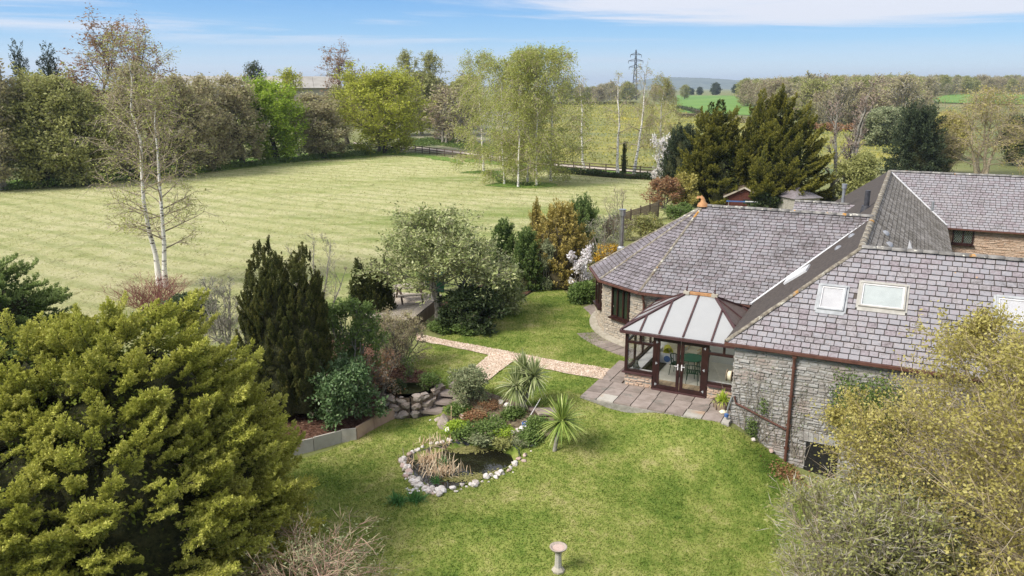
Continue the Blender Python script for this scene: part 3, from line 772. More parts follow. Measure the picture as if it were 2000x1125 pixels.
def inside(poly, x, y):
    c = np.zeros(len(x), bool); n = len(poly); j = n - 1
    for i in range(n):
        xi, yi = poly[i][:2]; xj, yj = poly[j][:2]
        with np.errstate(divide='ignore', invalid='ignore'):
            c ^= ((yi > y) != (yj > y)) & (x < (xj - xi) * (y - yi) / (yj - yi + 1e-12) + xi)
        j = i
    return c
def smooth_poly(pts, it=2):
    p = [Vector((q[0], q[1], 0)) for q in pts]
    for _ in range(it):
        o = []
        for i in range(len(p)):
            a, b = p[i], p[(i + 1) % len(p)]
            o += [a.lerp(b, .25), a.lerp(b, .75)]
        p = o
    return p
def sheet(name, poly, off, step, mat, kind='structure', zf=None, parent=None, rag=0.0, seed=1):
    r = np.random.default_rng(seed)
    p = []
    for i in range(len(poly)):
        a, b = Vector(poly[i][:2]), Vector(poly[(i + 1) % len(poly)][:2])
        m = max(int((b - a).length / step), 1)
        for k in range(m):
            q = a.lerp(b, k / m)
            p.append(q + Vector((r.normal(), r.normal())) * rag)
    arr = np.array([tuple(q) for q in p])
    lo, hi = arr.min(0), arr.max(0)
    gx, gy = np.meshgrid(np.arange(lo[0], hi[0], step), np.arange(lo[1], hi[1], step))
    gx = gx.ravel() + r.uniform(-.1, .1, gx.size) * step; gy = gy.ravel() + r.uniform(-.1, .1, gy.size) * step
    k = inside(arr, gx, gy)
    pts = [Vector(q) for q in arr] + [Vector((a, b)) for a, b in zip(gx[k], gy[k])]
    n = len(arr)
    v, e, f, *_ = delaunay_2d_cdt(pts, [(i, (i + 1) % n) for i in range(n)], [], 1, 1e-4)
    va = np.array([tuple(q) for q in v])
    z = gza(va[:, 0], va[:, 1]) if zf is None else zf(va[:, 0], va[:, 1])
    cen = np.array([va[list(t)].mean(0) for t in f])
    ok = inside(arr, cen[:, 0], cen[:, 1])
    F = np.array([t for t, o in zip(f, ok) if o and len(t) == 3])
    g = Geo(); g.add(np.column_stack([va, z + off]), F)
    return link(name, g.mesh(name, mat, True), parent, kind=kind)
def gp(*px): return [G(X, Y) for X, Y in px]

# hay meadow
meadow = gp((-500, 420), (0, 366), (200, 348), (400, 330), (600, 307), (760, 294), (900, 310), (1090, 330), (1285, 344), (1330, 380), (1500, 400), (1640, 405), (1700, 430), (1400, 470), (1220, 470), (1180, 560)) + \
    [Vector((4, 44, 0)), Vector((0, 40, 0)), Vector((-5, 33, 0)), Vector((-10, 24, 0)), Vector((-16, 16, 0)), Vector((-40, 12, 0)), Vector((-80, 30, 0))]
sheet('meadow', meadow, .03, 1.5, M['meadow'])
edge = gp((-300, 400), (0, 374), (200, 357), (400, 338), (600, 315), (700, 309), (770, 303), (830, 308), (905, 322), (900, 313), (770, 292), (600, 300), (400, 318), (0, 355), (-300, 380))
sheet('rough_grass', edge, .07, 1.0, M['long_grass'], rag=.25)
edge2 = gp((905, 316), (1090, 335), (1285, 350), (1290, 340), (1090, 328), (910, 309))
sheet('rough_grass', edge2, .07, 1.0, M['long_grass'], rag=.2)
cl = G(1022, 362)
sheet('rough_grass', [cl + Vector((math.cos(a) * 3.9, math.sin(a) * 2.6, 0)) for a in np.linspace(0, 6.28, 24)[:-1]], .07, .7, M['long_grass'], rag=.2)
cl = G(945, 337)
sheet('rough_grass', [cl + Vector((math.cos(a) * 2.6, math.sin(a) * 1.9, 0)) for a in np.linspace(0, 6.28, 24)[:-1]], .07, .7, M['long_grass'], rag=.2)
# crops and far fields
rape = gp((1085, 321), (1290, 338), (1600, 345), (1745, 332), (1770, 262), (1590, 257), (1450, 236), (1345, 228), (1330, 205), (1100, 203), (1000, 215))
sheet('rape_field', rape, .12, 6, M['rape_field'])
sheet('green_field', gp((1322, 220), (1465, 226), (1480, 188), (1322, 186)), .2, 14, M['green_field'])
hf = [P(X, Y, 0) for X, Y in ((1795, 200), (2080, 205), (2080, 186), (1900, 183), (1850, 185))]
def onhill(X, Y):
    r = ray(X, Y); best = None
    for k in np.arange(150, 2500, 4):
        q = Vector((r.x * k, r.y * k, HC + r.z * k))
        if q.z < gz(q.x, q.y): return Vector((q.x, q.y, gz(q.x, q.y)))
    return Vector((r.x * 2500, r.y * 2500, 0))
clear = [onhill(X, Y) for X, Y in ((1790, 201), (2090, 208), (2090, 189), (1930, 184), (1850, 187))]
sheet('green_field', clear, .5, 12, M['green_field'])
sheet('straw_field', [onhill(X, Y) for X, Y in ((1820, 170), (1990, 172), (1990, 164), (1850, 163))], .8, 20, M['straw_field'])
sheet('rape_field', [onhill(X, Y) for X, Y in ((1575, 168), (1650, 170), (1640, 162), (1585, 161))], .8, 20, M['rape_field'])
sheet('field_embankment', gp((780, 298), (905, 302), (1000, 318), (1080, 315), (1000, 235), (900, 226), (830, 226), (770, 240)), .1, 1.2, M['embank'])
sheet('farm_track', gp((690, 283), (740, 286), (800, 291), (910, 303), (1090, 327), (1290, 342), (1292, 339), (1090, 323), (905, 299), (800, 287), (690, 279)), .16, 1.0, M['track'])
sheet('road', gp((700, 238), (850, 227), (1010, 222), (1010, 217), (850, 219), (700, 226)), .1, 3, M['asphalt'])

# distant ridge beyond the haze
def ridge(name, x0, x1, y, dy, hfun, mat, seed, n=120):
    r = np.random.default_rng(seed)
    xs_ = np.linspace(x0, x1, n); rows = 14
    V = []
    for j in range(rows):
        s = j / (rows - 1)
        prof = math.sin(math.pi * min(s * .55 / .5, 1) * .5 + 0) if s < .9 else .8
        V.append(np.stack([xs_, np.full(n, y + dy * s) + r.normal(size=n) * dy * .01, np.array([hfun((x - x0) / (x1 - x0)) for x in xs_]) * prof * (1 + r.normal(size=n) * .012) - 1], 1))
    ii = (np.arange(rows - 1)[:, None] * n + np.arange(n - 1)[None]).ravel()
    g = Geo(); g.add(np.concatenate(V), np.stack([ii, ii + 1, ii + n + 1, ii + n], 1))
    return link(name, g.mesh(name, mat, True), kind='structure')
ridge('hills', 700, 1750, 4300, 1500, lambda u: 95 * (math.sin(math.pi * min(max(u, 0), 1)) ** .9) * (1 - .25 * u) + 6 * math.sin(u * 9), M['far_hill'], 3)
ridge('hills', -2600, 900, 5200, 1500, lambda u: 26 * math.sin(math.pi * u) ** .5 + 4 * math.sin(u * 14), M['far_hill'], 5)
ridge('hills', 1300, 4200, 3300, 1300, lambda u: 40 * math.sin(math.pi * u) ** .5 + 5 * math.sin(u * 11 + 1), M['far_hill'], 7)

# garden lawn
lawn = gp((1150, 612), (1090, 558), (1055, 566), (985, 602), (930, 640), (875, 655), (835, 668), (800, 715), (850, 762), (866, 800), (800, 818), (770, 820), (700, 856), (640, 882), (515, 918), (430, 1000), (300, 1180), (500, 1500), (1400, 1600), (1640, 1150), (1560, 980), (1548, 912), (1500, 880))
lawn += [W(.3, -.40), W(-5.0, -.40), W(-5.0, 3.9), W(-4.1, 4.9)] + gp((1170, 645))
sheet('lawn', lawn, .03, .25, M['lawn'])
LAWN = np.array([(q.x, q.y) for q in lawn])
gravel = gp((812, 653), (870, 666), (985, 687), (1100, 709), (1193, 724), (1175, 744), (1120, 734), (1010, 708), (965, 698), (860, 675), (815, 667))
sheet('gravel_path', gravel, .055, .4, M['gravel'], rag=.03)
branch = gp((962, 690), (1012, 702), (975, 728), (950, 748), (905, 745), (925, 722))
sheet('gravel_path', branch, .062, .3, M['gravel'], rag=.02)
# loose pebbles on the paths
r = np.random.default_rng(5)
def scatter(poly, n, rr):
    a = np.array([(q[0], q[1]) for q in poly]); lo, hi = a.min(0), a.max(0)
    p = rr.uniform(lo, hi, (n * 4, 2)); p = p[inside(a, p[:, 0], p[:, 1])][:n]
    return p
OCT = np.array([[1, 0, 0], [0, 1, 0], [-1, 0, 0], [0, -1, 0], [0, 0, .7], [0, 0, -.5]]); OCF = np.array([[0, 1, 4], [1, 2, 4], [2, 3, 4], [3, 0, 4], [1, 0, 5], [2, 1, 5], [3, 2, 5], [0, 3, 5]])
def pebbles(pts, z, size, rr):
    n = len(pts); s = size * rr.uniform(.5, 1.4, n)
    a = rr.uniform(0, 6.28, n); ca, sa = np.cos(a), np.sin(a)
    V = OCT[None] * (s[:, None, None] * np.array([1, .75, .8])) * (1 + rr.normal(size=(n, 6, 1)) * .18)
    X = V[..., 0] * ca[:, None] - V[..., 1] * sa[:, None]; Y = V[..., 0] * sa[:, None] + V[..., 1] * ca[:, None]
    V = np.stack([X + pts[:, :1], Y + pts[:, 1:2], V[..., 2] + z[:, None]], -1)
    return V.reshape(-1, 3), (np.arange(n)[:, None, None] * 6 + OCF[None]).reshape(-1, 3)
pp = np.concatenate([scatter(gravel, 5200, r), scatter(branch, 1500, r)])
g = Geo(); g.add(*pebbles(pp, gza(pp[:, 0], pp[:, 1]) + .065, .032, r))
link('path_gravel', g.mesh('path_gravel', M['pebble']), kind='stuff')

# mulched beds behind the edging slabs and the rock wall
EDGE = [G(X, Y) for X, Y in ((430, 960), (512, 909), (562, 893), (613, 880), (667, 864), (697, 860), (730, 838), (771, 818))]
def bedz(x, y):
    d = np.full(len(x), 1e9)
    for a, b in zip(EDGE[:-1], EDGE[1:]):
        ab = np.array([b.x - a.x, b.y - a.y]); t = np.clip(((x - a.x) * ab[0] + (y - a.y) * ab[1]) / (ab @ ab), 0, 1)
        d = np.minimum(d, np.hypot(x - a.x - t * ab[0], y - a.y - t * ab[1]))
    return -.50 + .50 * sst(.2, 4.5, d) + .05 * np.sin(x * 2.1) * np.sin(y * 1.7)
bed = [q + (Vector((0, .10, 0))) for q in EDGE] + gp((800, 770), (780, 690), (640, 660), (520, 700), (420, 760), (380, 860))
sheet('mulch_bed', bed, .02, .4, M['mulch'], zf=bedz)
bed2 = smooth_poly(gp((755, 790), (770, 765), (800, 775), (868, 762), (850, 745), (815, 725), (785, 718), (740, 720), (700, 740)), 1)
sheet('mulch_bed', bed2, .10, .3, M['mulch'], zf=lambda x, y: np.full(len(x), -.03))
bed3 = gp((850, 636), (905, 640), (975, 622), (1000, 596), (1060, 556), (1100, 552), (1155, 585), (1180, 560), (1100, 520), (950, 540), (850, 600))
sheet('mulch_bed', smooth_poly(bed3, 1), .07, .4, M['mulch'])
bed4 = gp((868, 815), (890, 770), (935, 765), (985, 780), (1025, 795), (1062, 800), (1090, 830), (1065, 862), (1000, 872), (930, 862), (885, 850))
sheet('rockery_soil', smooth_poly(bed4, 1), .07, .3, M['soil'])
r = np.random.default_rng(8)
g = Geo()
for poly, n, zf in ((bed, 5200, bedz), (bed2, 1500, lambda x, y: np.full(len(x), .06)), (bed3, 900, lambda x, y: gza(x, y) + .07), (bed4, 500, lambda x, y: gza(x, y) + .07)):
    q = scatter(poly, n, r); c = np.column_stack([q, zf(q[:, 0], q[:, 1]) + .045 + r.uniform(0, .04, len(q))])
    d = r.normal(size=c.shape); d[:, 2] *= .35
    g.add(*leaves(r, c, unit(d), r.uniform(.05, .12, len(q)), r.uniform(.025, .05, len(q)), 0, .8))
link('bark_chippings', g.mesh('bark_chippings', M['chip']), kind='stuff')

# blades of grass over the lawn
r = np.random.default_rng(11)
q = scatter(LAWN, 215000, r)
keep = r.uniform(0, 1, len(q)) < np.clip(1.25 - .030 * (q[:, 1] - 14), .35, 1)
q = q[keep]
q = q[pond_in(q[:, 0], q[:, 1]) <= 0]
for poly in (gravel, branch, bed3, bed4): q = q[~inside(np.array([(a[0], a[1]) for a in poly]), q[:, 0], q[:, 1])]
n = len(q); h = r.uniform(.025, .06, n); a = r.uniform(0, 6.28, n); w = r.uniform(.011, .024, n); le = r.normal(size=(n, 2)) * .028
z = gza(q[:, 0], q[:, 1]) + .025
A_ = np.column_stack([q[:, 0] + np.cos(a) * w, q[:, 1] + np.sin(a) * w, z]); B_ = np.column_stack([q[:, 0] - np.cos(a) * w, q[:, 1] - np.sin(a) * w, z]); C_ = np.column_stack([q + le, z + h])
g = Geo(); g.add(np.stack([A_, B_, C_], 1).reshape(-1, 3), np.arange(n * 3).reshape(n, 3))
link('lawn_grass', g.mesh('lawn_grass', M['blade']), kind='stuff')

r = np.random.default_rng(12)
q = scatter(meadow, 100000, r); dd = q[:, 1]
q = q[(r.uniform(0, 1, len(q)) < np.clip((45 / np.maximum(dd, 20)) ** 1.2, 0, 1)) & ~inside(LAWN, q[:, 0], q[:, 1])]; n = len(q)
sc_ = .7 + q[:, 1] / 55; h = r.uniform(.03, .07, n) * sc_; a = r.uniform(0, 6.28, n); w = r.uniform(.008, .02, n) * sc_; le = r.normal(size=(n, 2)) * .07 * sc_[:, None]; z = gza(q[:, 0], q[:, 1]) + .03
A_ = np.column_stack([q[:, 0] + np.cos(a) * w, q[:, 1] + np.sin(a) * w, z]); B_ = np.column_stack([q[:, 0] - np.cos(a) * w, q[:, 1] - np.sin(a) * w, z]); C_ = np.column_stack([q + le, z + h])
g = Geo(); g.add(np.stack([A_, B_, C_], 1).reshape(-1, 3), np.arange(n * 3).reshape(n, 3))
link('meadow_stubble', g.mesh('meadow_stubble', M['stubble']), kind='stuff')

# ------------------------------------------------------------------ the house (built in its own axes: U along the ranges, N across them)
ZE, WH, ZR = 2.748, 3.465, 5.484
ZA, WA, LB, UA, NA, ZEA = 5.558, 4.756, 27.544, -3.464, 10.076, 2.557
house = thing('stone_barn_house', 'rambling stone barn house with lilac slate roofs, rounded end and flue pipes', 'house', (KX, KY, 0), -PHI)
def clip(poly, hp):
    """convex clip of a 2-D polygon by half planes (a, b, c): a x + b y <= c"""
    for a, b, c in hp:
        out = []
        for i in range(len(poly)):
            p, q = poly[i], poly[(i + 1) % len(poly)]
            dp, dq = a * p[0] + b * p[1] - c, a * q[0] + b * q[1] - c
            if dp <= 0: out.append(p)
            if dp * dq < 0:
                t = dp / (dp - dq); out.append((p[0] + (q[0] - p[0]) * t, p[1] + (q[1] - p[1]) * t))
        poly = out
        if len(poly) < 3: return []
    return poly
def halfplanes(poly):
    ar = sum(poly[i][0] * poly[(i + 1) % len(poly)][1] - poly[(i + 1) % len(poly)][0] * poly[i][1] for i in range(len(poly)))
    sg = 1 if ar > 0 else -1
    hp = []
    for i in range(len(poly)):
        p, q = poly[i], poly[(i + 1) % len(poly)]
        a, b = (q[1] - p[1]) * sg, -(q[0] - p[0]) * sg
        hp.append((a, b, a * p[0] + b * p[1]))
    return hp
class Slope:
    """roof plane through o, sd along the eaves, td up the slope"""
    def __init__(s, o, sd, td):
        s.o, s.sd, s.td = Vector(o), Vector(sd).normalized(), Vector(td).normalized()
        s.n = s.sd.cross(s.td).normalized()
    def st(s, p): d = Vector(p) - s.o; return d.dot(s.sd), d.dot(s.td)
    def at(s, a, b, h=0.0): return s.o + s.sd * a + s.td * b + s.n * h
    def mat(s, a, b, h=0.0):
        m = Matrix((s.sd, s.td, s.n)).transposed().to_4x4(); m.translation = s.at(a, b, h); return m
def slate_poly(w, h, gap, c):
    return [(gap / 2 + c, 0), (w - gap / 2 - c, 0), (w - gap / 2, c * .8), (w - gap / 2, h), (gap / 2, h), (gap / 2, c * .8)]
def lay_slates(sl, poly3, gauge, wid, holes=(), seed=0, gap=.024):
    """returns list of (2-D polygon, is_whole, s, t, w) on slope sl for the convex 3-D polygon"""
    r = random.Random(seed)
    poly = [sl.st(p) for p in poly3]; hp = halfplanes(poly)
    s0, s1 = min(p[0] for p in poly), max(p[0] for p in poly); t0, t1 = min(p[1] for p in poly), max(p[1] for p in poly)
    res = []; row = 0; t = t0
    while t < t1 - .02:
        s = s0 - wid * (.5 if row % 2 else 0) - r.uniform(0, .04)
        while s < s1:
            w = wid * r.uniform(.86, 1.16)
            a = slate_poly(w, gauge * .875, gap, .018)
            jt = r.uniform(-.008, .008)
            full = [(s + x, t + y + jt) for x, y in a]
            cx, cy = s + w / 2, t + gauge / 2
            if not any(h[0] - .02 < cx < h[1] + .02 and h[2] - .02 < cy < h[3] + .02 for h in holes):
                whole = all(p[0] * A + p[1] * B <= C + 1e-6 for p in full for A, B, C in hp)
                pc = full if whole else clip(full, hp)
                if len(pc) >= 3: res.append((pc, whole, s, t + jt, w, gauge))
            s += w
        t += gauge; row += 1
    return res
def slate_into(g, sl, pc, t, gauge, mi, r):
    k = len(pc); tw = r.uniform(-.006, .006); lift = r.uniform(0, .005)
    def hh(p): return .028 + lift - .016 * (p[1] - t) / gauge + tw * (p[0] - pc[0][0]) * 4
    top = [sl.at(p[0], p[1], hh(p)) for p in pc]; bot = [sl.at(p[0], p[1], hh(p) - .016) for p in pc]
    V = [tuple(p) for p in top + bot]
    F = [[i + k, (i + 1) % k + k, (i + 1) % k, i] for i in range(k)]
    lo_ = min(p[1] for p in pc) + .05
    F = [f for i, f in enumerate(F) if pc[i][1] < lo_ or pc[(i + 1) % k][1] < lo_]
    g.add(V, [list(range(k))], mi); g.add(V, F, mi)

roof = link('roof', bpy.data.meshes.new('roof'), house)
deckG = Geo()
def deck(pts, h=.0): deckG.prism(pts, .07)
def v(U, N, z): return Vector((U, N, z))
sD = Slope(v(0, -.10, ZE - .075), (1, 0, 0), (0, WH, ZR - ZE))
DR = 24.0
pD = [v(-.06, -.10, ZE - .075), v(DR, -.10, ZE - .075), v(DR, WH, ZR), v(WH, WH, ZR)]
deck(pD)
deck([v(WH, WH, ZR), v(DR, WH, ZR), v(DR, 2 * WH, ZE), v(2 * WH, 2 * WH, ZE)])
sB = Slope(v(-.10, 0, ZE - .075), (0, -1, 0), (WH, 0, ZR - ZE))
pB1 = [v(-.10, -.06, ZE - .075), v(WH, WH, ZR), v(WH, 10.1, ZR), v(-.10, 5.42, ZE - .075)]
pB2 = [v(WH, 10.1, ZR), v(WH, WH + LB, ZR), v(-.1, LB + 2 * WH, ZE - .075), v(-.1, 14.8, ZE - .075)]
deck([v(-.10, -.10, ZE - .075), v(WH, WH, ZR), v(WH, WH + LB, ZR), v(-.1, LB + 2 * WH, ZE - .075)][::-1])
sBe = Slope(v(2 * WH, 0, ZE), (0, 1, 0), (-WH, 0, ZR - ZE))
pBe = [v(WH, WH, ZR), v(2 * WH, 2 * WH, ZE), v(2 * WH, LB, ZE), v(WH, WH + LB, ZR)]
deck(pBe)
sC = Slope(v(0, LB - .1, ZE - .075), (1, 0, 0), (0, WH, ZR - ZE))
pC = [v(2 * WH - .1, LB - .1, ZE - .075), v(30, LB - .1, ZE - .075), v(30, WH + LB, ZR), v(WH, WH + LB, ZR)]
deck(pC)
deck([v(WH, WH + LB, ZR), v(30, WH + LB, ZR), v(30, LB + 2 * WH, ZE), v(0, LB + 2 * WH, ZE)])
# round-ended range
RA = WA / math.cos(R_(15))
def apx(ang, rr=RA, z=ZEA): return v(UA + rr * math.cos(R_(ang)), NA + rr * math.sin(R_(ang)), z)
apex = v(UA, NA, ZA)
sA = Slope(v(UA, NA - WA, ZEA), (1, 0, 0), (0, WA, ZA - ZEA))
kA = (ZR - ZE) / WH
pA = [apx(255), v(-.24, NA - WA, ZEA), v((ZA - ZE) / kA - .05, NA, ZA), apex]
deck(pA)
deck([apex, v(3.5, NA, ZA), v(-.24, NA + WA, ZEA), apx(105)])
facets = []
for a0, a1 in ((225, 255), (195, 225), (165, 195), (135, 165), (105, 135)):
    p0, p1 = apx(a0), apx(a1)
    mid = (p0 + p1) / 2
    s_ = Slope(p0, p1 - p0, apex - mid)
    facets.append((s_, [p0, p1, apex]))
    deck([p0, p1, apex])
# lean-to gable behind (small cross roof west of the long range)
NEr, ZEr, HEr = 21.0, 4.55, 2.6
sE = Slope(v(-4, NEr - HEr, ZE), (1, 0, 0), (0, HEr, ZEr - ZE))
pE = [v(-.9, NEr - HEr, ZE), v(0, NEr - HEr, ZE), v((ZEr - ZE) / kA, NEr, ZEr), v(-.9, NEr, ZEr)]
deck(pE)
deck([v(-.9, NEr, ZEr), v((ZEr - ZE) / kA, NEr, ZEr), v(0, NEr + HEr, ZE), v(-.9, NEr + HEr, ZE)])
roof.data = deckG.mesh('roof', M['roof_deck'])

# roof windows on the front slope, found from where they show
def onD(X, Y):
    q = hitplane(X, Y, (0, -.10, ZE - .075), (10, -.10, ZE - .075), (0, WH, ZR)); return sD.st(q)
RW = []
for px in (((1595, 605), (1647, 608), (1600, 557)), ((1676, 600), (1766, 610), (1685, 552)), ((1944, 632), (2030, 640), (1946, 580))):
    (a, b), (c, d), (e, f) = [onD(*q) for q in px]
    RW.append((a, c, min(b, d), f))
white_slates = []
lists = {}
SL = [('D', sD, pD, .215, .285, 0, RW), ('A', sA, pA, .188, .27, 1, ()), ('C', sC, pC, .205, .285, 0, ()), ('E', sE, pE, .2, .28, 0, ())]
stuffG = Geo(); rr = random.Random(4); indiv = []
camL = Vector(((0 - KX) * UX + (0 - KY) * UY, (0 - KX) * NX + (0 - KY) * NY, HC))
for nm, sl, poly, gau, wid, mi, holes in SL:
    for it in lay_slates(sl, poly, gau, wid, holes, seed=ord(nm)):
        pc, whole, s, t, w, ga = it
        c = sl.at(s, t)
        if nm == 'D' and whole and s < 9.5: indiv.append(((c - camL).length, it)); continue
        slate_into(stuffG, sl, pc, t, ga, mi, rr)
indiv.sort(key=lambda q: q[0])
for dd, (pc, whole, s, t, w, ga) in indiv[300:]: slate_into(stuffG, sD, pc, t, ga, 0, rr)
for i, (sl, poly) in enumerate(facets[:3]):
    for pc, whole, s, t, w, ga in lay_slates(sl, poly, .188, .26, (), seed=50 + i): slate_into(stuffG, sl, pc, t, ga, 2, rr)
for sl, poly in ((sB, pB1), (sB, pB2), (sBe, pBe)):
    for pc, whole, s, t, w, ga in lay_slates(sl, poly, .22, .30, (), seed=77): slate_into(stuffG, sl, pc, t, ga, 3, rr)
link('slate_courses', stuffG.mesh('slate_courses', [M['slate_lilac'], M['slate_worn'], M['slate_facet'], M['slate_moss']]), roof, kind='stuff')
g = Geo()
a = slate_poly(.285, .215 * .875, .024, .018); k = 6
hh = lambda y: .030 - .016 * y / .215
g.add([(x - .1425, y, hh(y)) for x, y in a] + [(x - .1425, y, hh(y) - .016) for x, y in a], [list(range(6))]); g.add(g.V[0], [[i + k, (i + 1) % k + k, (i + 1) % k, i] for i in range(k)])
sm = g.mesh('slate', M['slate_lilac'])
for dd, (pc, whole, s, t, w, ga) in indiv[:300]:
    o = link('slate', sm, roof)
    m = sD.mat(s + w / 2, t, rr.uniform(0, .006))
    o.matrix_local = m @ Matrix.Rotation(rr.uniform(-.012, .012), 4, 'Z') @ Matrix.Rotation(rr.uniform(-.012, .012), 4, 'Y') @ Matrix.Diagonal((w / .285, 1, 1, 1))
# ridge and hip tiles
def ridge_mesh(L, rad, mat, name):
    g = Geo(); pts = []
    for i in range(7):
        a = math.pi * (i / 6); pts.append((math.cos(a) * rad, math.sin(a) * rad * .8 - rad * .25))
    V = [(x, 0, z) for x, z in pts] + [(x, L, z) for x, z in pts]
    V += [(x * .8, 0, z - .03) for x, z in pts] + [(x * .8, L, z - .03) for x, z in pts]
    n = 7
    F = [[i, i + 1, i + 1 + n, i + n] for i in range(6)] + [[i + 1, i, i + 2 * n, i + 1 + 2 * n] for i in range(6)] + [[i + n, i + 1 + n, i + 1 + 3 * n, i + 3 * n] for i in range(6)]
    g.add(V, F)
    return g.mesh(name, mat, True)
RT = ridge_mesh(.44, .115, M['ridge_tile'], 'ridge_tile')
RM = ridge_mesh(.5, .085, M['ridge_mortar'], 'hip_tile')
def run_tiles(p, q, me, name, step, lift=.05, sag=0.0, rad=1.0):
    p, q = Vector(p), Vector(q); L = (q - p).length; n = max(int(L / step), 1); d = (q - p).normalized()
    x = d.cross(Vector((0, 0, 1))).normalized(); z = x.cross(d)
    m0 = Matrix((x, d, z)).transposed().to_4x4()
    for i in range(n):
        s = (i + .5) / n
        o = link(name, me, roof)
        m = m0.copy(); m.translation = p.lerp(q, i / n) + Vector((0, 0, lift - sag * math.sin(math.pi * s) + rr.uniform(-.008, .008)))
        o.matrix_local = m @ Matrix.Rotation(rr.uniform(-.02, .02), 4, 'Z') @ Matrix.Diagonal((rad, L / n / (.44 if me == RT else .5) * .985, rad, 1))
run_tiles((WH, WH, ZR), (DR, WH, ZR), RT, 'ridge_tile', .45)
run_tiles((-.1, -.1, ZE - .04), (WH, WH, ZR), RM, 'hip_tile', .5, .03, 0, .9)
run_tiles((WH, WH, ZR), (WH, WH + LB, ZR), RM, 'ridge_tile', .8, .04, .0, 1.4)
run_tiles((WH, WH + LB, ZR), (30, WH + LB, ZR), RT, 'ridge_tile', .6)
run_tiles((UA, NA, ZA), (3.5, NA, ZA), RT, 'ridge_tile', .45)
for a in (255, 225, 195, 165): run_tiles(apx(a) + Vector((0, 0, .01)), apex, RM, 'hip_tile', .5, .03, 0, .72)
run_tiles((-.9, NEr, ZEr), (1.9, NEr, ZEr), RT, 'ridge_tile', .45)
# lead in the valleys
g = Geo()
for a, b in (((-.28, NA - WA, ZEA + .02), (3.35, NA - .1, ZR - .05)), ((2 * WH, LB, ZE + .02), (WH, WH + LB, ZR + .02))):
    g.bar(Vector(a) + Vector((0, 0, .045)), Vector(b) + Vector((0, 0, .045)), .09, .05)
link('valley_lead', g.mesh('valley_lead', M['lead']), roof)
# finial at the round end
g = Geo()
g.lathe([(.26, -.02), (.22, .10), (.12, .18), (.10, .28)], 12, c=(UA, NA, ZA + .02))
g.tube([(UA, NA, ZA + .26), (UA - .02, NA, ZA + .34), (UA - .10, NA + .0, ZA + .42), (UA - .22, NA, ZA + .40), (UA - .27, NA, ZA + .32)], [.09, .08, .08, .075, .05], 8)
link('finial', g.mesh('finial', M['terracotta'], True), roof)
# vents on the dark slopes
for U, N, sl in ((WH - .9, 6.6, sB), (WH - .55, 7.9, sB), (WH + .75, 7.6, sBe), (WH + .55, 9.2, sBe)):
    z = ZE + (ZR - ZE) * ((U if U < WH else 2 * WH - U) / WH)
    g = Geo(); g.lathe([(.0, .12), (.14, .08), (.20, 0)], 12, cap=False)
    o = link('roof_vent', g.mesh('roof_vent', M['metal_grey'], True), roof)
    st = sl.st((U, N, z)); o.matrix_local = sl.mat(st[0], st[1], .04) @ Matrix.Diagonal((1.2, .8, 1, 1))

# walls, with their stones
def wall_stones(o, sd, L, h, seed, prot=.03, rows=(.07, .15), widths=(.16, .48), openings=(), zbase=None):
    """list of quads (corner list front, base corners) for coursed rubble on a wall face; sd along, up is z"""
    r = random.Random(seed); o = Vector(o); sd = Vector(sd).normalized(); n = sd.cross(Vector((0, 0, 1)))
    out = []; z = 0.0
    while z < h - .03:
        rh = min(r.uniform(*rows), h - z)
        s = -r.uniform(0, .2); ph, am = r.uniform(0, 6), r.uniform(.01, .035)
        while s < L:
            w = r.uniform(*widths) * (1.0 if rh > .09 else 1.2)
            a, b = max(s, 0), min(s + w, L)
            if b - a > .05 and not any(q[0] < (a + b) / 2 < q[1] and q[2] < z + rh / 2 < q[3] for q in openings):
                j = lambda m: r.uniform(-m, m)
                g_ = .008
                base = [(a + g_ + j(.008), z + g_ + j(.008)), (b - g_ + j(.008), z + g_ + j(.008)), (b - g_ + j(.008), z + rh - g_ + j(.008)), (a + g_ + j(.008), z + rh - g_ + j(.008))]
                base = [(x, y + am * math.sin(x * 2.3 + ph)) for x, y in base]
                if r.random() < .12: base[2] = (base[2][0], base[2][1] - rh * .35)
                if r.random() < .12: base[3] = (base[3][0], base[3][1] - rh * .35)
                d = prot * r.uniform(.25, 1.5); ins = min(.018, rh * .16)
                cx, cz = (a + b) / 2, z + rh / 2
                top = [(x + math.copysign(ins, cx - x), y + math.copysign(ins, cz - y), d * r.uniform(.75, 1.1)) for x, y in base]
                f = lambda x, y, q: o + sd * x + Vector((0, 0, y)) + n * q
                out.append(([f(x, y, -.005) for x, y in base], [f(*q) for q in top], f(cx, cz, 0)))
            s += w
        z += rh
    return out
SF = [[4, 5, 6, 7], [0, 1, 5, 4], [1, 2, 6, 5], [2, 3, 7, 6], [3, 0, 4, 7]]
def stone_into(g, st, mi=0): g.add([tuple(p) for p in st[0] + st[1]], SF, mi)
wallG = Geo()
def slab(a, b, z0, z1, th, mi=0):
    a, b = Vector(a), Vector(b); d = (b - a).normalized(); n = d.cross(Vector((0, 0, 1)))
    p = [a, b, b - n * th, a - n * th]
    V = [(q.x, q.y, z0) for q in p] + [(q.x, q.y, z1) for q in p]
    wallG.add(V, [[0, 3, 2, 1], [4, 5, 6, 7], [0, 1, 5, 4], [1, 2, 6, 5], [2, 3, 7, 6], [3, 0, 4, 7]], mi)
ZW = ZE - .12
slab((.2, 0, 0), (24, 0, 0), -3.2, ZW, .4)                              # front wall
slab((.2, 12, 0), (.2, .41, 0), -1, ZW, .35)                            # west wall of the long range
slab((6.9, LB + .2, 0), (30, LB + .2, 0), -1, ZW, .4, 1)                # courtyard wall
slab((6.7, 7.2, 0), (6.7, LB + .2, 0), -1, ZW, .3, 1)
slab((-.7, NEr - HEr + .2, 0), (.2, NEr - HEr + .2, 0), -1, ZW, .3)
slab((.2, 34, 0), (.2, 12.3, 0), -1, ZW, .3)
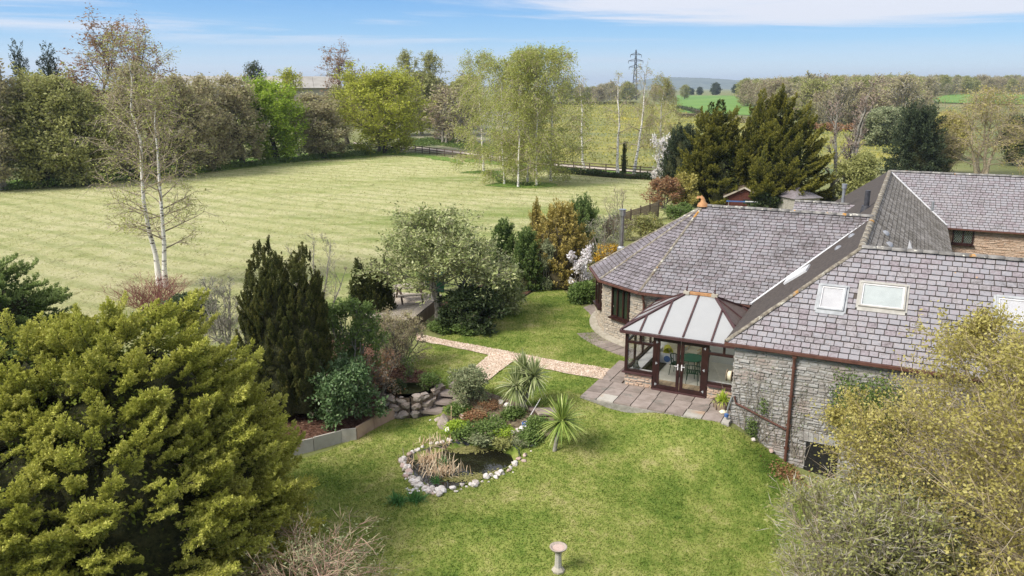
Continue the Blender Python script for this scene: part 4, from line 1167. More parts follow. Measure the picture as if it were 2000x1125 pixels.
RWL = (WA - .27) / math.cos(R_(15))
for a0, a1 in ((225, 255), (195, 225), (165, 195), (135, 165)):
    slab(apx(a0, RWL), apx(a1, RWL), -.6, ZEA - .06, .35)
slab(apx(255, RWL), (.2, NA - WA + .27, 0), -.6, ZEA - .02, .35)
wall = link('wall', wallG.mesh('wall', [M['mortar'], M['mortar_brown']]), house)
stG = Geo()
# openings on the front wall
def onF(X, Y): q = hitplane(X, Y, (0, 0, 0), (5, 0, 0), (0, 0, 3)); return q[0], q[2]
lo = onF(1570, 912); hi = onF(1615, 868)
OPD = (lo[0], hi[0] + .35, lo[1] - 1.0, hi[1])
fs = wall_stones((.2, 0, -3.0), (1, 0, 0), 12, ZW + 3.0, 3, prot=.034, rows=(.05, .12), widths=(.12, .42), openings=[(OPD[0] - .2, OPD[1] - .2, OPD[2] + 3, OPD[3] + 3)])
fs = [s for s in fs if s[2].z > gz(W(s[2].x, 0).x, W(s[2].x, -.1).y) - .15]
fs.sort(key=lambda s: s[2].x)
for i, s in enumerate(fs):
    if i < 300:
        c = s[2]; g = Geo(); g.add([tuple(p - c) for p in s[0] + s[1]], SF)
        link('stone', g.mesh('stone', M['stone']), wall, c)
    else: stone_into(stG, s, 0)
for s in wall_stones(v(.2, 5.2, -.2), (0, -1, 0), 5.2, ZW + .2, 5): stone_into(stG, s, 0)
# rounded end windows: (facet angles, along fraction, sill, head)
def facet_open(a0, a1, X0, X1, Y0, Y1):
    A_, B_ = apx(a0, RWL, 0), apx(a1, RWL, 0)
    q0 = hitplane(X0, Y1, tuple(A_), tuple(B_), (A_.x, A_.y, 3)); q1 = hitplane(X1, Y0, tuple(A_), tuple(B_), (A_.x, A_.y, 3))
    d = (B_ - A_).normalized()
    s0 = (Vector((q0[0], q0[1], 0)) - A_).dot(d); s1 = (Vector((q1[0], q1[1], 0)) - A_).dot(d)
    return A_, d, max(s0, .12), min(s1, (B_ - A_).length - .06), 1.02, ZEA - .16
FO = [(225, 255) + facet_open(225, 255, 1196, 1232, 562, 620), (195, 225) + facet_open(195, 225, 1166, 1177, 556, 600)]
for a0, a1 in ((225, 255), (195, 225), (165, 195)):
    A_, B_ = apx(a0, RWL, 0), apx(a1, RWL, 0)
    op = [(f[4], f[5], f[6] + .5, f[7] + .5) for f in FO if f[0] == a0]
    for s in wall_stones(A_ - Vector((0, 0, .5)), B_ - A_, (B_ - A_).length, ZEA + .42, 20 + a0, openings=op, rows=(.06, .13), widths=(.12, .36)): stone_into(stG, s, 1)
A_ = apx(255, RWL, 0)
for s in wall_stones(A_ - Vector((0, 0, .5)), (1, 0, 0), .3 - A_.x, ZEA + .45, 31, rows=(.06, .13), widths=(.12, .36)): stone_into(stG, s, 1)
qa = hitplane(1858, 475, (0, LB + .2, 0), (5, LB + .2, 0), (0, LB + .2, 3)); qb = hitplane(1905, 442, (0, LB + .2, 0), (5, LB + .2, 0), (0, LB + .2, 3))
OPC = (qa[0], qb[0], qa[2], min(qb[2], ZW - .02))
for s in wall_stones(v(7, LB + .2, 0), (1, 0, 0), 9, ZW, 41, rows=(.06, .12), widths=(.14, .4), openings=[(OPC[0] - 7, OPC[1] - 7, OPC[2], OPC[3])]): stone_into(stG, s, 2)
link('stonework', stG.mesh('stonework', [M['stone'], M['stone_buff'], M['stone_red']]), wall, kind='stuff')

# windows
def window(o, d, w, h, lights, name='window', depth_=.10, lead=False):
    """timber window: o lower-left point on the wall face, d along the wall"""
    o, d = Vector(o), Vector(d).normalized(); n = d.cross(Vector((0, 0, 1)))
    M4 = Matrix((d, Vector((0, 0, 1)), n)).transposed().to_4x4(); M4.translation = o
    root = link(name, bpy.data.meshes.new(name), house); root.matrix_local = M4
    g = Geo(); t = .075
    g.box((t / 2, h / 2, .045), (t, h, .10)); g.box((w - t / 2, h / 2, .045), (t, h, .10)); g.box((w / 2, t / 2, .045), (w - 2 * t, t, .096)); g.box((w / 2, h - t / 2, .045), (w - 2 * t, t, .096))
    for i in range(1, lights): g.box((w * i / lights, h / 2, .04), (t, h - 2 * t, .085))
    root.data = g.mesh('window', M['frame_brown'])
    for i in range(lights):
        g = Geo(); x0 = w * i / lights + t * .5; x1 = w * (i + 1) / lights - t * .5
        g.box(((x0 + x1) / 2, h / 2, .012), (x1 - x0, h - t, .012))
        link('pane', g.mesh('pane', M['dark_glass']), root)
        if lead:
            g = Geo(); q = .11
            for sgn in (1, -1):
                for c in np.arange(-h, (x1 - x0) + h, q):
                    y0, y1 = t, h - t
                    xa, xb = (c, c + (y1 - y0) * .7) if sgn > 0 else (c + (y1 - y0) * .7, c)
                    sx = lambda x: min(max(x, 0), x1 - x0)
                    if xa == xb: continue
                    ta, tb_ = 0, 1
                    pts = []
                    for lim in (0, x1 - x0):
                        pts.append((lim - xa) / (xb - xa))
                    lo_, hi_ = max(min(pts), 0), min(max(pts), 1)
                    if hi_ - lo_ < .05: continue
                    A2 = (x0 + xa + (xb - xa) * lo_, y0 + (y1 - y0) * lo_, .022); B2 = (x0 + xa + (xb - xa) * hi_, y0 + (y1 - y0) * hi_, .022)
                    g.bar(A2, B2, .010, .008, up=(0, 0, 1))
            link('lead_lattice', g.mesh('lead_lattice', M['metal_grey']), root)
    g = Geo(); g.box((w / 2, -.04, .09), (w + .14, .07, .22))
    link('sill', g.mesh('sill', M['frame_brown']), root)
    return root
for f in FO:
    window(f[2] + f[3] * f[4] + Vector((0, 0, f[6])), f[3], f[5] - f[4], f[7] - f[6], 3 if f[0] == 225 else 2)
window((OPC[0], LB + .2, OPC[2]), (1, 0, 0), OPC[1] - OPC[0], OPC[3] - OPC[2], 2, lead=True)
# low opening in the front wall with a fan of upright stones over it
g = Geo(); g.box(((OPD[0] + OPD[1]) / 2, .02, (OPD[2] + OPD[3]) / 2), (OPD[1] - OPD[0], .1, OPD[3] - OPD[2]))
door = link('cellar_door', g.mesh('cellar_door', M['black']), house)
for i in range(9):
    g = Geo(); x = OPD[0] - .25 + (OPD[1] - OPD[0] + .4) * (i + .5) / 9
    g.box((0, 0, 0), ((OPD[1] - OPD[0] + .4) / 9 - .012, .10, .30), top=1.04)
    o = link('arch_stone', g.mesh('arch_stone', M['stone']), wall, (x, -.02, OPD[3] + .16)); o.rotation_euler = (0, (i - 4) * .03, 0)
# gutters and pipes
g = Geo(); g.bar((-.12, -.17, ZE - .10), (DR, -.17, ZE - .10), .11, .09); g.bar((-.15, -.03, ZE - .13), (DR, -.03, ZE - .13), .05, .16)
link('gutter', g.mesh('gutter', M['gutter']), house)
for a0, a1 in ((225, 255), (195, 225), (165, 195)):
    p, q = apx(a0, RA + .05, ZEA - .05), apx(a1, RA + .05, ZEA - .05)
    g = Geo(); g.bar(p, q, .10, .08); link('gutter', g.mesh('gutter', M['gutter']), house)
g = Geo(); g.bar(apx(255, RA + .05, ZEA - .05), v(-.3, NA - WA - .05, ZEA - .05), .10, .08); link('gutter', g.mesh('gutter', M['gutter']), house)
g = Geo(); g.bar((6.9, LB - .12, ZE - .10), (30, LB - .12, ZE - .10), .10, .09); link('gutter', g.mesh('gutter', M['gutter']), house)
zb = gz(W(2.05, -.1).x, W(2.05, -.1).y)
g = Geo(); g.tube([(2.05, -.15, ZE - .12), (2.05, -.13, ZE - .3), (2.05, -.10, ZE - .45), (2.05, -.10, zb)], .048, 8)
for z in (ZE - .6, 1.2, .2, -.6): g.box((2.05, -.075, z), (.15, .06, .05))
g.box((2.05, -.13, ZE - .19), (.13, .12, .12))
link('downpipe', g.mesh('downpipe', M['gutter']), house)
a, b = onF(1432, 786), onF(1538, 838)
g = Geo(); g.tube([(.30, -.07, a[1] + .25), (.36, -.07, a[1] + .02), (b[0] - .05, -.07, b[1])], .035, 8); link('waste_pipe', g.mesh('waste_pipe', M['gutter']), house)
p = apx(255, RWL, 0) + Vector((.08, -.10, 0))
g = Geo(); g.tube([(p.x - .05, p.y - .15, ZEA - .1), (p.x, p.y - .12, ZEA - .3), (p.x, p.y, ZEA - .5), (p.x, p.y, 0)], .05, 8); link('downpipe', g.mesh('downpipe', M['gutter']), house)
# roof windows
for i, (s0, s1, t0, t1) in enumerate(RW):
    w, h = s1 - s0, t1 - t0
    root = link('roof_window', bpy.data.meshes.new('roof_window'), house); root.matrix_local = sD.mat(s0, t0, .03)
    g = Geo(); t = .055
    g.box((t / 2, h / 2, .03), (t, h, .10)); g.box((w - t / 2, h / 2, .03), (t, h, .10)); g.box((w / 2, t / 2, .027), (w - 2 * t, t, .09)); g.box((w / 2, h - t * .8, .05), (w + .02, t * 1.6, .09))
    g.box((w / 2, -.07, .008), (w + .06, .16, .02)); g.box((-.04, h / 2, .005), (.075, h + .1, .018)); g.box((w + .04, h / 2, .005), (.075, h + .1, .018))
    root.data = g.mesh('roof_window', M['roof_frame' if i != 1 else 'roof_frame_tan'])
    g = Geo(); g.box((w / 2, h / 2, .004), (w - 2 * t, h - 2 * t, .012)); link('blind', g.mesh('blind', M['blind'] if i != 1 else M['blind_grey']), root)
    g = Geo(); t2 = .035
    for c, d in (((t + t2 / 2, h / 2, .03), (t2, h - 2 * t, .05)), ((w - t - t2 / 2, h / 2, .03), (t2, h - 2 * t, .05)), ((w / 2, t + t2 / 2, .029), (w - 2 * t - 2 * t2, t2, .046)), ((w / 2, h - t * 1.6 - t2 / 2, .029), (w - 2 * t - 2 * t2, t2, .046))): g.box(c, d)
    link('sash', g.mesh('sash', M['white_trim']), root)
    g = Geo(); g.box((w / 2, h / 2, .03), (w - 2 * t - 2 * t2, h - 2.6 * t - 2 * t2, .006)); link('pane', g.mesh('pane', M['glass']), root)
# roof window seen edge-on on the dark west slope
q0 = hitplane(1560, 540, (0, 0, ZE), (0, 5, ZE), (WH, 0, ZR)); st = sB.st(q0)
g = Geo(); g.box((0, 0, .05), (1.2, .95, .12)); g.box((0, 0, .115), (1.0, .75, .02)); o = link('roof_window', g.mesh('roof_window', M['lead']), house); o.matrix_local = sB.mat(st[0], min(st[1], 2.6), .03)
# flues and vent pipes
def flue(X, Yb, Yt, N, mat, rad, name, cowl=True):
    pass
def pipe_at(p, h, rad, mat, name, cowl=1, base=.0):
    g = Geo(); g.tube([p, p + Vector((0, 0, h))], rad, 12)
    if cowl: g.lathe([(rad * 1.5, 0), (rad * 1.5, rad * 2.4)], 12, c=tuple(p + Vector((0, 0, h)))); g.lathe([(rad * 1.7, 0), (rad * 1.7, .03)], 12, c=tuple(p + Vector((0, 0, h + rad * 2.4))))
    if base: g.lathe([(rad * 2.4, -.1), (rad * 1.6, base)], 12, c=tuple(p))
    return link(name, g.mesh(name, M[mat], True), house)
def UNz(X, Y, z): return UN(P(X, Y, z)) + (z,)
p = Vector(UNz(1213, 488, 2.75)); hgt = ZT(W(p.x, p.y), 421) - 2.75
fl = pipe_at(p, hgt, .12, 'steel', 'flue_pipe'); g = Geo(); g.lathe([(.20, -.25), (.20, .12), (.13, .2)], 12, c=tuple(p)); link('flue_base', g.mesh('flue_base', M['metal_grey']), fl)
def onB(X, Y): return Vector(hitplane(X, Y, (0, 0, ZE), (0, 5, ZE), (WH, 0, ZR)))
p = onB(1691, 412); pipe_at(p + Vector((0, 0, -.1)), ZT(W(p.x, p.y), 368) - p.z, .12, 'metal_dark', 'flue_pipe', 0, .35)
p = Vector(UNz(1646, 396, ZEr - .1)); pipe_at(p, ZT(W(p.x, p.y), 368) - p.z, .09, 'metal_grey', 'vent_pipe')
p = Vector(UNz(1820, 412, 3.8)); pipe_at(p, .55, .08, 'metal_grey', 'vent_pipe', 0)
# pale cowl standing in the valley behind the front ridge
q = UN(P(1768, 484, 4.6)); g = Geo(); g.prism([(q[0], q[1], 3.9), (q[0] + .5, q[1], 3.9), (q[0] + .12, q[1], 4.9)], .25); link('roof_vent', g.mesh('roof_vent', M['lead']), roof)
# ------------------------------------------------------------------ conservatory
cons = thing('conservatory', 'mahogany-framed conservatory with pale glazed hipped roof and open view inside', 'conservatory', (KX, KY, 0), -PHI)
def H_(o, par): o.parent = par; return o
NF, NB, UL, UR_ = 1.45, 5.0, -3.98, .16
ZEV, ZRG = 2.16, 3.22
RL, RRR, NRG = -2.32, -1.28, 3.42
def zroof(u, n):
    return min(ZEV + (ZRG - ZEV) * (n - (NF - .13)) / (NRG - NF + .13), ZEV + (ZRG - ZEV) * (u - (UL - .13)) / (RL - UL + .13), ZEV + (ZRG - ZEV) * (UR_ + .13 - u) / (UR_ + .13 - RRR), ZEV + (ZRG - ZEV) * (5.55 - n) / (5.55 - NRG))
def pane_poly(poly, bars, axis_, mat, name):
    lo = bars[0]
    for a, b in zip(bars[:-1], bars[1:]):
        hp = [(1, 0, b - .0), (-1, 0, -a)] if axis_ == 0 else [(0, 1, b), (0, -1, -a)]
        pc = clip(poly, hp)
        if len(pc) < 3: continue
        ar = sum(pc[i][0] * pc[(i + 1) % len(pc)][1] - pc[(i + 1) % len(pc)][0] * pc[i][1] for i in range(len(pc)))
        if ar < 0: pc = pc[::-1]
        g = Geo(); g.prism([(x, y, zroof(x, y) + .004) for x, y in pc], .025)
        g.F = [(F_, 0 if i_ == 0 else 1) for i_, (F_, _) in enumerate(g.F)]
        link(name, g.mesh(name, [M[mat], M['poly_clear']]), cons)
eFL, eFR, eBL, eBR, rL, rR = (UL - .13, NF - .13), (UR_ + .13, NF - .13), (UL - .13, 5.55), (UR_ + .13, 5.55), (RL, NRG), (RRR, NRG)
FB = [UL - .13, -3.42, -2.72, -1.86, -.86, UR_ + .13]
SB = [NF - .13, 2.3, 3.42, 4.5, 5.55]
pane_poly([eFL, eFR, rR, rL], FB, 0, 'poly_roof', 'roof_pane')
pane_poly([eFR, eBR, rR], SB, 1, 'poly_brown', 'roof_pane')
pane_poly([eBL, eFL, rL], SB, 1, 'poly_roof', 'roof_pane')
pane_poly([eBR, eBL, rL, rR], FB, 0, 'poly_roof', 'roof_pane')
def pz(u, n, h=.02): return (u, n, zroof(u, n) + h)
def rafter(a, b, w=.06, h=.06):
    g = Geo(); g.bar(pz(*a), pz(*b), w, h); link('glazing_bar', g.mesh('glazing_bar', M['frame_mauve']), cons)
def fn(u):            # row where the front slope meets a hip at u
    if u < RL: return NF - .13 + (u - UL + .13) / (RL - UL + .13) * (NRG - NF + .13)
    if u > RRR: return NF - .13 + (UR_ + .13 - u) / (UR_ + .13 - RRR) * (NRG - NF + .13)
    return NRG
for u in FB[1:-1]: rafter((u, NF - .12), (u, fn(u) - .02))
for n in SB[1:-1]:
    tL = (n - NF + .13) / (NRG - NF + .13) if n < NRG else (5.55 - n) / (5.55 - NRG)
    rafter((UL - .12, n), (UL - .13 + (RL - UL + .13) * tL - .03, n)); rafter((UR_ + .12, n), (UR_ + .13 - (UR_ + .13 - RRR) * tL + .03, n))
for a, b in ((eFL, rL), (eFR, rR), (eBL, rL), (eBR, rR)): rafter(a, b, .08, .08)
g = Geo(); g.bar((RL - .06, NRG, ZRG + .05), (RRR + .06, NRG, ZRG + .05), .13, .09); link('roof_ridge', g.mesh('roof_ridge', M['terracotta']), cons)
for u in (RL, RRR):
    g = Geo(); g.box((u, NRG, ZRG + .05), (.22, .2, .12)); link('ridge_cap', g.mesh('ridge_cap', M['kerb']), cons)
    g = Geo(); g.lathe([(.035, .1), (.02, .18), (.035, .24), (.012, .30), (.004, .48)], 8, c=(u, NRG, ZRG)); link('finial', g.mesh('finial', M['frame_mauve']), cons)
g = Geo()
for a, b in (((UL - .16, NF - .17), (UR_ + .1, NF - .17)), ((UL - .17, NF - .12), (UL - .17, 5.5))): g.bar((*a, ZEV - .06), (*b, ZEV - .06), .10, .09)
link('gutter', g.mesh('gutter', M['frame_mauve']), cons)
fr = Geo()
def post(u, n, z0, z1, w=.1, d=.1): fr.box((u, n, (z0 + z1) / 2), (w, d, z1 - z0))
def rail(a, b, z, h=.08, d=.09): fr.bar((*a, z), (*b, z), d, h)
ZS = .56
for u in (UL, -3.36, -2.84, -1.02, -.42, UR_ - .02): pass
post(UL + .05, NF, ZS, ZEV - .06, .11, .11); post(-2.86, NF, .06, ZEV - .1, .14, .12); post(-1.0, NF, .06, ZEV - .1, .14, .12); post(UR_ - .03, NF, ZS, ZEV - .1, .1, .1)
rail((UL, NF + .003), (UR_, NF + .003), ZEV - .1, .12, .112)
rail((UL + .1, NF), (-2.93, NF), 1.70, .09); rail((-.93, NF), (UR_ - .08, NF), 1.70, .09)
rail((UL + .1, NF), (-2.93, NF), ZS + .05, .09); rail((-.93, NF), (UR_ - .08, NF), ZS + .05, .09)
post(-3.42, NF, 1.745, ZEV - .16, .08, .085); post(-.42, NF, 1.745, ZEV - .16, .08, .085)
post(UL + .05, NB + .5, ZS, ZEV - .06)
rail((UL + .052, NF + .06), (UL + .052, NB + .45), ZEV - .1, .1); rail((UL + .05, NF + .06), (UL + .05, NB + .45), ZS + .05, .09); rail((UL + .05, NF + .06), (UL + .05, NB + .45), 1.70, .07, .08)
for n in (2.45, 3.45, 4.45): post(UL + .05, n, ZS + .09, ZEV - .16, .078, .078)
link('frame', fr.mesh('frame', M['frame_brown']), cons)
def pane(a, b, z0, z1):
    g = Geo(); a, b = Vector((*a, 0)), Vector((*b, 0)); m = (a + b) / 2
    g.bar((a.x, a.y, (z0 + z1) / 2), (b.x, b.y, (z0 + z1) / 2), .012, z1 - z0)
    return link('pane', g.mesh('pane', M['glass']), cons)
for a, b in ((UL + .1, -3.46), (-3.38, -2.93)): pane((a, NF), (b, NF), 1.745, ZEV - .16)
for a, b in ((-.93, -.46), (-.38, UR_ - .08)): pane((a, NF), (b, NF), 1.745, ZEV - .16)
pane((UL + .1, NF), (-2.93, NF), ZS + .095, 1.655); pane((-.93, NF), (UR_ - .08, NF), ZS + .095, 1.655)
for a, b in ((NF + .06, 2.41), (2.49, 3.41), (3.49, 4.41), (4.49, NB + .45)): pane((UL + .05, a), (UL + .05, b), ZS + .095, 1.66); pane((UL + .05, a), (UL + .05, b), 1.74, ZEV - .16)
# double doors
for a, b, hs in ((-2.79, -1.945, 1), (-1.915, -1.07, -1)):
    g = Geo(); w = .11; z0, z1 = .09, ZEV - .17
    g.box((a + w / 2, NF - .01, (z0 + z1) / 2), (w, .07, z1 - z0)); g.box((b - w / 2, NF - .01, (z0 + z1) / 2), (w, .07, z1 - z0))
    g.box(((a + b) / 2, NF - .01, z0 + .07), (b - a - 2 * w, .066, .14)); g.box(((a + b) / 2, NF - .01, z1 - .05), (b - a - 2 * w, .066, .10))
    d = link('door', g.mesh('door', M['frame_brown']), cons)
    g = Geo(); g.box(((a + b) / 2, NF - .01, (z0 + z1) / 2 + .02), (b - a - 2 * w, .012, z1 - z0 - .24)); link('pane', g.mesh('pane', M['glass']), d)
    hx = b - w / 2 if hs > 0 else a + w / 2
    g = Geo(); g.box((hx, NF - .052, 1.02), (.035, .02, .22)); g.bar((hx, NF - .075, 1.06), (hx - hs * .12, NF - .085, 1.06), .02, .02); link('handle', g.mesh('handle', M['white_trim']), d)
    for z in (.25, 1.05, 1.85):
        g = Geo(); x = a - .01 if hs > 0 else b + .01; g.box((x, NF - .055, z), (.035, .02, .09)); g.box((x + hs * .03, NF - .055, z), (.05, .018, .025)); link('hinge', g.mesh('hinge', M['roof_frame']), d)
g = Geo(); g.box((-1.93, NF - .03, .045), (1.95, .20, .07)); link('threshold', g.mesh('threshold', M['frame_mauve']), cons)
for c_, d_ in ((((UL - 2.94) / 2 - .03, NF - .03, ZS - .02), (1.14, .22, .05)), (((UR_ - .93) / 2, NF - .03, ZS - .02), (1.06, .22, .05)), ((UL + .02, 3.3, ZS - .022), (.2, 3.5, .05))):
    g = Geo(); g.box(c_, d_); link('sill', g.mesh('sill', M['frame_mauve']), cons)
g = Geo(); g.box(((UL - 2.94) / 2, NF + .22, ZS + .012), (1.0, .24, .02)); g.box(((UR_ - .93) / 2, NF + .22, ZS + .012), (1.0, .24, .02)); g.box((UL + .32, 3.3, ZS + .01), (.36, 3.2, .02))
link('inner_sill', g.mesh('inner_sill', M['white_trim']), cons)
g = Geo(); g.box(((UL - 2.94) / 2 + .03, NF + .1, ZS / 2 - .1), (1.06, .26, ZS + .1)); g.box(((UR_ - .93) / 2 + .03, NF + .1, ZS / 2 - .1), (1.06, .26, ZS + .1)); g.box((UL + .12, 3.4, ZS / 2 - .1), (.24, 3.5, ZS + .1))
dw = link('dwarf_wall', g.mesh('dwarf_wall', M['mortar']), cons)
stG = Geo()
for s in wall_stones(v(UL, NF - .03, -.05), (1, 0, 0), 1.05, ZS, 61, rows=(.06, .11), widths=(.12, .3)): stone_into(stG, s, 0)
for s in wall_stones(v(-.93, NF - .03, -.05), (1, 0, 0), 1.05, ZS, 62, rows=(.06, .11), widths=(.12, .3)): stone_into(stG, s, 0)
for s in wall_stones(v(UL, 5.1, -.05), (0, -1, 0), 3.5, ZS, 63, rows=(.06, .11), widths=(.12, .3)): stone_into(stG, s, 0)
link('stonework', stG.mesh('stonework', M['stone_red']), dw, kind='stuff')
g = Geo(); g.box((-1.9, 3.4, .03), (4.0, 3.9, .04)); link('floor', g.mesh('floor', M['cream_floor']), cons)
for i in range(17):
    g = Geo(); g.box((-3.0 + i * .172, 1.95, .062), (.158, .8, .02)); link('floor_plank', g.mesh('floor_plank', M['wood_deck']), cons)
g = Geo(); g.box((-1.9, 5.28, 1.1), (4.1, .06, 2.1)); g.box((.165, 3.4, 1.1), (.06, 3.8, 2.1)); link('inner_wall', g.mesh('inner_wall', M['plaster']), cons)

# things standing in the conservatory
def hp_(name, label, cat, U, N, z, rz=0.0, group=None):
    q = W(U, N, z); return thing(name, label, cat, q, -PHI + rz, group)
def at_un(X, Y, z): return UN(P(X, Y, z))
tU, tN = at_un(1351, 701, .72)
t_ = hp_('garden_table', 'round green table behind the conservatory doors', 'table', tU, tN, .05)
g = Geo(); g.lathe([(.0, .70), (.46, .70), (.48, .715), (.47, .73), (.0, .735)], 28, cap=False); link('tabletop', g.mesh('tabletop', M['green_paint']), t_)
for k in range(4):
    a = k * 1.571 + .6; g = Geo(); g.tube([(math.cos(a) * .28, math.sin(a) * .28, .70), (math.cos(a) * .38, math.sin(a) * .38, 0)], .016, 6); link('leg', g.mesh('leg', M['green_dark']), t_)
def chair(label, U, N, rz):
    c = hp_('garden_chair', label, 'chair', U, N, .05, rz, 'green chairs round the conservatory table')
    g = Geo(); 
    for i in range(6): g.box((-.19 + i * .076, 0, .43), (.05, .40, .02))
    g.box((0, -.2, .428), (.44, .025, .03)); g.box((0, .2, .428), (.44, .025, .03)); link('seat', g.mesh('seat', M['green_dark']), c)
    g = Geo()
    for i in range(7):
        a = math.pi * (.08 + .84 * i / 6); x, y = math.cos(a) * .25, math.sin(a) * .22
        g.tube([(x, y, .43), (x * 1.08, y * 1.15, .62), (x * 1.1, y * 1.25, .76 if 0 < i < 6 else .66)], .012, 5)
    pts = [(math.cos(math.pi * (.08 + .84 * i / 12)) * .275, math.sin(math.pi * (.08 + .84 * i / 12)) * .275, .68 + .10 * math.sin(math.pi * i / 12)) for i in range(13)]
    g.tube(pts, .018, 6); link('backrest', g.mesh('backrest', M['green_dark']), c)
    for x, y in ((-.18, -.17), (.18, -.17), (-.18, .18), (.18, .18)):
        g = Geo(); g.tube([(x, y, .43), (x * 1.2, y * 1.25, 0)], .013, 6); link('leg', g.mesh('leg', M['green_dark']), c)
    return c
q = at_un(1322, 724, .2); chair('green chair facing the table behind the left glass door', q[0], q[1], 1.4)
q = at_un(1352, 740, .2); chair('green chair with its back to the right glass door', q[0], q[1], 3.3)
q = at_un(1372, 715, .2); chair('green chair at the table end, half hidden by the door post', q[0], q[1], -1.3)
def deckchair(label, U, N, rz):
    c = hp_('deck_chair', label, 'chair', U, N, .05, rz, 'cushioned wooden chairs at the back of the conservatory')
    g = Geo()
    for x in (-.28, .28):
        g.bar((x, -.35, 0), (x, .25, .62), .04, .035); g.bar((x, .3, 0), (x, -.25, .45), .04, .035); g.bar((x * 1.05, -.3, .60), (x * 1.05, .25, .62), .06, .03)
    link('frame', g.mesh('frame', M['wood_pale']), c)
    g = Geo(); g.box((0, -.05, .42), (.50, .50, .07)); link('seat', g.mesh('seat', M['canvas']), c)
    g = Geo()
    for i in range(5): g.box((-.2 + i * .1, .36, .78), (.094, .08, .74), 0, Matrix.Rotation(-.28, 3, 'X'))
    link('backrest', g.mesh('backrest', M['canvas']), c)
    return c
q = at_un(1318, 690, .4); deckchair('wooden chair with pale cushions behind the left glass door', q[0], q[1], .5)
q = at_un(1355, 690, .4); deckchair('wooden chair with striped cream cushion behind the green table', q[0], q[1], -.2)
q = at_un(1297, 700, .3)
t_ = hp_('planter_trough', 'white trough planter with blue disc inside the conservatory', 'planter', q[0], q[1] + .3, .05)
g = Geo()
for c, d in (((0, -.2, .22), (.85, .04, .44)), ((0, .2, .22), (.85, .04, .44)), ((-.41, 0, .22), (.04, .36, .44)), ((.41, 0, .22), (.04, .36, .44)), ((0, 0, .36), (.78, .36, .06))): g.box(c, d)
link('trough', g.mesh('trough', M['white_trim']), t_)
g = Geo(); g.lathe([(0, .012), (.13, .012), (.13, 0)], 20, cap=False); o = link('disc', g.mesh('disc', M['blue']), t_, (.1, -.225, .22)); o.rotation_euler = (math.pi / 2, 0, 0)
o = hp_('yellow_bucket', 'bright yellow bucket lying on the white trough', 'bucket', q[0] + .05, q[1] + .3, .60, .4); 
g = Geo(); g.lathe([(.0, -.14), (.13, -.14), (.19, .16), (.20, .17), (.17, .16), (.12, -.10), (0, -.10)], 20, cap=False); b_ = link('pail', g.mesh('pail', M['yellow'], True), o); b_.rotation_euler = (math.pi / 2 + .3, 0, 0)
g = Geo(); g.tube([(math.cos(a) * .19, math.sin(a) * .19, .17) for a in np.linspace(0, 6.28, 20)], .012, 5); link('rim', g.mesh('rim', M['yellow']), b_)
q = at_un(1262, 716, .06)
g = Geo(); g.box((0, 0, .008), (.85, 1.1, .016)); tag(link('door_mat', g.mesh('door_mat', M['mat_dark']), None, W(q[0] + .2, q[1] + .2, .072)), 'dark brown mat on the conservatory floor', 'mat').rotation_euler = (0, 0, -PHI)
# grey cat sitting on the sill
cat = bpy.data.meshes.new('cat')
vs = [(0, .10, .07, .10), (0, .06, .13, .105), (0, -.01, .20, .085), (0, -.05, .27, .06), (0, -.085, .32, .058), (0, -.135, .305, .03), (-.04, -.09, .14, .028), (-.045, -.10, .02, .024), (.04, -.09, .14, .028), (.045, -.10, .02, .024),
      (.03, .18, .03, .025), (.13, .16, .025, .022), (.17, .06, .022, .016), (-.03, -.075, .385, .012), (.03, -.075, .385, .012), (-.08, .03, .05, .05), (-.085, -.06, .018, .026), (.08, .03, .05, .05), (.085, -.06, .018, .026)]
es = [(0, 1), (1, 2), (2, 3), (3, 4), (4, 5), (2, 6), (6, 7), (2, 8), (8, 9), (0, 10), (10, 11), (11, 12), (4, 13), (4, 14), (0, 15), (15, 16), (0, 17), (17, 18)]
cat.from_pydata([q[:3] for q in vs], es, []); cat.update()
co = link('cat', cat, None, W(-3.62, NF + .24, ZS + .025)); co.rotation_euler = (0, 0, -PHI + .5)
cat.materials.append(M['fur'])
bpy.context.view_layer.objects.active = co
md = co.modifiers.new('skin', 'SKIN')
for i, q in enumerate(vs):
    cat.skin_vertices[0].data[i].radius = (q[3], q[3])
cat.skin_vertices[0].data[0].use_root = True
md = co.modifiers.new('sub', 'SUBSURF'); md.levels = md.render_levels = 2
tag(co, 'grey cat sitting on the white conservatory window sill', 'cat')
# ------------------------------------------------------------------ paved terrace
pat = link('patio', bpy.data.meshes.new('patio'), None, (KX, KY, 0), 'structure'); pat.rotation_euler = (0, 0, -PHI)
g = Geo(); g.box((-2.37, .5, -.20), (5.25, 1.9, .36)); g.box((-4.5, 2.7, -.20), (.98, 2.5, .358)); pat.data = g.mesh('patio', M['mortar'])
r = random.Random(9)
n_ = -.42
for row, d in enumerate((.62, .60, .64)):
    u = -5.0; k = 0
    while u < .22:
        w = min(.62 + r.uniform(-.015, .015), .25 - u)
        if w > .15:
            g = Geo(); hh = .05; g.box((0, 0, 0), (w - .025, d - .025, hh), top=.985)
            o = link('paving_slab', g.mesh('paving_slab', M['paving'] if r.random() > .1 else M['concrete']), pat, (u + w / 2, n_ + d / 2, .01 + r.uniform(-.006, .006))); o.rotation_euler = (r.uniform(-.006, .006), r.uniform(-.006, .006), r.uniform(-.006, .006))
        u += w; k += 1
    n_ += d
n_ = 1.46
while n_ < 3.8:
    for u, w in ((-5.0, .45), (-4.54, .46)):
        g = Geo(); g.box((0, 0, 0), (w - .025, .56, .05), top=.985); o = link('paving_slab', g.mesh('paving_slab', M['paving']), pat, (u + w / 2, n_ + .29, .012 + r.uniform(-.006, .006)))
    n_ += .585
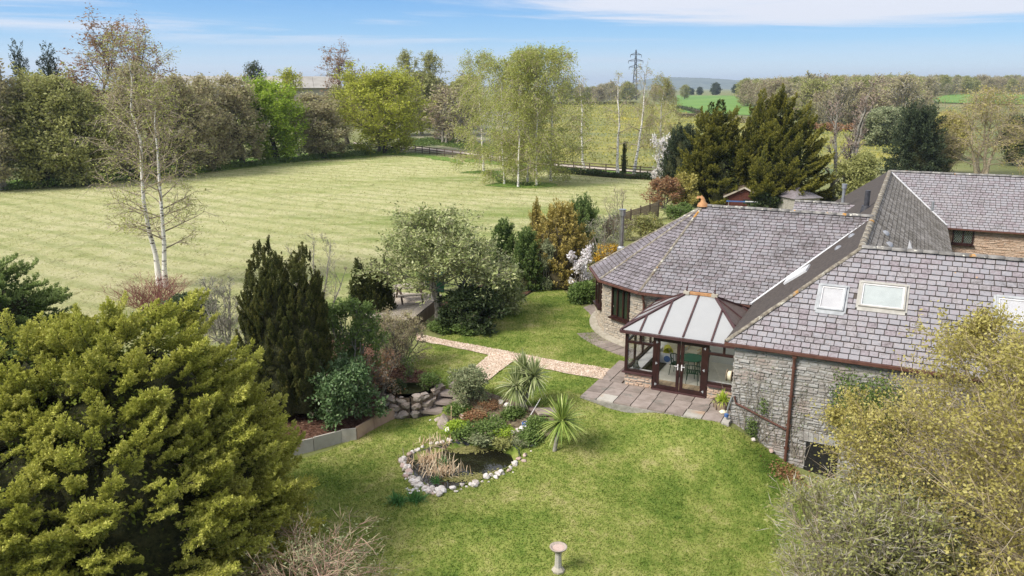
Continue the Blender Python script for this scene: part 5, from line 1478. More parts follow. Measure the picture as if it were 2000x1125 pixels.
# curved paved strip and kerb round the rounded end
strip = link('paved_strip', bpy.data.meshes.new('paved_strip'), None, (KX, KY, 0), 'structure'); strip.rotation_euler = (0, 0, -PHI)
sg, kg = Geo(), Geo()
for i in range(22):
    a0, a1 = 160 + i * 4.6, 160 + (i + 1) * 4.6 - .25
    P0 = [(UA + rr_ * math.cos(R_(a)), NA + rr_ * math.sin(R_(a)), .02) for rr_, a in ((RWL + .28, a0), (RWL + .28, a1), (RWL + 1.12, a1), (RWL + 1.12, a0))]
    g = Geo(); g.prism(P0[::-1] if False else [P0[0], P0[3], P0[2], P0[1]], .08); link('paving_slab', g.mesh('paving_slab', M['paving']), strip, (0, 0, rr.uniform(-.006, .006)))
    P1 = [(UA + rr_ * math.cos(R_(a)), NA + rr_ * math.sin(R_(a)), .10) for rr_, a in ((RWL - .1, a0), (RWL + .265, a0), (RWL + .265, a1 + .2), (RWL - .1, a1 + .2))]
    kg.prism(P1, .2)
for i in range(4):
    g = Geo(); g.prism([(UA - .9 + i * .6, NA - WA - .85, .02), (UA - .32 + i * .6, NA - WA - .85, .02), (UA - .32 + i * .6, NA - WA - .02, .02), (UA - .9 + i * .6, NA - WA - .02, .02)], .08)
strip.data = kg.mesh('paved_strip', M['kerb'])

# planter with day lilies, hose reel, tap, ornament
r = np.random.default_rng(21)
def fan_plant(rng, n, L, w, up=(25, 85), droop=.9, seg=5):
    g = Geo(); az = rng.uniform(0, 6.28, n); el = np.radians(rng.uniform(*up, n)); Ls = L * rng.uniform(.65, 1.1, n)
    d = np.stack([np.cos(az) * np.cos(el), np.sin(az) * np.cos(el), np.sin(el)], 1)
    s = np.linspace(0, 1, seg)
    C = d[:, None] * Ls[:, None, None] * s[None, :, None]; C[:, :, 2] -= (droop * Ls * np.cos(el) * .6)[:, None] * s[None] ** 2.2
    S_ = unit(np.cross(d, np.array([0, 0, 1.]) + rng.normal(size=(n, 3)) * .15))
    wd = w * np.array([.55, 1, .9, .6, .08] if seg == 5 else np.linspace(1, .1, seg))[None, :, None] * rng.uniform(.8, 1.2, n)[:, None, None]
    A_, B_ = C + S_[:, None] * wd / 2, C - S_[:, None] * wd / 2
    V = np.stack([A_, B_], 2).reshape(-1, 3)
    i = (np.arange(n)[:, None] * seg + np.arange(seg - 1)[None]).ravel() * 2
    g.add(V, np.stack([i, i + 1, i + 3, i + 2], 1)); return g
q = at_un(1409, 796, .1)
pl = hp_('planter', 'hexagonal timber planter full of strappy lilies by the wall corner', 'planter', q[0], q[1] + .12, .035)
g = Geo(); g.lathe([(.27, 0), (.33, .30), (.29, .30), (.28, .24), (.0, .24)], 6, cap=False); link('tub', g.mesh('tub', M['wood_pale'] if False else M['wood_brown']), pl)
g = Geo()
for k in range(6): a = k * 1.047; g.box((math.cos(a) * .29, math.sin(a) * .29, .15), (.03, .03, .32))
g.lathe([(.345, .27), (.345, .31), (.30, .31)], 6, cap=False); link('tub_trim', g.mesh('tub_trim', M['wood_fence']), pl)
o = link('leaves', fan_plant(r, 150, .52, .035).mesh('leaves', M['lily']), pl, (0, 0, .24))
q = onF(1427, 738)
hr = hp_('hose_reel', 'round brown hose reel hanging on the wall corner above the planter', 'hose reel', .16, .16, q[1])
g = Geo(); g.lathe([(.0, -.09), (.20, -.09), (.20, -.07), (.12, -.06), (.12, .06), (.20, .07), (.20, .09), (0, .09)], 24, cap=False); o = link('drum', g.mesh('drum', M['wood_brown']), hr, (-.12, .05, 0)); o.rotation_euler = (0, math.pi / 2, 0)
g = Geo()
for i in range(5): g.tube([(math.cos(a) * (.14 + .004 * i), math.sin(a) * (.14 + .004 * i), -.05 + i * .025) for a in np.linspace(0, 6.28, 22)], .013, 5)
o = link('hose', g.mesh('hose', M['canvas']), hr, (-.12, .05, 0)); o.rotation_euler = (0, math.pi / 2, 0)
g = Geo(); g.bar((-.02, .05, .02), (.06, .05, .02), .05, .25); link('bracket', g.mesh('bracket', M['metal_dark']), hr)
tp = hp_('garden_tap', 'grey standpipe and tap on the wall corner beside the planter', 'tap', .12, -.10, .03)
g = Geo(); g.tube([(0, 0, 0), (0, 0, .38), (.05, .02, .6), (.1, .05, .8)], .03, 8); link('pipe', g.mesh('pipe', M['metal_grey']), tp)
g = Geo(); g.lathe([(.0, 0), (.07, 0), (.075, .1), (0, .12)], 12, cap=False); link('tap_body', g.mesh('tap_body', M['blue']), tp, (-.02, -.03, .10))
q = at_un(1412, 806, .04)
o = hp_('tortoise_ornament', 'small pale stone tortoise on the patio slabs near the planter', 'ornament', q[0], q[1], .04, .6)
g = Geo(); g.lathe([(.0, .10), (.07, .085), (.12, .04), (.125, .015), (0, .01)], 12, cap=False); o2 = link('shell', g.mesh('shell', M['canvas'], True), o)
g = Geo(); g.tube([(.11, 0, .03), (.16, 0, .055), (.19, 0, .055)], [.03, .03, .018], 6); link('head', g.mesh('head', M['canvas']), o)
for x, y in ((.08, .08), (.08, -.08), (-.08, .08), (-.08, -.08)):
    g = Geo(); g.box((x, y, .015), (.05, .04, .03)); link('foot', g.mesh('foot', M['canvas']), o)

# ------------------------------------------------------------------ edging slabs, rock wall, steps, pond
rw = thing('retaining_wall', 'low curved edging of upright concrete slabs round the mulch bed', 'wall', EDGE[2])
cc = [M['concrete']] * 5 + [M['concrete_pink'], M['concrete_pink']]
for i, (a, b) in enumerate(zip(EDGE[:-1], EDGE[1:])):
    d = Vector((b.x - a.x, b.y - a.y, 0)); L = d.length
    g = Geo(); g.box((0, 0, 0), (L - .015, .06, .78), top=.992)
    o = link('slab', g.mesh('slab', cc[i]), rw, ((a.x + b.x) / 2 - EDGE[2].x, (a.y + b.y) / 2 - EDGE[2].y, (a.z + b.z) / 2 + .07 - EDGE[2].z)); o.rotation_euler = (rr.uniform(-.03, .03), 0, math.atan2(d.y, d.x))
def boulder_mesh(seed, sub=2, rough=.16, name='stone', mat='rock', flat=.75, ang=.0):
    bm = bmesh.new(); bmesh.ops.create_icosphere(bm, subdivisions=sub, radius=.5)
    r = np.random.default_rng(seed); dirs = unit(r.normal(size=(13, 3))); amp = r.uniform(.30, .75, 13)
    for vt in bm.verts:
        p = np.array(vt.co) / .5; k = 1.0
        for d, a in zip(dirs, amp): k = min(k, (1 - a * .55) / max(p @ d, 1e-3)) if p @ d > (1 - a * .55) else k
        vt.co = Vector(p * .5 * k * (1 + r.normal() * rough * .35)); vt.co.z *= flat
    me = bpy.data.meshes.new(name); bm.to_mesh(me); bm.free(); me.materials.append(M[mat]); return me
ROCKS = [boulder_mesh(i, 2, .16, 'stone', 'rock', .8) for i in range(6)]
WST = [boulder_mesh(20 + i, 2, .18, 'stone', 'white_stone', .75) for i in range(6)]
PST = [boulder_mesh(40 + i, 2, .18, 'stone', 'pink_stone', .7) for i in range(4)]
R2 = random.Random(31)
def put_rock(par, me, p, s, rz=None, name='stone'):
    o = link(name, me, par, Vector(p) - (par.location if par else Vector((0, 0, 0))))
    o.rotation_euler = (R2.uniform(-.3, .3), R2.uniform(-.3, .3), R2.uniform(0, 6.28) if rz is None else rz); o.scale = s; return o
foot = [G(X, Y) for X, Y in ((742, 806), (760, 812), (778, 818), (800, 819), (822, 815), (840, 806), (850, 792), (862, 778))]
rk = thing('rock_wall', 'curved dry-laid wall of brown rocks beside the garden steps', 'wall', foot[3])
for j in range(3):
    for i in range(len(foot) - 1):
        a, b = foot[i], foot[i + 1]; L = (b - a).length; n = max(int(L / R2.uniform(.24, .5)), 1)
        for k in range(n):
            q = a.lerp(b, (k + .5) / n + R2.uniform(-.22, .22)); z = -.78 + .17 + j * .26 + R2.uniform(-.07, .07)
            if z > .05: continue
            put_rock(rk, R2.choice(ROCKS), (q.x + R2.uniform(-.04, .04), q.y + .05 * j + R2.uniform(-.03, .05), z), (L / n * R2.uniform(1.2, 1.6), .42, R2.uniform(.36, .52)), math.atan2(b.y - a.y, b.x - a.x))
        g = Geo(); g.bar((a.x, a.y + .22, -.42), (b.x, b.y + .22, -.42), .36, .80); link('rock_core', g.mesh('rock_core', M['mortar_brown']), rk, -foot[3])
st0 = P(842, 806, -.66)
stp = thing('garden_steps', 'short flight of worn stone steps between rock wall and rockery', 'steps', st0)
for i, (X, Y, z, wd) in enumerate(((843, 801, -.60, .95), (862, 783, -.42, .85), (884, 768, -.22, .95), (905, 752, -.06, 1.0))):
    q = P(X, Y, z); g = Geo(); g.box((0, 0, 0), (wd, .52, .09), top=.97); o = link('tread', g.mesh('tread', M['paving']), stp, q - st0); o.rotation_euler = (0, 0, -.25)
    g = Geo(); g.box((0, 0, 0), (wd * .92, .36, .30)); o = link('riser', g.mesh('riser', M['rock']), stp, q - st0 + Vector((.03, .1, -.19))); o.rotation_euler = (0, 0, -.25)
for X, Y, z, s in ((868, 826, -.50, (.62, .5, .95)), (882, 800, -.42, (.45, .45, .7)), (893, 785, -.25, (.4, .4, .5)), (905, 770, -.16, (.42, .35, .36)), (855, 822, -.66, (.35, .3, .4))):
    put_rock(rk, ROCKS[(X + Y) % 6], P(X, Y, z), s)
def loose(name, label, cat, me, p, s, group=None):
    o = link(name, me, None, p); o.scale = s; o.rotation_euler = (R2.uniform(-.2, .2), R2.uniform(-.2, .2), R2.uniform(0, 6)); return tag(o, label, cat, group)
loose('white_rock', 'round white rock at the foot of the big boulder by the steps', 'rock', WST[0], P(876, 840, -.5), (.28, .28, .3))
loose('white_rock', 'small white rock lying on the lawn below the steps', 'rock', WST[1], P(841, 821, -.72), (.16, .14, .13))
loose('white_rock', 'pale rock on the grass at the foot of the house wall', 'rock', WST[2], G(1471, 862, .06), (.24, .2, .2))
loose('white_rock', 'two-toned pale rock beside the downpipe foot', 'rock', PST[0], G(1506, 884, .06), (.26, .18, .18))
for X, Y, s, lab in ((978, 790, .38, 'white rock at the top edge of the rockery nearest the azalea'), (990, 796, .36, 'broad white rock at the rockery edge against the lawn'), (1000, 801, .26, 'smallest white rock of the rockery edge'),
                     (905, 820, .42, 'pink rock amid green plants in the rockery'), (1002, 812, .4, 'flat pink rock left of the forked palm'), (962, 818, .34, 'pinkish rock in the middle of the rockery'), (1040, 806, .34, 'brown-pink rock right of the forked palm'), (1062, 846, .3, 'grey-pink rock beside the leaning palm')):
    loose('rockery_rock', lab, 'rock', (WST if 'white' in lab else PST)[X % 4], G(X, Y, .10), (s, s * .8, s * .8))
for X, Y, s, lab in ((1028, 838, .3, 'white cascade stone right beside the blue scoop'), (1020, 842, .34, 'largest white stone of the little pond cascade'), (1012, 846, .3, 'white cascade stone next to the lowest one'), (1024, 832, .28, 'white cascade stone under the tool handle'), (1034, 826, .3, 'topmost white stone of the little pond cascade'), (1002, 850, .26, 'lowest white stone of the cascade, nearest the pond')):
    loose('cascade_stone', lab, 'stone', WST[X % 6], G(X, Y, .10), (s, s * .8, s * .7), 'white stones of the pond cascade')
g = Geo(); g.box((0, 0, 0), (.75, .5, .07), top=.95); o = link('stone_slab', g.mesh('stone_slab', M['rock']), None, G(1068, 810, .12)); tag(o, 'flat brown stone slab between the two palms', 'slab'); o.rotation_euler = (.05, .1, .3)
a, b = G(1026, 836, .15), G(1055, 808, .55)
o = thing('garden_hoe', 'white-handled garden tool leaning across the rockery', 'garden tool', a)
g = Geo(); g.tube([(0, 0, 0), tuple(b - a)], .014, 6); link('handle', g.mesh('handle', M['white_trim']), o)
g = Geo(); g.lathe([(0, -.08), (.11, -.06), (.12, .05), (.09, .06), (.08, -.03), (0, -.05)], 14, cap=False); link('scoop', g.mesh('scoop', M['blue']), o)
g = Geo(); q = G(881, 822); g.bar((0, 0, 0), (.02, 0, .55), .05, .03); tag(link('wooden_stake', g.mesh('wooden_stake', M['wood_pale']), None, q), 'short pale wooden stake beside the big boulder', 'stake')

pond_rim = [G(X, Y) for X, Y in ((792, 893), (786, 908), (800, 934), (838, 958), (868, 962), (900, 956), (938, 943), (975, 929), (1003, 914), (1020, 897), (1035, 880), (1050, 862))]
pond_top = [G(X, Y) for X, Y in ((792, 893), (820, 878), (845, 869), (872, 865), (895, 860), (916, 855))]
wpoly = [Vector((a, b, -.86)) for a, b in POND]; wpoly = smooth_poly(wpoly, 1)
pond = thing('garden_pond', 'dark garden pond rimmed with white stones below the rockery', 'pond', P(900, 905, -.93))
pl0 = pond.location
g = Geo(); n = len(wpoly); g.add([(q.x - pl0.x, q.y - pl0.y, .04) for q in wpoly], [list(range(n))] if wpoly[0].x else [])
ar = sum(wpoly[i].x * wpoly[(i + 1) % n].y - wpoly[(i + 1) % n].x * wpoly[i].y for i in range(n))
if ar < 0: g.F = [(g.F[0][0][:, ::-1], 0)]
link('water', g.mesh('water', M['water']), pond)
g = Geo(); big = [Vector((q.x, q.y, 0)) for q in wpoly]; cen = sum(big, Vector()) / n
V = []
for q in big:
    o_ = (q - cen); V.append((q.x - pl0.x - o_.x * .12, q.y - pl0.y - o_.y * .12, -.10)); e_ = q + o_.normalized() * .06; V.append((e_.x - pl0.x, e_.y - pl0.y, gz(e_.x, e_.y) - pl0.z + .05))
g.add(V, [[2 * i, 2 * i + 1, (2 * i + 3) % (2 * n), (2 * i + 2) % (2 * n)] for i in range(n)])
link('liner', g.mesh('liner', M['liner']), pond)
r = np.random.default_rng(17); g = Geo()
for X, Y, rx, nn in ((925, 872, .75, 1500), (935, 935, .6, 900), (985, 925, .45, 500), (905, 880, .4, 400), (890, 935, .35, 300)):
    c = P(X, Y, -.89); q = r.normal(size=(nn, 2)) * np.array([rx, rx * .5]) * .5
    cc_ = np.column_stack([c.x + q[:, 0] - pl0.x, c.y + q[:, 1] - pl0.y, .045 + r.uniform(0, .012, nn)])
    ok = inside(np.array([(a.x, a.y) for a in wpoly]), cc_[:, 0] + pl0.x, cc_[:, 1] + pl0.y); cc_ = cc_[ok]
    d = r.normal(size=cc_.shape); d[:, 2] *= .1; g.add(*leaves(r, cc_, unit(d), r.uniform(.04, .10, len(cc_)), .05, 0, 3.0))
link('pond_weed', g.mesh('pond_weed', M['algae']), pond, kind='stuff')
def rim(line, sp, lo, hi, rows=1, jit=.05):
    for a, b in zip(line[:-1], line[1:]):
        L = (b - a).length; m = max(int(L / sp), 1)
        for k in range(m):
            for j in range(rows):
                q = a.lerp(b, (k + R2.uniform(.2, .8)) / m); s = R2.uniform(lo, hi)
                q = q + Vector((R2.uniform(-jit, jit), R2.uniform(-jit, jit) - j * .16, 0))
                put_rock(pond, R2.choice(WST) if R2.random() > .12 else R2.choice(PST), (q.x, q.y, gz(q.x, q.y) + s * .26), (s * R2.uniform(.9, 1.25), s * R2.uniform(.7, .95), s * .9))
rim(pond_rim[:5], .13, .12, .33, 2, .09); rim(pond_rim[4:11], .15, .11, .33, 1, .08); rim(pond_rim[4:10], .3, .08, .17, 1, .16); rim(pond_rim[:5], .3, .08, .16, 1, .2); rim(pond_rim[6:10], .45, .14, .24, 1, .12); rim(pond_top, .20, .18, .32, 1, .06); rim(pond_rim[10:], .4, .14, .2)

# ------------------------------------------------------------------ bird bath, bird table, deck, table, bins, sheds
bb = thing('bird_bath', 'stone bird bath on a pedestal standing on the front lawn', 'bird bath', G(1090, 1116))
g = Geo(); g.lathe([(.17, 0), (.17, .06), (.13, .10), (.095, .14)], 8); link('base', g.mesh('base', M['kerb']), bb)
g = Geo(); g.lathe([(.095, .14), (.085, .3), (.08, .5), (.105, .58), (.14, .60)], 8); link('pedestal', g.mesh('pedestal', M['concrete']), bb)
g = Geo(); g.lathe([(.0, .59), (.12, .60), (.20, .66), (.225, .70), (.225, .715), (.195, .712), (.14, .675), (0, .66)], 28, cap=False); bo = link('basin', g.mesh('basin', M['rock'], True), bb)
g = Geo(); g.lathe([(0, .682), (.15, .684)], 24, cap=False); link('basin_lining', g.mesh('basin_lining', M['pink_stone']), bo)
bt = thing('bird_table', 'small wooden bird tray on a thin post under the broad evergreen', 'bird feeder', G(886, 644))
g = Geo(); g.tube([(0, 0, 0), (0, 0, .95)], .022, 6); link('post', g.mesh('post', M['metal_grey']), bt)
g = Geo(); g.lathe([(0, .95), (.16, .95), (.19, 1.01), (.17, 1.01), (.14, .975), (0, .975)], 14, cap=False); link('tray', g.mesh('tray', M['terracotta']), bt)
dz = .62
dp = [P(X, Y, dz) for X, Y in ((764, 585), (800, 625), (858, 578), (850, 562), (815, 556))]
dk = thing('timber_deck', 'raised weathered timber deck with boarded side under the trees', 'deck', (dp[1].x, dp[1].y, 0))
o0 = Vector((dp[1].x, dp[1].y, 0)); d1 = (dp[2] - dp[1]).normalized(); d2 = Vector((-d1.y, d1.x, 0)); LL = (dp[2] - dp[1]).length + .2
if d2.x > 0: d2 = -d2
for i in range(18):
    g = Geo(); a = d2 * (i * .145); b = a + d1 * LL
    g.bar((a.x, a.y, dz), (b.x, b.y, dz), .135, .035); link('deck_board', g.mesh('deck_board', M['wood_grey']), dk)
nb = int(LL / .14)
for i in range(nb):
    a = d1 * (i + .5) * LL / nb - d2 * .09; g = Geo(); g.box((a.x, a.y, dz / 2 - .1), (.13, .03, dz + .1), 0, Matrix.Rotation(math.atan2(d1.y, d1.x), 3, 'Z')); link('side_board', g.mesh('side_board', M['wood_brown']), dk)
g = Geo(); c = d1 * LL / 2 + d2 * 1.3
g.bar((0, 0, dz - .12), tuple(d1 * LL + Vector((0, 0, dz - .12))), .05, .14); g.bar(tuple(d2 * 2.5 + Vector((0, 0, dz - .12))), tuple(d2 * 2.5 + d1 * LL + Vector((0, 0, dz - .12))), .05, .14)
for a in (Vector(), d1 * LL, d2 * 2.5, d2 * 2.5 + d1 * LL): g.box((a.x, a.y, dz / 2 - .2), (.1, .1, dz + .1))
link('deck_frame', g.mesh('deck_frame', M['wood_brown']), dk)
pb = thing('picnic_bench', 'grey wooden picnic table with fixed benches on the deck', 'picnic table', P(800, 586, dz + .02), .35)
def slat(x, y, z, L, w=.13): g = Geo(); g.box((x, y, z), (L, w, .035)); return g
for i in range(5): link('table_board', slat(0, -.29 + i * .145, .74, 1.45).mesh('table_board', M['wood_grey']), pb)
for s in (-1, 1):
    for k in (0, 1): link('bench_board', slat(0, s * (.62 + k * .14), .44, 1.45).mesh('bench_board', M['wood_grey']), pb)
for x in (-.5, .5):
    g = Geo(); g.bar((x, -.70, 0), (x, -.22, .72), .05, .09, up=(1, 0, 0)); g.bar((x, .70, 0), (x, .22, .72), .05, .09, up=(1, 0, 0)); g.bar((x + .05, -.78, .40), (x + .05, .78, .40), .05, .09); g.bar((x + .05, -.35, .70), (x + .05, .35, .70), .05, .07)
    link('frame', g.mesh('frame', M['wood_fence']), pb)
def wheelie(label, X, Y, rz, mat):
    b = thing('wheelie_bin', label, 'bin', P(X, Y, 0.03), rz, 'wheeled bins behind the deck')
    g = Geo(); g.box((0, 0, .52), (.46, .52, .92), 0, None, 1.18); link('bin_body', g.mesh('bin_body', M[mat]), b)
    g = Geo(); g.box((0, 0, 1.01), (.58, .66, .06), 0, None, .9); g.tube([(-.2, .34, .98), (.2, .34, .98)], .02, 6); link('lid', g.mesh('lid', M[mat]), b)
    for x in (-.24, .24):
        g = Geo(); g.lathe([(.0, -.03), (.10, -.03), (.10, .03), (0, .03)], 14, cap=False); o = link('wheel', g.mesh('wheel', M['black']), b, (x, .24, .10)); o.rotation_euler = (0, math.pi / 2, 0)
wheelie('green wheeled bin at the deck edge beneath the broad evergreen', 826, 564, .4, 'bin_green')
wheelie('green wheeled bin half hidden by the evergreen trunk', 843, 562, .3, 'bin_green')
wheelie('darker wheeled bin nearest the evergreen trunk', 858, 570, .2, 'green_dark')

def shed(name, label, p, rz, w, d, h, hr_, wall_m, roof_m, boards):
    s = thing(name, label, 'shed', p, rz)
    g = Geo(); g.box((0, 0, h / 2), (w, d, h)); g.add([(-w / 2, -d / 2, h), (w / 2, -d / 2, h), (0, -d / 2, hr_), (-w / 2, d / 2, h), (w / 2, d / 2, h), (0, d / 2, hr_)], [[0, 1, 2], [4, 3, 5]]); link('wall', g.mesh('wall', M[wall_m]), s)
    wl_ = s.children[0]
    for i in range(boards):
        g = Geo(); x = -w / 2 + (i + .5) * w / boards; top = h + (hr_ - h) * (1 - abs(x) / (w / 2)) - .05; g.box((x, -d / 2 - .012, top / 2), (w / boards - .015, .025, top)); link('cladding_board', g.mesh('cladding_board', M[wall_m]), wl_)
    for sg_ in (-1, 1):
        g = Geo(); q = [(0, -d / 2 - .25, hr_ + .03), (0, d / 2 + .2, hr_ + .03), (sg_ * (w / 2 + .25), d / 2 + .2, h - .10), (sg_ * (w / 2 + .25), -d / 2 - .25, h - .10)]
        g.prism(q if sg_ < 0 else q[::-1], .06); link('roof', g.mesh('roof', M[roof_m]), s)
        g = Geo(); g.bar((0, -d / 2 - .26, hr_), (sg_ * (w / 2 + .25), -d / 2 - .26, h - .13), .03, .14); link('bargeboard', g.mesh('bargeboard', M['wood_grey']), s)
    g = Geo(); g.box((w * .1, -d / 2 - .04, h * .42), (w * .38, .03, h * .84)); link('door', g.mesh('door', M['wood_shed']), s)
    g = Geo(); g.box((w * .1, -d / 2 - .06, h * .62), (w * .22, .02, h * .28)); link('window', g.mesh('window', M['dark_glass']), s)
    return s
q = P(1450, 408, 0); shed('summerhouse', 'red-brown wooden summerhouse under the big golden conifers', Vector((q.x, q.y, 0)), -.25, 3.0, 2.4, 1.35, 2.1, 'wood_shed', 'wood_fence', 14)
q = P(1450, 404, .0)
o = thing('trampoline_pad', 'long blue and white cover edge in front of the summerhouse', 'cover', (q.x + .3, q.y - 3.2, 0), -.25)
g = Geo(); g.box((-1.3, 0, .9), (2.6, .12, .10)); g.box((1.5, 0, .9), (3.0, .12, .10)); link('cover_edge', g.mesh('cover_edge', M['blue']), o)
g = Geo(); g.box((.2, -.08, .93), (2.4, .05, .08)); link('trim', g.mesh('trim', M['white_trim']), o)
g = Geo()
for x in (-2.4, 0, 2.6): g.tube([(x, 0, 0), (x, 0, .86)], .03, 6)
link('leg', g.mesh('leg', M['metal_grey']), o)
# far slated hip roof peeping over the ridge
q = Vector((P(1556, 418, 0).x, P(1556, 418, 0).y, 0))
pv = thing('garden_pavilion', 'little square building with pyramid slate roof behind the ridge', 'outbuilding', q, .3)
g = Geo(); g.box((0, 0, .8), (2.5, 2.5, 1.6)); link('wall', g.mesh('wall', M['mortar']), pv)
g = Geo(); e, hh_ = 1.45, 1.55
for k in range(4):
    a = k * math.pi / 2; c0, s0_ = math.cos(a), math.sin(a); c1, s1_ = math.cos(a + math.pi / 2), math.sin(a + math.pi / 2)
    g.prism([(e * (c0 - s0_), e * (s0_ + c0), hh_), (e * (c1 - s1_), e * (s1_ + c1), hh_), (0, 0, 2.35)], .06)
link('roof', g.mesh('roof', M['slate_worn']), pv)

# ------------------------------------------------------------------ fences
def rail_fence(label, pts, h=1.15, sp=2.4, rails=3):
    f = thing('rail_fence', label, 'fence', pts[0]); o = Vector(pts[0])
    for a, b in zip(pts[:-1], pts[1:]):
        n = max(int((b - a).length / sp), 1)
        for k in range(n):
            p, q = a.lerp(b, k / n), a.lerp(b, (k + 1) / n)
            g = Geo(); g.box((0, 0, h / 2), (.14, .12, h)); link('post', g.mesh('post', M['wood_fence']), f, p - o)
            for j in range(rails):
                z = h * (.32 + .30 * j); g = Geo(); g.bar(tuple(p - o + Vector((0, -.08, z))), tuple(q - o + Vector((0, -.08, z))), .04, .11); link('rail', g.mesh('rail', M['wood_fence']), f)
    return f
rail_fence('dark three-rail timber fence along the pale farm track', gp((772, 292), (900, 309), (1000, 322)))
rail_fence('dark rail fence behind the slender birches at the meadow end', gp((1000, 322), (1090, 330), (1285, 345)))
def panel_fence(label, pts, h=1.5):
    f = thing('panel_fence', label, 'fence', pts[0]); o = Vector(pts[0])
    for a, b in zip(pts[:-1], pts[1:]):
        n = max(int((b - a).length / 1.8), 1)
        for k in range(n):
            p, q = a.lerp(b, k / n) - o, a.lerp(b, (k + 1) / n) - o
            g = Geo(); g.box((0, 0, h / 2 + .05), (.1, .1, h + .1)); link('post', g.mesh('post', M['wood_fence']), f, p)
            for j in range(10):
                z = .08 + (h - .1) * (j + .5) / 10; g = Geo(); g.bar(tuple(p + Vector((0, 0, z))), tuple(q + Vector((0, 0, z))), .025, (h - .1) / 10 - .012); link('fence_board', g.mesh('fence_board', M['wood_brown']), f)
    return f
panel_fence('brown horizontal board fence behind the garden shrubs by the flue', [P(1285, 428, 0), P(1190, 462, 0), P(1150, 520, 0)])
# ------------------------------------------------------------------ far things
def pylon(p, h):
    t_ = thing('pylon', 'tall steel lattice electricity pylon on the horizon', 'pylon', p)
    g = Geo(); w0, w1 = h * .046, h * .009; n = 9
    lv = [(1 - .8 * (i / n) ** .8) for i in range(n + 1)]
    def cor(i, k): w = w0 * (1 - i / n) ** 1.1 + w1; z = h * i / n; return (w * (1 if k in (0, 3) else -1), w * (1 if k < 2 else -1), z)
    for i in range(n):
        for k in range(4):
            g.bar(cor(i, k), cor(i + 1, k), h * .005, h * .005); g.bar(cor(i, k), cor(i + 1, (k + 1) % 4), h * .005, h * .005); g.bar(cor(i, (k + 1) % 4), cor(i + 1, k), h * .005, h * .005)
    link('tower', g.mesh('tower', M['metal_dark']), t_)
    for z, L in ((.66, .13), (.78, .15), (.90, .11)):
        g = Geo()
        for s in (-1, 1): g.bar((0, 0, h * z), (s * h * L, 0, h * z), h * .012, h * .012); g.bar((0, 0, h * z + h * .045), (s * h * L, 0, h * z), h * .008, h * .008); g.bar((s * h * L, 0, h * z), (s * h * L, 0, h * (z - .05)), h * .008, h * .008)
        link('cross_arm', g.mesh('cross_arm', M['metal_dark']), t_)
q = Vector(((1225 - 1000) / FPX * 720, 720 * CT, 0)); q.z = gz(q.x, q.y)
pylon(q, ZT(q, 97) - q.z)
def pole(label, X, Y0, Yt, dist):
    p = Vector(((X - 1000) / FPX * dist, dist * CT, 0)); p.z = gz(p.x, p.y); h = ZT(p, Yt) - p.z
    t_ = thing('utility_pole', label, 'utility pole', p, 0, 'timber utility poles'); g = Geo(); g.tube([(0, 0, 0), (0, 0, h)], [.16, .11], 7); link('post', g.mesh('post', M['bark_dark']), t_)
    g = Geo(); g.box((0, 0, h - .35), (1.6, .12, .12)); link('cross_arm', g.mesh('cross_arm', M['bark_dark']), t_)
    for x in (-.7, 0, .7):
        g = Geo(); g.lathe([(.06, 0), (.08, .1), (.03, .2)], 6, c=(x, 0, h - .29)); link('insulator', g.mesh('insulator', M['white_trim']), t_)
pole('wooden utility pole rising beside the round yellow-green tree', 815, 0, 150, 190)
pole('wooden utility pole left of the tall birch clump top', 985, 0, 143, 330)
pole('wooden utility pole right of the steel pylon', 1242, 0, 145, 430)
def vehicle(name, label, cat, p, rz, L, Wd, Hh, body, cab, wheels=.33):
    c = thing(name, label, cat, p, rz)
    g = Geo(); prof = [(-L / 2, .35), (-L / 2, Hh * .55), (-L * .30, Hh * .62), (-L * .16, Hh), (L * .30, Hh), (L * .45, Hh * .62), (L / 2, Hh * .55), (L / 2, .35)] if cab else [(-L / 2, .4), (-L / 2, Hh * .55), (-L * .36, Hh * .95), (-L * .28, Hh), (L / 2, Hh), (L / 2, .4)]
    k = len(prof); V = [(x, -Wd / 2 * (1 if z < Hh * .7 else .86), z) for x, z in prof] + [(x, Wd / 2 * (1 if z < Hh * .7 else .86), z) for x, z in prof]
    g.add(V, [list(range(k))]); g.add(V, [list(range(2 * k - 1, k - 1, -1))]); g.add(V, [[i, i + k, (i + 1) % k + k, (i + 1) % k] for i in range(k)]); link('body', g.mesh('body', M[body]), c)
    for s in (-1, 1):
        g = Geo(); g.prism([(-L * .22, s * (Wd / 2 * .93 + .02), Hh * .64), (L * .30, s * (Wd / 2 * .93 + .02), Hh * .64), (L * .26, s * (Wd / 2 * .87 + .02), Hh * .93), (-L * .13, s * (Wd / 2 * .87 + .02), Hh * .93)][::s], .03); link('side_window', g.mesh('side_window', M['dark_glass']), c)
        for x in (-L * .32, L * .32):
            g = Geo(); g.lathe([(0, -.1), (wheels, -.1), (wheels, .1), (0, .1)], 14, cap=False); o = link('wheel', g.mesh('wheel', M['black']), c, (x, s * (Wd / 2 - .08), wheels)); o.rotation_euler = (math.pi / 2, 0, 0)
    return c
vehicle('parked_car', 'dark grey car parked on the road beyond the round tree', 'car', G(856, 223), .05, 4.6, 1.8, 1.55, 'car_dark', True)
vehicle('white_van', 'white van standing by the far hedge behind the birches', 'van', G(1194, 197), .3, 5.2, 2.0, 2.3, 'white_paint', False, .36)
g = Geo(); a, b = G(838, 233), G(1010, 228)
rb = thing('crash_barrier', 'pale road barrier on short posts above the embankment', 'barrier', a)
g.bar((0, 0, .65), tuple(b - a + Vector((0, 0, .65))), .12, .5); link('barrier_rail', g.mesh('barrier_rail', M['white_trim']), rb)
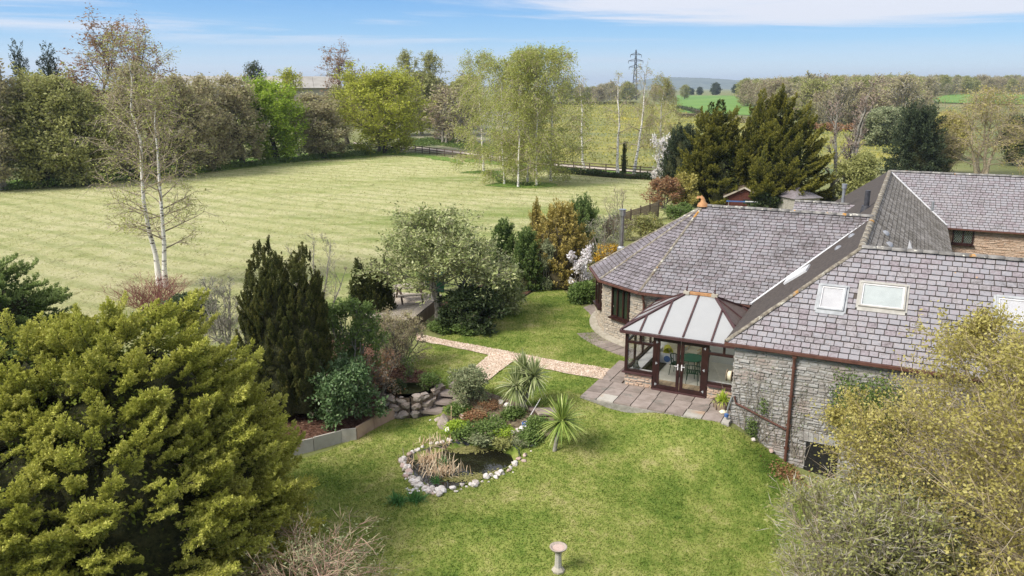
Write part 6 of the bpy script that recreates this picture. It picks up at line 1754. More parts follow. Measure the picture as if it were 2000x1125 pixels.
for k in range(9):
    q = (b - a) * (k / 8); g = Geo(); g.box((q.x, q.y + .15, .35), (.12, .1, .7)); link('post', g.mesh('post', M['metal_grey']), rb)
# long barn beyond the trees
bd = 190.0
p0 = Vector(((330 - 1000) / FPX * bd, bd * CT + 2, 0)); p1 = Vector(((660 - 1000) / FPX * bd, bd * CT + 14, 0))
p0.z = p1.z = gz((p0.x + p1.x) / 2, p0.y) - .3
zt = ZT(p0, 147)
L = (p1 - p0).length; ang = math.atan2(p1.y - p0.y, p1.x - p0.x)
bn = thing('long_barn', 'long low farm barn with pale grey sheet roof behind the tree belt', 'barn', p0, ang)
hE, hR = zt - p0.z - 2.6, zt - p0.z
g = Geo(); g.box((L / 2, 7, hE / 2), (L, 14, hE)); g.add([(0, 0, hE), (0, 14, hE), (0, 7, hR), (L, 0, hE), (L, 14, hE), (L, 7, hR)], [[1, 0, 2], [3, 4, 5]]); link('wall', g.mesh('wall', M['barn_wall']), bn)
nb = 14
for i in range(nb):
    for s in (0, 1):
        g = Geo(); x0, x1 = L * i / nb + .03, L * (i + 1) / nb - .03
        q = [(x0, -.5, hE - .2), (x1, -.5, hE - .2), (x1, 7, hR), (x0, 7, hR)] if s == 0 else [(x0, 7, hR), (x1, 7, hR), (x1, 14.5, hE - .2), (x0, 14.5, hE - .2)]
        g.prism(q, .12); link('roof_sheet', g.mesh('roof_sheet', M['barn_roof']), bn)
g = Geo(); a, b = G(418, 316), G(445, 314); 
tp = thing('green_tarpaulin', 'bright green sheet glimpsed beneath the brown trees', 'tarpaulin', a); g.prism([(0, 0, .5), tuple(b - a + Vector((0, 0, .4))), tuple(b - a + Vector((0, 1.2, 1.1))), (0, 1.2, 1.2)], .05); link('sheet', g.mesh('sheet', M['tarp']), tp)
# ------------------------------------------------------------------ trees, shrubs and plants
def put(name, label, cat, p, parts, rz=0.0, group=None, kind=None):
    t_ = thing(name, label, cat, p, rz, group)
    if kind: t_['kind'] = kind
    for pn, g, m, at in parts:
        if g.V: link(pn, g.mesh(pn, [M[x] for x in m] if isinstance(m, tuple) else M[m], pn in ('trunk', 'inner_growth'), at), t_, kind='stuff' if pn == 'twigs' else None)
    return t_
CACHE = {}
def put_shared(name, label, cat, p, key, H, R, build, mats, group=None, rz=None, at=(False,) * 4):
    if key not in CACHE:
        parts = build()
        CACHE[key] = (H, R, [(pn, g.mesh(pn, [M[x] for x in m] if isinstance(m, tuple) else M[m], pn in ('trunk', 'inner_growth'), a)) for pn, g, m, a in parts if g.V])
    H0, R0, ms = CACHE[key]
    t_ = thing(name, label, cat, p, (hash(label) % 628) / 100.0 if False else (len(label) * 1.37 + p.x) % 6.28, group); t_.scale = (R / R0, R / R0, H / H0)
    for pn, me in ms:
        o = link(pn, me, t_, kind='stuff' if pn == 'twigs' else None)
        if pn in mats:
            mm = mats[pn]; mm = mm if isinstance(mm, tuple) else (mm,)
            for sl_, x in zip(o.material_slots, mm): sl_.link = 'OBJECT'; sl_.material = M[x]
    return t_
def spec(X, Yb, Yt, hw, p=None):
    p = p or G(X, Yb)
    H = ZT(p, Yt) - p.z
    return p, H, hw * depth(p) / FPX
def broad(name, label, cat, X, Yb, Yt, hw, seed, leaf='leaf_olive', bark='bark', twig='twig_brown', group=None, p=None, limb=None, share=None, **k):
    r = np.random.default_rng(seed)
    p, H, R = spec(X, Yb, Yt, hw, p)
    if k.get('stems', 1) > 1 and k.get('ls', .14) >= .16 and 'flat' not in k: k['n1'] = int(k['n1'] * 1.7 / k['stems']) + 3
    if share:
        def build():
            w_, t_, l_ = tree(r, H, R, **k); return [('trunk', w_, (bark, limb or bark), False), ('twigs', t_, twig, False), ('crown', l_, leaf, False)]
        return put_shared(name, label, cat, p, share, H, R, build, {'trunk': (bark, limb or bark), 'twigs': twig, 'crown': leaf}, group)
    wood, twg, lf = tree(r, H, R, **k)
    parts = [('trunk', wood, (bark, limb or bark), False)]
    parts.append(('twigs', twg, twig, False))
    parts.append(('crown', lf, leaf, False))
    return put(name, label, cat, p, parts, 0, group)
def conifer(name, label, cat, X, Yb, Yt, hw, seed, mat, n, nleaf, pl, pw, ls, prof='cone', p=None, lead=None, share=None, cf=.72, cm='core_dark', group=None, **k):
    r = np.random.default_rng(seed)
    p, H, R = spec(X, Yb, Yt, hw, p)
    if share:
        def build():
            a_, b_ = plumes(r, H, R, prof, n, pl, pw, nleaf, ls, **k); tr = Geo(); tr.tube([(0, 0, 0), (0, 0, H * .85)], [max(R * .07, .06), .02], 8)
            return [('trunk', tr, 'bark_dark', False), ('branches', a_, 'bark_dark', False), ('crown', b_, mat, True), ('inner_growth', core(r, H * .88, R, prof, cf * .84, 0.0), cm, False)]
        return put_shared(name, label, cat, p, share, H, R, build, {'crown': mat}, group)
    if lead: wd, g = leaders(r, H, R, lead, prof=prof, n=n, pl=pl, pw=pw, nleaf=nleaf, ls=ls, **k)
    else: wd, g = plumes(r, H, R, prof, n, pl, pw, nleaf, ls, **k)
    tr = Geo(); tr.tube([(0, 0, 0), (0, 0, H * .85)], [max(R * .07, .06), .02], 8)
    parts = [('trunk', tr, 'bark_dark', False), ('branches', wd, 'bark_dark', False), ('crown', g, mat, True)]
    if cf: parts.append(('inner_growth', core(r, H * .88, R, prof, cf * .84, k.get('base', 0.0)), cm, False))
    return put(name, label, cat, p, parts, 0, group)
FAR = dict(n1=26, n2=8, n3=8, nl=5, ls=.34, lsp=.24, tw=.035, tb=.10, el=(0, 70), up=(.3, .15, 0), wob=.09)
NEARB = dict(FAR)
SPR = None
def sprays(root, rng, pts, dirs, scl, mat, kind='flat', rolls=None):
    global SPR
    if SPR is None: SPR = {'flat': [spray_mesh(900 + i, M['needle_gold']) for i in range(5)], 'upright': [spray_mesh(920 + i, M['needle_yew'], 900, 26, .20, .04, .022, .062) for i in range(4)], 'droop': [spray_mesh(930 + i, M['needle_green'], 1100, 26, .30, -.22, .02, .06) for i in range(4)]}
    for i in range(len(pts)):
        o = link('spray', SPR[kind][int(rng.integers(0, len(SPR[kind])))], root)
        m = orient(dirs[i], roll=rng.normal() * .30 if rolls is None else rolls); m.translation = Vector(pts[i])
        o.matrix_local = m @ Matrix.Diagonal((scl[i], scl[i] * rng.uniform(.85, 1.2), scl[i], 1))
        o.material_slots[0].link = 'OBJECT'; o.material_slots[0].material = M[mat]
def spray_tree(name, label, cat, p, H, R, n, L, mat, seed, prof='dome', el=(0, 50), wind=(0, 0, 0), lead=((0, 0, 1, 1),), inset=.8, kind='flat', back=.25, cm='core_dark', cf=.6, qpow=1.0, fill=0, fmat=None, mass=0):
    r = np.random.default_rng(seed); t_ = thing(name, label, cat, p)
    tr = Geo(); tr.tube([(0, 0, 0), (0, 0, H * .8)], [max(R * .07, .06), .03], 8); link('trunk', tr.mesh('trunk', M['bark_dark'], True), t_)
    cam_az = math.atan2(-p.y, -p.x); wsum = sum(h * f for _, _, h, f in lead); P_, D_, S_ = [], [], []
    for dx, dy, hf, rf in lead:
        m = max(int(round((n + mass) * hf * rf / wsum)), 4); got = 0; tries = 0
        while got < m and tries < m * 20:
            tries += 1
            q = ((got + r.uniform()) / m) ** qpow; az = r.uniform(-math.pi, math.pi)
            if math.cos(az - cam_az) < -.25 and r.uniform() > back: continue
            rr_ = R * rf * float(PROF[prof](np.array(q))) * inset * r.uniform(.72, 1.0)
            x, y, z = dx * R + rr_ * math.cos(az), dy * R + rr_ * math.sin(az), (H * hf - L * .75) * q + .05 * H
            if lead and any((x - a * R) ** 2 + (y - b * R) ** 2 < (R * f2 * .62 * float(PROF[prof](np.array(min(z / (H * h2), 1.0))))) ** 2 and z < H * h2 * .8 for a, b, h2, f2 in lead): continue
            e = math.radians(el[0] + (el[1] - el[0]) * q ** 1.3 + r.normal() * 8)
            d = np.array([math.cos(az) * math.cos(e), math.sin(az) * math.cos(e), math.sin(e)]) + np.array(wind) + r.normal(size=3) * .14
            P_.append((x, y, z)); D_.append(d); S_.append(L * r.uniform(.7, 1.3) * (1 - .25 * q)); got += 1
    if mass:
        order = sorted(range(len(P_)), key=lambda i: P_[i][0] * -math.cos(cam_az) + P_[i][1] * -math.sin(cam_az) - P_[i][2] * .6 + r.uniform(0, 5.0))
        keep, rest = order[:n], order[n:]
        sprays(t_, r, [P_[i] for i in keep], [D_[i] for i in keep], [S_[i] for i in keep], mat, kind)
        me = bpy.data.meshes.new('spray_mass'); me.from_pydata([P_[i] for i in rest], [], []); me.update()
        me.attributes.new('rot', 'FLOAT_VECTOR', 'POINT'); me.attributes.new('scl', 'FLOAT', 'POINT'); ra, sa = me.attributes['rot'], me.attributes['scl']
        for k_, i in enumerate(rest): ra.data[k_].vector = orient(D_[i], roll=r.normal() * .3).to_euler(); sa.data[k_].value = S_[i]
        mo = link('spray_mass', me, t_, kind='stuff')
        ng = bpy.data.node_groups.new('spray_mass', 'GeometryNodeTree'); ng.interface.new_socket('Geometry', in_out='INPUT', socket_type='NodeSocketGeometry'); ng.interface.new_socket('Geometry', in_out='OUTPUT', socket_type='NodeSocketGeometry')
        gi, go = ng.nodes.new('NodeGroupInput'), ng.nodes.new('NodeGroupOutput'); jn = ng.nodes.new('GeometryNodeJoinGeometry')
        prot = [o for o in t_.children if o.name.split('.')[0] == 'spray']; by = {}
        for o in prot: by.setdefault(o.data.name, o)
        for kx, o in enumerate(by.values()):
            oi = ng.nodes.new('GeometryNodeObjectInfo'); oi.inputs[0].default_value = o; oi.transform_space = 'ORIGINAL'
            ip = ng.nodes.new('GeometryNodeInstanceOnPoints'); ng.links.new(gi.outputs[0], ip.inputs['Points']); ng.links.new(oi.outputs['Geometry'], ip.inputs['Instance'])
            rv = ng.nodes.new('FunctionNodeRandomValue'); rv.data_type = 'INT'; rv.inputs[4].default_value = 0; rv.inputs[5].default_value = len(by) - 1; rv.inputs['Seed'].default_value = 1
            cp_ = ng.nodes.new('FunctionNodeCompare'); cp_.data_type = 'INT'; cp_.operation = 'EQUAL'; ng.links.new(rv.outputs[2], cp_.inputs[2]); cp_.inputs[3].default_value = kx; ng.links.new(cp_.outputs[0], ip.inputs['Selection'])
            na = ng.nodes.new('GeometryNodeInputNamedAttribute'); na.data_type = 'FLOAT_VECTOR'; na.inputs[0].default_value = 'rot'; ng.links.new(na.outputs[0], ip.inputs['Rotation'])
            ns = ng.nodes.new('GeometryNodeInputNamedAttribute'); ns.data_type = 'FLOAT'; ns.inputs[0].default_value = 'scl'; ng.links.new(ns.outputs[0], ip.inputs['Scale'])
            ng.links.new(ip.outputs[0], jn.inputs[0])
        ng.links.new(jn.outputs[0], go.inputs[0]); mo.modifiers.new('sprays', 'NODES').node_group = ng
    else: sprays(t_, r, P_, D_, S_, mat, kind)
    g = Geo()
    for dx, dy, hf, rf in lead:
        c = core(r, H * hf * .86, R * rf, prof, cf, 0.0)
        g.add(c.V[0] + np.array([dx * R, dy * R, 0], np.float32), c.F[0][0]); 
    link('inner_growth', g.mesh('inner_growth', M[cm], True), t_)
    if fill:
        fg = Geo()
        for dx, dy, hf, rf in lead:
            m = int(fill * hf * rf / wsum); q = r.uniform(0, 1, m); az = r.uniform(-math.pi, math.pi, m); rr_ = R * rf * PROF[prof](q) * inset * r.uniform(.75, 1.04, m)
            c = np.stack([dx * R + rr_ * np.cos(az), dy * R + rr_ * np.sin(az), H * hf * .9 * q + .03 * H], 1)
            d = unit(np.stack([np.cos(az), np.sin(az), r.normal(size=m) * .4 + .2], 1) + r.normal(size=(m, 3)) * .4 + np.array(wind)); ls_ = L * .11 * r.uniform(.6, 1.3, m)
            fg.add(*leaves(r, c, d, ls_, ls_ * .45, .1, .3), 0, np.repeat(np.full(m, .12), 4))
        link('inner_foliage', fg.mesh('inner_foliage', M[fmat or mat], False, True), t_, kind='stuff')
    return t_
# -- tree belt on the far side of the meadow, in the order they stand
BELT = [
 ('grey bare-twigged tree at the outer end of the belt, ivy green at its foot', 12, 372, 118, 78, 'leaf_brown', 'twig_grey', dict(nl=2)),
 ('pale olive leafing tree next to the grey bare one', 92, 366, 150, 82, 'leaf_olive', 'twig_grey', {}),
 ('broad yellowish-olive tree behind the twin birch, tallest leaf of the belt front', 172, 362, 152, 72, 'leaf_olive', 'twig_brown', dict(nl=7)),
 ('brown-green tree close behind the twin birch stems', 262, 352, 128, 74, 'leaf_brown', 'twig_brown', dict(nl=4)),
 ('purplish-brown bare tree just past the twin birch', 345, 345, 150, 70, 'leaf_brown', 'twig_brown', dict(nl=2)),
 ('brown twiggy tree with a fresh green lower skirt', 418, 333, 152, 66, 'leaf_brown', 'twig_brown', dict(nl=3)),
 ('dense brown rounded tree left of the bright green one', 482, 324, 150, 66, 'leaf_brown', 'twig_brown', dict(nl=3, n1=30)),
 ('bright fresh-green tree, the most vivid in the belt', 548, 316, 158, 64, 'leaf_fresh', 'twig_brown', dict(nl=8)),
 ('low brown tree between the vivid green and the round yellow-green tree', 640, 308, 185, 66, 'leaf_brown', 'twig_brown', dict(nl=3)),
 ('big round yellow-green tree at the end of the belt', 745, 300, 132, 96, 'leaf_yellow', 'twig_tan', dict(nl=9, n1=32, n2=9)),
]
for i, (lab, X, Yb, Yt, hw, lf, tw, kk) in enumerate(BELT):
    k = dict(FAR); k.update(kk); st = 3 if i in (0, 4, 6, 8, 9) else 2; nl_ = k['nl']; shr = ('belt_bare%d' % st) if nl_ <= 4 else ('belt_leafy%d' % st); k['nl'] = 3 if nl_ <= 4 else 7; k['n1'] = 30
    broad('belt_tree', lab, 'tree', X, Yb, Yt, hw, 100 + i, lf, 'bark_dark' if i != 0 else 'bark_grey', tw, 'trees of the belt beyond the meadow', prof='round', stems=st, spread=.16, l2=.5, share=shr, **k)
def back(X, Yt, hw, dist): # a tree standing deeper in the belt, its foot hidden
    p = Vector(((X - 1000) / FPX * dist, dist * CT + 4, 0)); p.z = gz(p.x, p.y); return p
k = dict(FAR); k.update(nl=5, prof='vase', tb=.30, el=(35, 75), ls=.32, n2=6, n3=6, l2=.42)
broad('belt_tree', 'tall open tree with dark leaf clusters against the sky', 'tree', 190, 0, 26, 92, 120, 'leaf_rust', 'bark_dark', 'twig_brown', 'trees of the belt beyond the meadow', p=back(190, 0, 0, 112), share='open', **k)
broad('belt_tree', 'tall open tree with dark clusters rising right behind the twin birch', 'tree', 300, 0, 44, 62, 121, 'leaf_rust', 'bark_dark', 'twig_brown', 'trees of the belt beyond the meadow', p=back(300, 0, 0, 108), share='open', **k)
k.update(prof='round', nl=4)
broad('belt_tree', 'sparse round tree with dark clusters rising behind the belt, by the pale roof', 'tree', 686, 0, 88, 54, 122, 'leaf_rust', 'bark_dark', 'twig_brown', 'trees of the belt beyond the meadow', p=back(686, 0, 0, 150), share='open', **k)
broad('belt_tree', 'dark purple-leaved round tree showing above the barn end', 'tree', 532, 0, 122, 32, 123, 'leaf_dark', 'bark_dark', 'twig_brown', 'trees of the belt beyond the meadow', p=back(532, 0, 0, 170), share='behind', **k)
k.update(nl=6, prof='round', ls=.4)
broad('belt_tree', 'upright olive tree beside the utility pole', 'tree', 795, 0, 100, 30, 124, 'leaf_olive', 'bark_dark', 'twig_brown', 'trees of the belt beyond the meadow', p=back(795, 0, 0, 185), share='behind', **k)
broad('belt_tree', 'lollipop-crowned olive tree above the parked car', 'tree', 858, 0, 102, 40, 125, 'leaf_olive', 'bark_dark', 'twig_brown', 'trees of the belt beyond the meadow', p=back(858, 0, 0, 185), share='behind', **k)
k.update(nl=3, tb=.1)
broad('belt_tree', 'hazy grey-brown bare tree between the lollipop tree and the birches', 'tree', 905, 0, 148, 34, 126, 'leaf_brown', 'bark_grey', 'twig_brown', 'trees of the belt beyond the meadow', p=back(905, 0, 0, 235), share='behind', **k)
broad('belt_tree', 'yellow-tinged willow showing behind the vivid green tree', 'tree', 590, 0, 136, 44, 127, 'leaf_yellow', 'bark_grey', 'twig_tan', 'trees of the belt beyond the meadow', p=back(590, 0, 0, 128), share='behind', **k)
broad('belt_tree', 'grey-green tree filling the gap behind the brown low tree', 'tree', 655, 0, 168, 44, 128, 'leaf_olive', 'bark_grey', 'twig_brown', 'trees of the belt beyond the meadow', p=back(655, 0, 0, 138), share='behind', **k)
for X, Yt, hw, d, s, lab in ((70, 78, 26, 112, 130, 'dark spiky conifer with a double top behind the belt'), (125, 84, 34, 110, 131, 'dark dense conifer just left of the tall open tree'), (12, 88, 30, 108, 132, 'dark conifer at the edge of the view behind the grey tree')):
    conifer('belt_conifer', lab, 'conifer', X, 0, Yt, hw, s, 'needle_dark', 130, 70, 1.6, .5, .30, p=back(X, 0, 0, d), el=(-5, 60), cf=.5, group='conifers behind the belt', share='belt_conifer')
# undergrowth at the foot of the belt and under the birch clump
def cover(name, pts, n, hgt, ls, mat, seed, wid=1.0, label=None, cat=None, kind='stuff', core_m=None):
    r = np.random.default_rng(seed); g = Geo()
    L = np.array([(b - a).length for a, b in zip(pts[:-1], pts[1:])]); L = L / L.sum()
    k = r.choice(len(L), n, p=L); t = r.uniform(0, 1, n)
    A_ = np.array([tuple(p) for p in pts]); q = A_[k] * (1 - t[:, None]) + A_[k + 1] * t[:, None]
    a = r.uniform(0, 2 * np.pi, n); rad = np.sqrt(r.uniform(0.15, 1, n))
    lump = .65 + .35 * np.sin(q[:, 0] * 1.3 / max(wid, .3) + seed) * np.cos(q[:, 1] * .9 / max(wid, .3))
    q[:, 0] += np.cos(a) * rad * wid; q[:, 1] += np.sin(a) * rad * wid
    h = hgt * lump * np.sqrt(np.clip(1 - rad ** 2 * .9, 0, 1)) * r.uniform(.55, 1.05, n)
    q[:, 2] = gza(q[:, 0], q[:, 1]) + np.maximum(h, .02)
    d = unit(r.normal(size=(n, 3)) + np.array([0, 0, .5]))
    g.add(*leaves(r, q, d, ls * r.uniform(.6, 1.4, n), ls * .55, .1, .3))
    o = link(name, g.mesh(name, M[mat]), None, kind=kind)
    return tag(o, label, cat)
cover('undergrowth', gp((-60, 372), (100, 366), (200, 356), (300, 348), (400, 334), (500, 322), (600, 312), (700, 304), (765, 297)), 10000, 1.3, .30, 'leaf_green', 140, 1.9)
cover('undergrowth', gp((-60, 360), (200, 346), (400, 326), (600, 304), (740, 292)), 6000, 2.6, .34, 'leaf_dark', 141, 2.2)
cover('undergrowth', gp((930, 338), (960, 338), (985, 358), (1055, 365)), 2500, .5, .18, 'leaf_green', 142, .8)
cover('undergrowth', gp((790, 288), (850, 276), (900, 285), (1000, 300)), 9000, 1.0, .35, 'leaf_green', 143, 4.0)
cover('undergrowth', gp((830, 240), (1000, 245)), 3500, .8, .45, 'leaf_sage', 144, 7.0)
# -- birches
BIR = dict(bark='bark_birch')
def birch(label, X, Yb, Yt, hw, seed, stems=1, nl=6, lean=None, p=None, leaf='leaf_birch', twig='twig_brown', spread=.10, tb=.22, group='birch trees', name='birch_tree', **kw):
    k = dict(n1=22, n2=8, n3=7, nl=nl, ls=.16, lsp=.16, tw=.022, tb=tb, el=(15, 70), up=(-.05, -.30, -.45), wob=.07, prof='round', l2=.55, l3=.55, stems=stems, spread=spread); k.update(kw)
    return broad(name, label, 'birch', X, Yb, Yt, hw, seed, leaf, 'bark_birch', twig, group, p=p, limb='twig_brown', **k)
birch('tall twin-stemmed silver birch in front of the meadow, near bare', 312, 562, 66, 105, 150, stems=2, nl=2, spread=.035, tb=.22, n1=30, n2=8, n3=7, ls=.085, lsp=.10, tw=.012, leaf='leaf_birch', l2=.5, l3=.5, up=(.1, -.05, -.2), r0=.10, prof='round', wob=.055)
birch('drooping yellow-green birch standing alone left of the clump', 945, 337, 104, 62, 151, nl=10, up=(-.05, -.5, -.6), n1=24, n3=7, tb=.10, r0=.13, ls=.18, lsp=.24)
for i, (X, Yb, Yt, hw, lab) in enumerate(((985, 360, 118, 50, 'outermost stem of the birch clump, next to the lone birch'), (1012, 366, 104, 42, 'birch of the clump with a slightly crooked white foot'), (1030, 356, 96, 50, 'tallest birch in the middle of the clump'), (1048, 364, 98, 46, 'birch with the whitest trunk at the front of the clump'), (1075, 354, 98, 58, 'birch of the clump leaning out over the rape field'))):
    birch(lab, X, Yb, Yt, hw * 1.5, 152 + i, nl=9, up=(-.05, -.45, -.6), n1=24, n3=7, tb=.07, el=(25, 72), spread=.10 if i == 4 else .03, share='birch%d' % (i % 2), r0=.11, ls=.18, lsp=.24)
birch('slender leaning white birch alone before the rape field', 1142, 333, 150, 38, 160, nl=1, spread=.08, n1=14, n2=6, n3=5)
birch('slim bare birch right of the leaning one, reaching near the pylon', 1207, 343, 142, 34, 161, nl=1, spread=.05, n1=16, n2=6, n3=5)
birch('slim birch with wind-bent dark top right of the pylon', 1238, 340, 124, 40, 162, nl=1, spread=.09, n1=18, n2=6, n3=5)
birch('weeping tan birch at the end of the row by the dark conifer', 1285, 336, 152, 48, 163, nl=5, leaf='leaf_olive', twig='twig_tan', up=(-.2, -.8, -.8))
conifer('ivy_column', 'narrow dark ivy-clad stump among the slender birches', 'ivy', 1218, 342, 276, 7, 164, 'needle_yew', 60, 50, .5, .25, .16, prof='column', cf=.7)
# -- hedges
def hedge(label, pts, hgt, wid, n, ls, mat, seed):
    p0 = pts[0]; t_ = thing('hedge', label, 'hedge', p0); o = cover('foliage', pts, n, hgt, ls, mat, seed, wid, kind=None); o.parent = t_; o.location = -p0
    g = Geo()
    for a, b in zip(pts[:-1], pts[1:]): g.bar(a - p0 + Vector((0, 0, hgt * .28)), b - p0 + Vector((0, 0, hgt * .28)), wid * 1.1, hgt * .6)
    link('inner_growth', g.mesh('inner_growth', M['core_brown']), t_); return t_
hedge('dark low hedge along the fence below the slender birches', gp((1085, 336), (1130, 341), (1200, 347), (1290, 352)), .9, .8, 5000, .26, 'leaf_dark', 170)
hedge('olive hedge crossing the fields above the rape crop', gp((1090, 206), (1160, 205), (1240, 204)), 3.2, 3.0, 3500, .8, 'leaf_olive', 171)
hedge('dark far hedge line beyond the white van', gp((1075, 193), (1180, 192), (1240, 192)), 3.5, 3.0, 2500, 1.0, 'leaf_dark', 172)
hedge('brown field hedge between rape crop and bright green field', gp((1330, 230), (1400, 232), (1470, 243)), 2.6, 2.0, 3000, .6, 'leaf_brown', 173)
hedge('dark hedge stub left of the bright green field', gp((1325, 212), (1345, 216), (1365, 222)), 2.2, 2.0, 1400, .6, 'leaf_dark', 174)
hedge('trimmed brown hedge edging the rape crop below the bare wood', gp((1570, 254), (1660, 258), (1765, 263)), 2.4, 1.6, 4000, .55, 'leaf_rust', 175)
hedge('dark clipped hedge left of the broad-crowned bronze shrub', gp((1575, 408), (1605, 408), (1640, 412)), 1.9, 1.0, 4500, .2, 'leaf_dark', 176)
# -- big conifers beyond the house
p, H, R = spec(1395, 398, 180, 56)
spray_tree('golden_cypress', 'multi-topped golden-green cypress right of the dark yew', 'conifer', p, H, R, 200, 2.1, 'needle_olive', 180, 'cone', (0, 60), (.25, 0, .05), ((0, 0, 1, .85), (-.28, .1, .97, .55), (.42, -.1, .80, .7), (.1, -.5, .62, .8)), cf=.5, fill=9000)
p, H, R = spec(1508, 404, 186, 66)
spray_tree('golden_cypress', 'widest golden-green cypress with wind-swept plumes beside the summerhouse', 'conifer', p, H, R, 260, 2.2, 'needle_olive', 181, 'dome', (5, 66), (.45, 0, .15), ((0, 0, 1, .75), (-.42, .1, .97, .55), (.40, -.1, .93, .62), (.15, -.45, .75, .8), (-.3, -.4, .6, .6)), cf=.55, fill=11000)
conifer('dark_yew', 'very dark rounded yew left of the golden cypresses', 'conifer', 1330, 378, 243, 48, 182, 'needle_dark', 260, 110, 1.2, .4, .20, prof='dome', el=(10, 85), cf=.8)
conifer('tall_conifer', 'tall dark drooping conifer beyond the far ridge', 'conifer', 1782, 345, 194, 60, 183, 'needle_dark', 260, 90, 2.6, .7, .34, prof='cone', el=(-25, 50), cf=.5)
k = dict(FAR); k.update(nl=0, prof='vase', tb=.10, el=(58, 84), n1=26, n2=9, n3=8, l2=.5, tw=.026, stems=4, spread=.10, a2=(12, 35), a3=(12, 40))
broad('poplar', 'upright reddish-brown bare tree with brushlike crown right of the cypresses', 'tree', 1632, 398, 160, 46, 184, 'leaf_rust', 'bark_grey', 'twig_wine', **k)
k = dict(FAR); k.update(nl=2, prof='round', tb=.15, el=(20, 74), n1=28, n2=9, n3=8, up=(.1, -.3, -.4), stems=4, spread=.22, ls=.16, tw=.026)
broad('willow', 'large golden-brown leaning willow at the far corner beyond the ridge', 'tree', 1915, 345, 170, 100, 185, 'leaf_bronze', 'bark_tan', 'twig_tan', **k)
broad('bronze_shrub', 'bushy bronze-olive evergreen below the brushlike bare tree', 'shrub', 1668, 412, 304, 36, 186, 'leaf_olive', 'bark_dark', 'twig_brown', stems=5, spread=.25, n1=16, n2=7, n3=6, nl=9, ls=.22, lsp=.2, tb=.1)
k = dict(FAR); k.update(nl=6, stems=3, spread=.2, tb=.1)
for i, (X, Yt, hw, d, lf, lab) in enumerate(((1690, 215, 44, 150, 'leaf_sage', 'grey-green willow scrub beyond the rape crop'), (1735, 212, 40, 155, 'leaf_sage', 'pale green scrub left of the tall dark conifer'), (1850, 222, 40, 120, 'leaf_bronze', 'golden bush right of the tall dark conifer'), (1990, 226, 40, 110, 'leaf_dark', 'dark evergreen at the view edge behind the golden willow'), (1830, 262, 34, 100, 'leaf_brown', 'brown scrub at the foot of the tall dark conifer'))):
    broad('scrub_tree', lab, 'tree', X, 0, Yt, hw, 190 + i, lf, 'bark_grey', 'twig_brown', 'scrub beyond the house', p=back(X, 0, 0, d), share='scrub', **k)
# -- garden boundary shrubs behind and beside the rounded end
SH = dict(n1=14, n2=7, n3=6, tb=.05, el=(15, 75), stems=6, spread=.32, l2=.6, prof='dome')
def shrub(name, label, X, Yb, Yt, hw, seed, leaf, twig='twig_brown', bark='bark', cat='shrub', p=None, group=None, **kw):
    k = dict(SH); k.update(nl=6, ls=.09, lsp=.08, tw=.012); k.update(kw)
    if k['stems'] < 20:
        f_ = .42 if hw > 34 else .26
        k['n1'] = max(int(k['n1'] * f_), 4); k['n2'] = max(k['n2'] - 1, 3); k['ls'] *= 1.35 if hw > 34 else 1.5; k['tw'] *= 1.3
    return broad(name, label, cat, X, Yb, Yt, hw, seed, leaf, bark, twig, group, p=p, **k)
shrub('rusty_shrub', 'rust-brown twiggy shrub in front of the dark yew', 1296, 408, 348, 38, 200, 'leaf_rust', 'twig_red', nl=4, ls=.14, tw=.02)
shrub('blossom_shrub', 'white-blossomed shrub peeping out beside the dark yew', 1293, 372, 268, 24, 201, 'leaf_white', nl=3, ls=.13, lsp=.15)
shrub('tan_shrub', 'tan budding shrub between rusty shrub and cypress', 1338, 405, 340, 24, 202, 'leaf_bronze', nl=6, ls=.14)
shrub('green_shrub', 'blue-green broadleaf shrub at the finial end of the roof', 1330, 432, 398, 40, 203, 'leaf_green', nl=8, ls=.14)
shrub('green_shrub', 'dark rounded evergreen right of the summerhouse', 1500, 415, 375, 32, 204, 'leaf_dark', nl=9, ls=.14)
shrub('garden_shrub', 'olive shrub along the board fence above the flue', 1255, 470, 418, 46, 205, 'leaf_olive', nl=6, ls=.10)
shrub('forsythia', 'yellow flowering forsythia at the foot of the flue pipe', 1188, 522, 480, 24, 206, 'leaf_gold', nl=8, ls=.08)
shrub('forsythia', 'golden flowering bush right of the flue pipe by the fence', 1262, 458, 425, 24, 207, 'leaf_gold', nl=4, ls=.08)
shrub('grey_shrub', 'large bare grey shrub behind the forsythia', 1180, 520, 412, 50, 208, 'leaf_sage', 'twig_grey', 'bark_grey', nl=2, ls=.07)
shrub('sapling', 'thin bare sapling standing up against the meadow', 1205, 470, 366, 42, 209, 'leaf_brown', 'twig_brown', stems=3, n1=10, n2=6, n3=5, nl=1, ls=.06, spread=.22, tb=.2)
shrub('star_magnolia', 'white flowering magnolia bush beside the rounded house end', 1134, 572, 486, 26, 210, 'leaf_white', nl=4, ls=.10, stems=5, n1=9, n2=5, n3=4)
conifer('cream_cypress', 'creamy golden conifer with knobbly tops at the back of the garden', 'conifer', 1092, 556, 392, 66, 211, 'needle_cream', 260, 90, .85, .24, .15, prof='dome', el=(20, 88), cf=.8, cm='core_brown', lump=.22)
conifer('cream_cypress', 'narrow cream-tipped conifer top left of the knobbly golden one', 'conifer', 1044, 540, 386, 20, 212, 'needle_cream', 110, 90, .6, .2, .12, prof='column', el=(20, 85), cf=.7, cm='core_brown', p=P(1046, 540, 0))
conifer('green_cypress', 'soft rounded green conifer beside the broad evergreen tree', 'conifer', 1028, 566, 442, 32, 213, 'needle_green', 230, 110, .6, .2, .12, prof='column', el=(15, 85), cf=.8, share='greencyp')
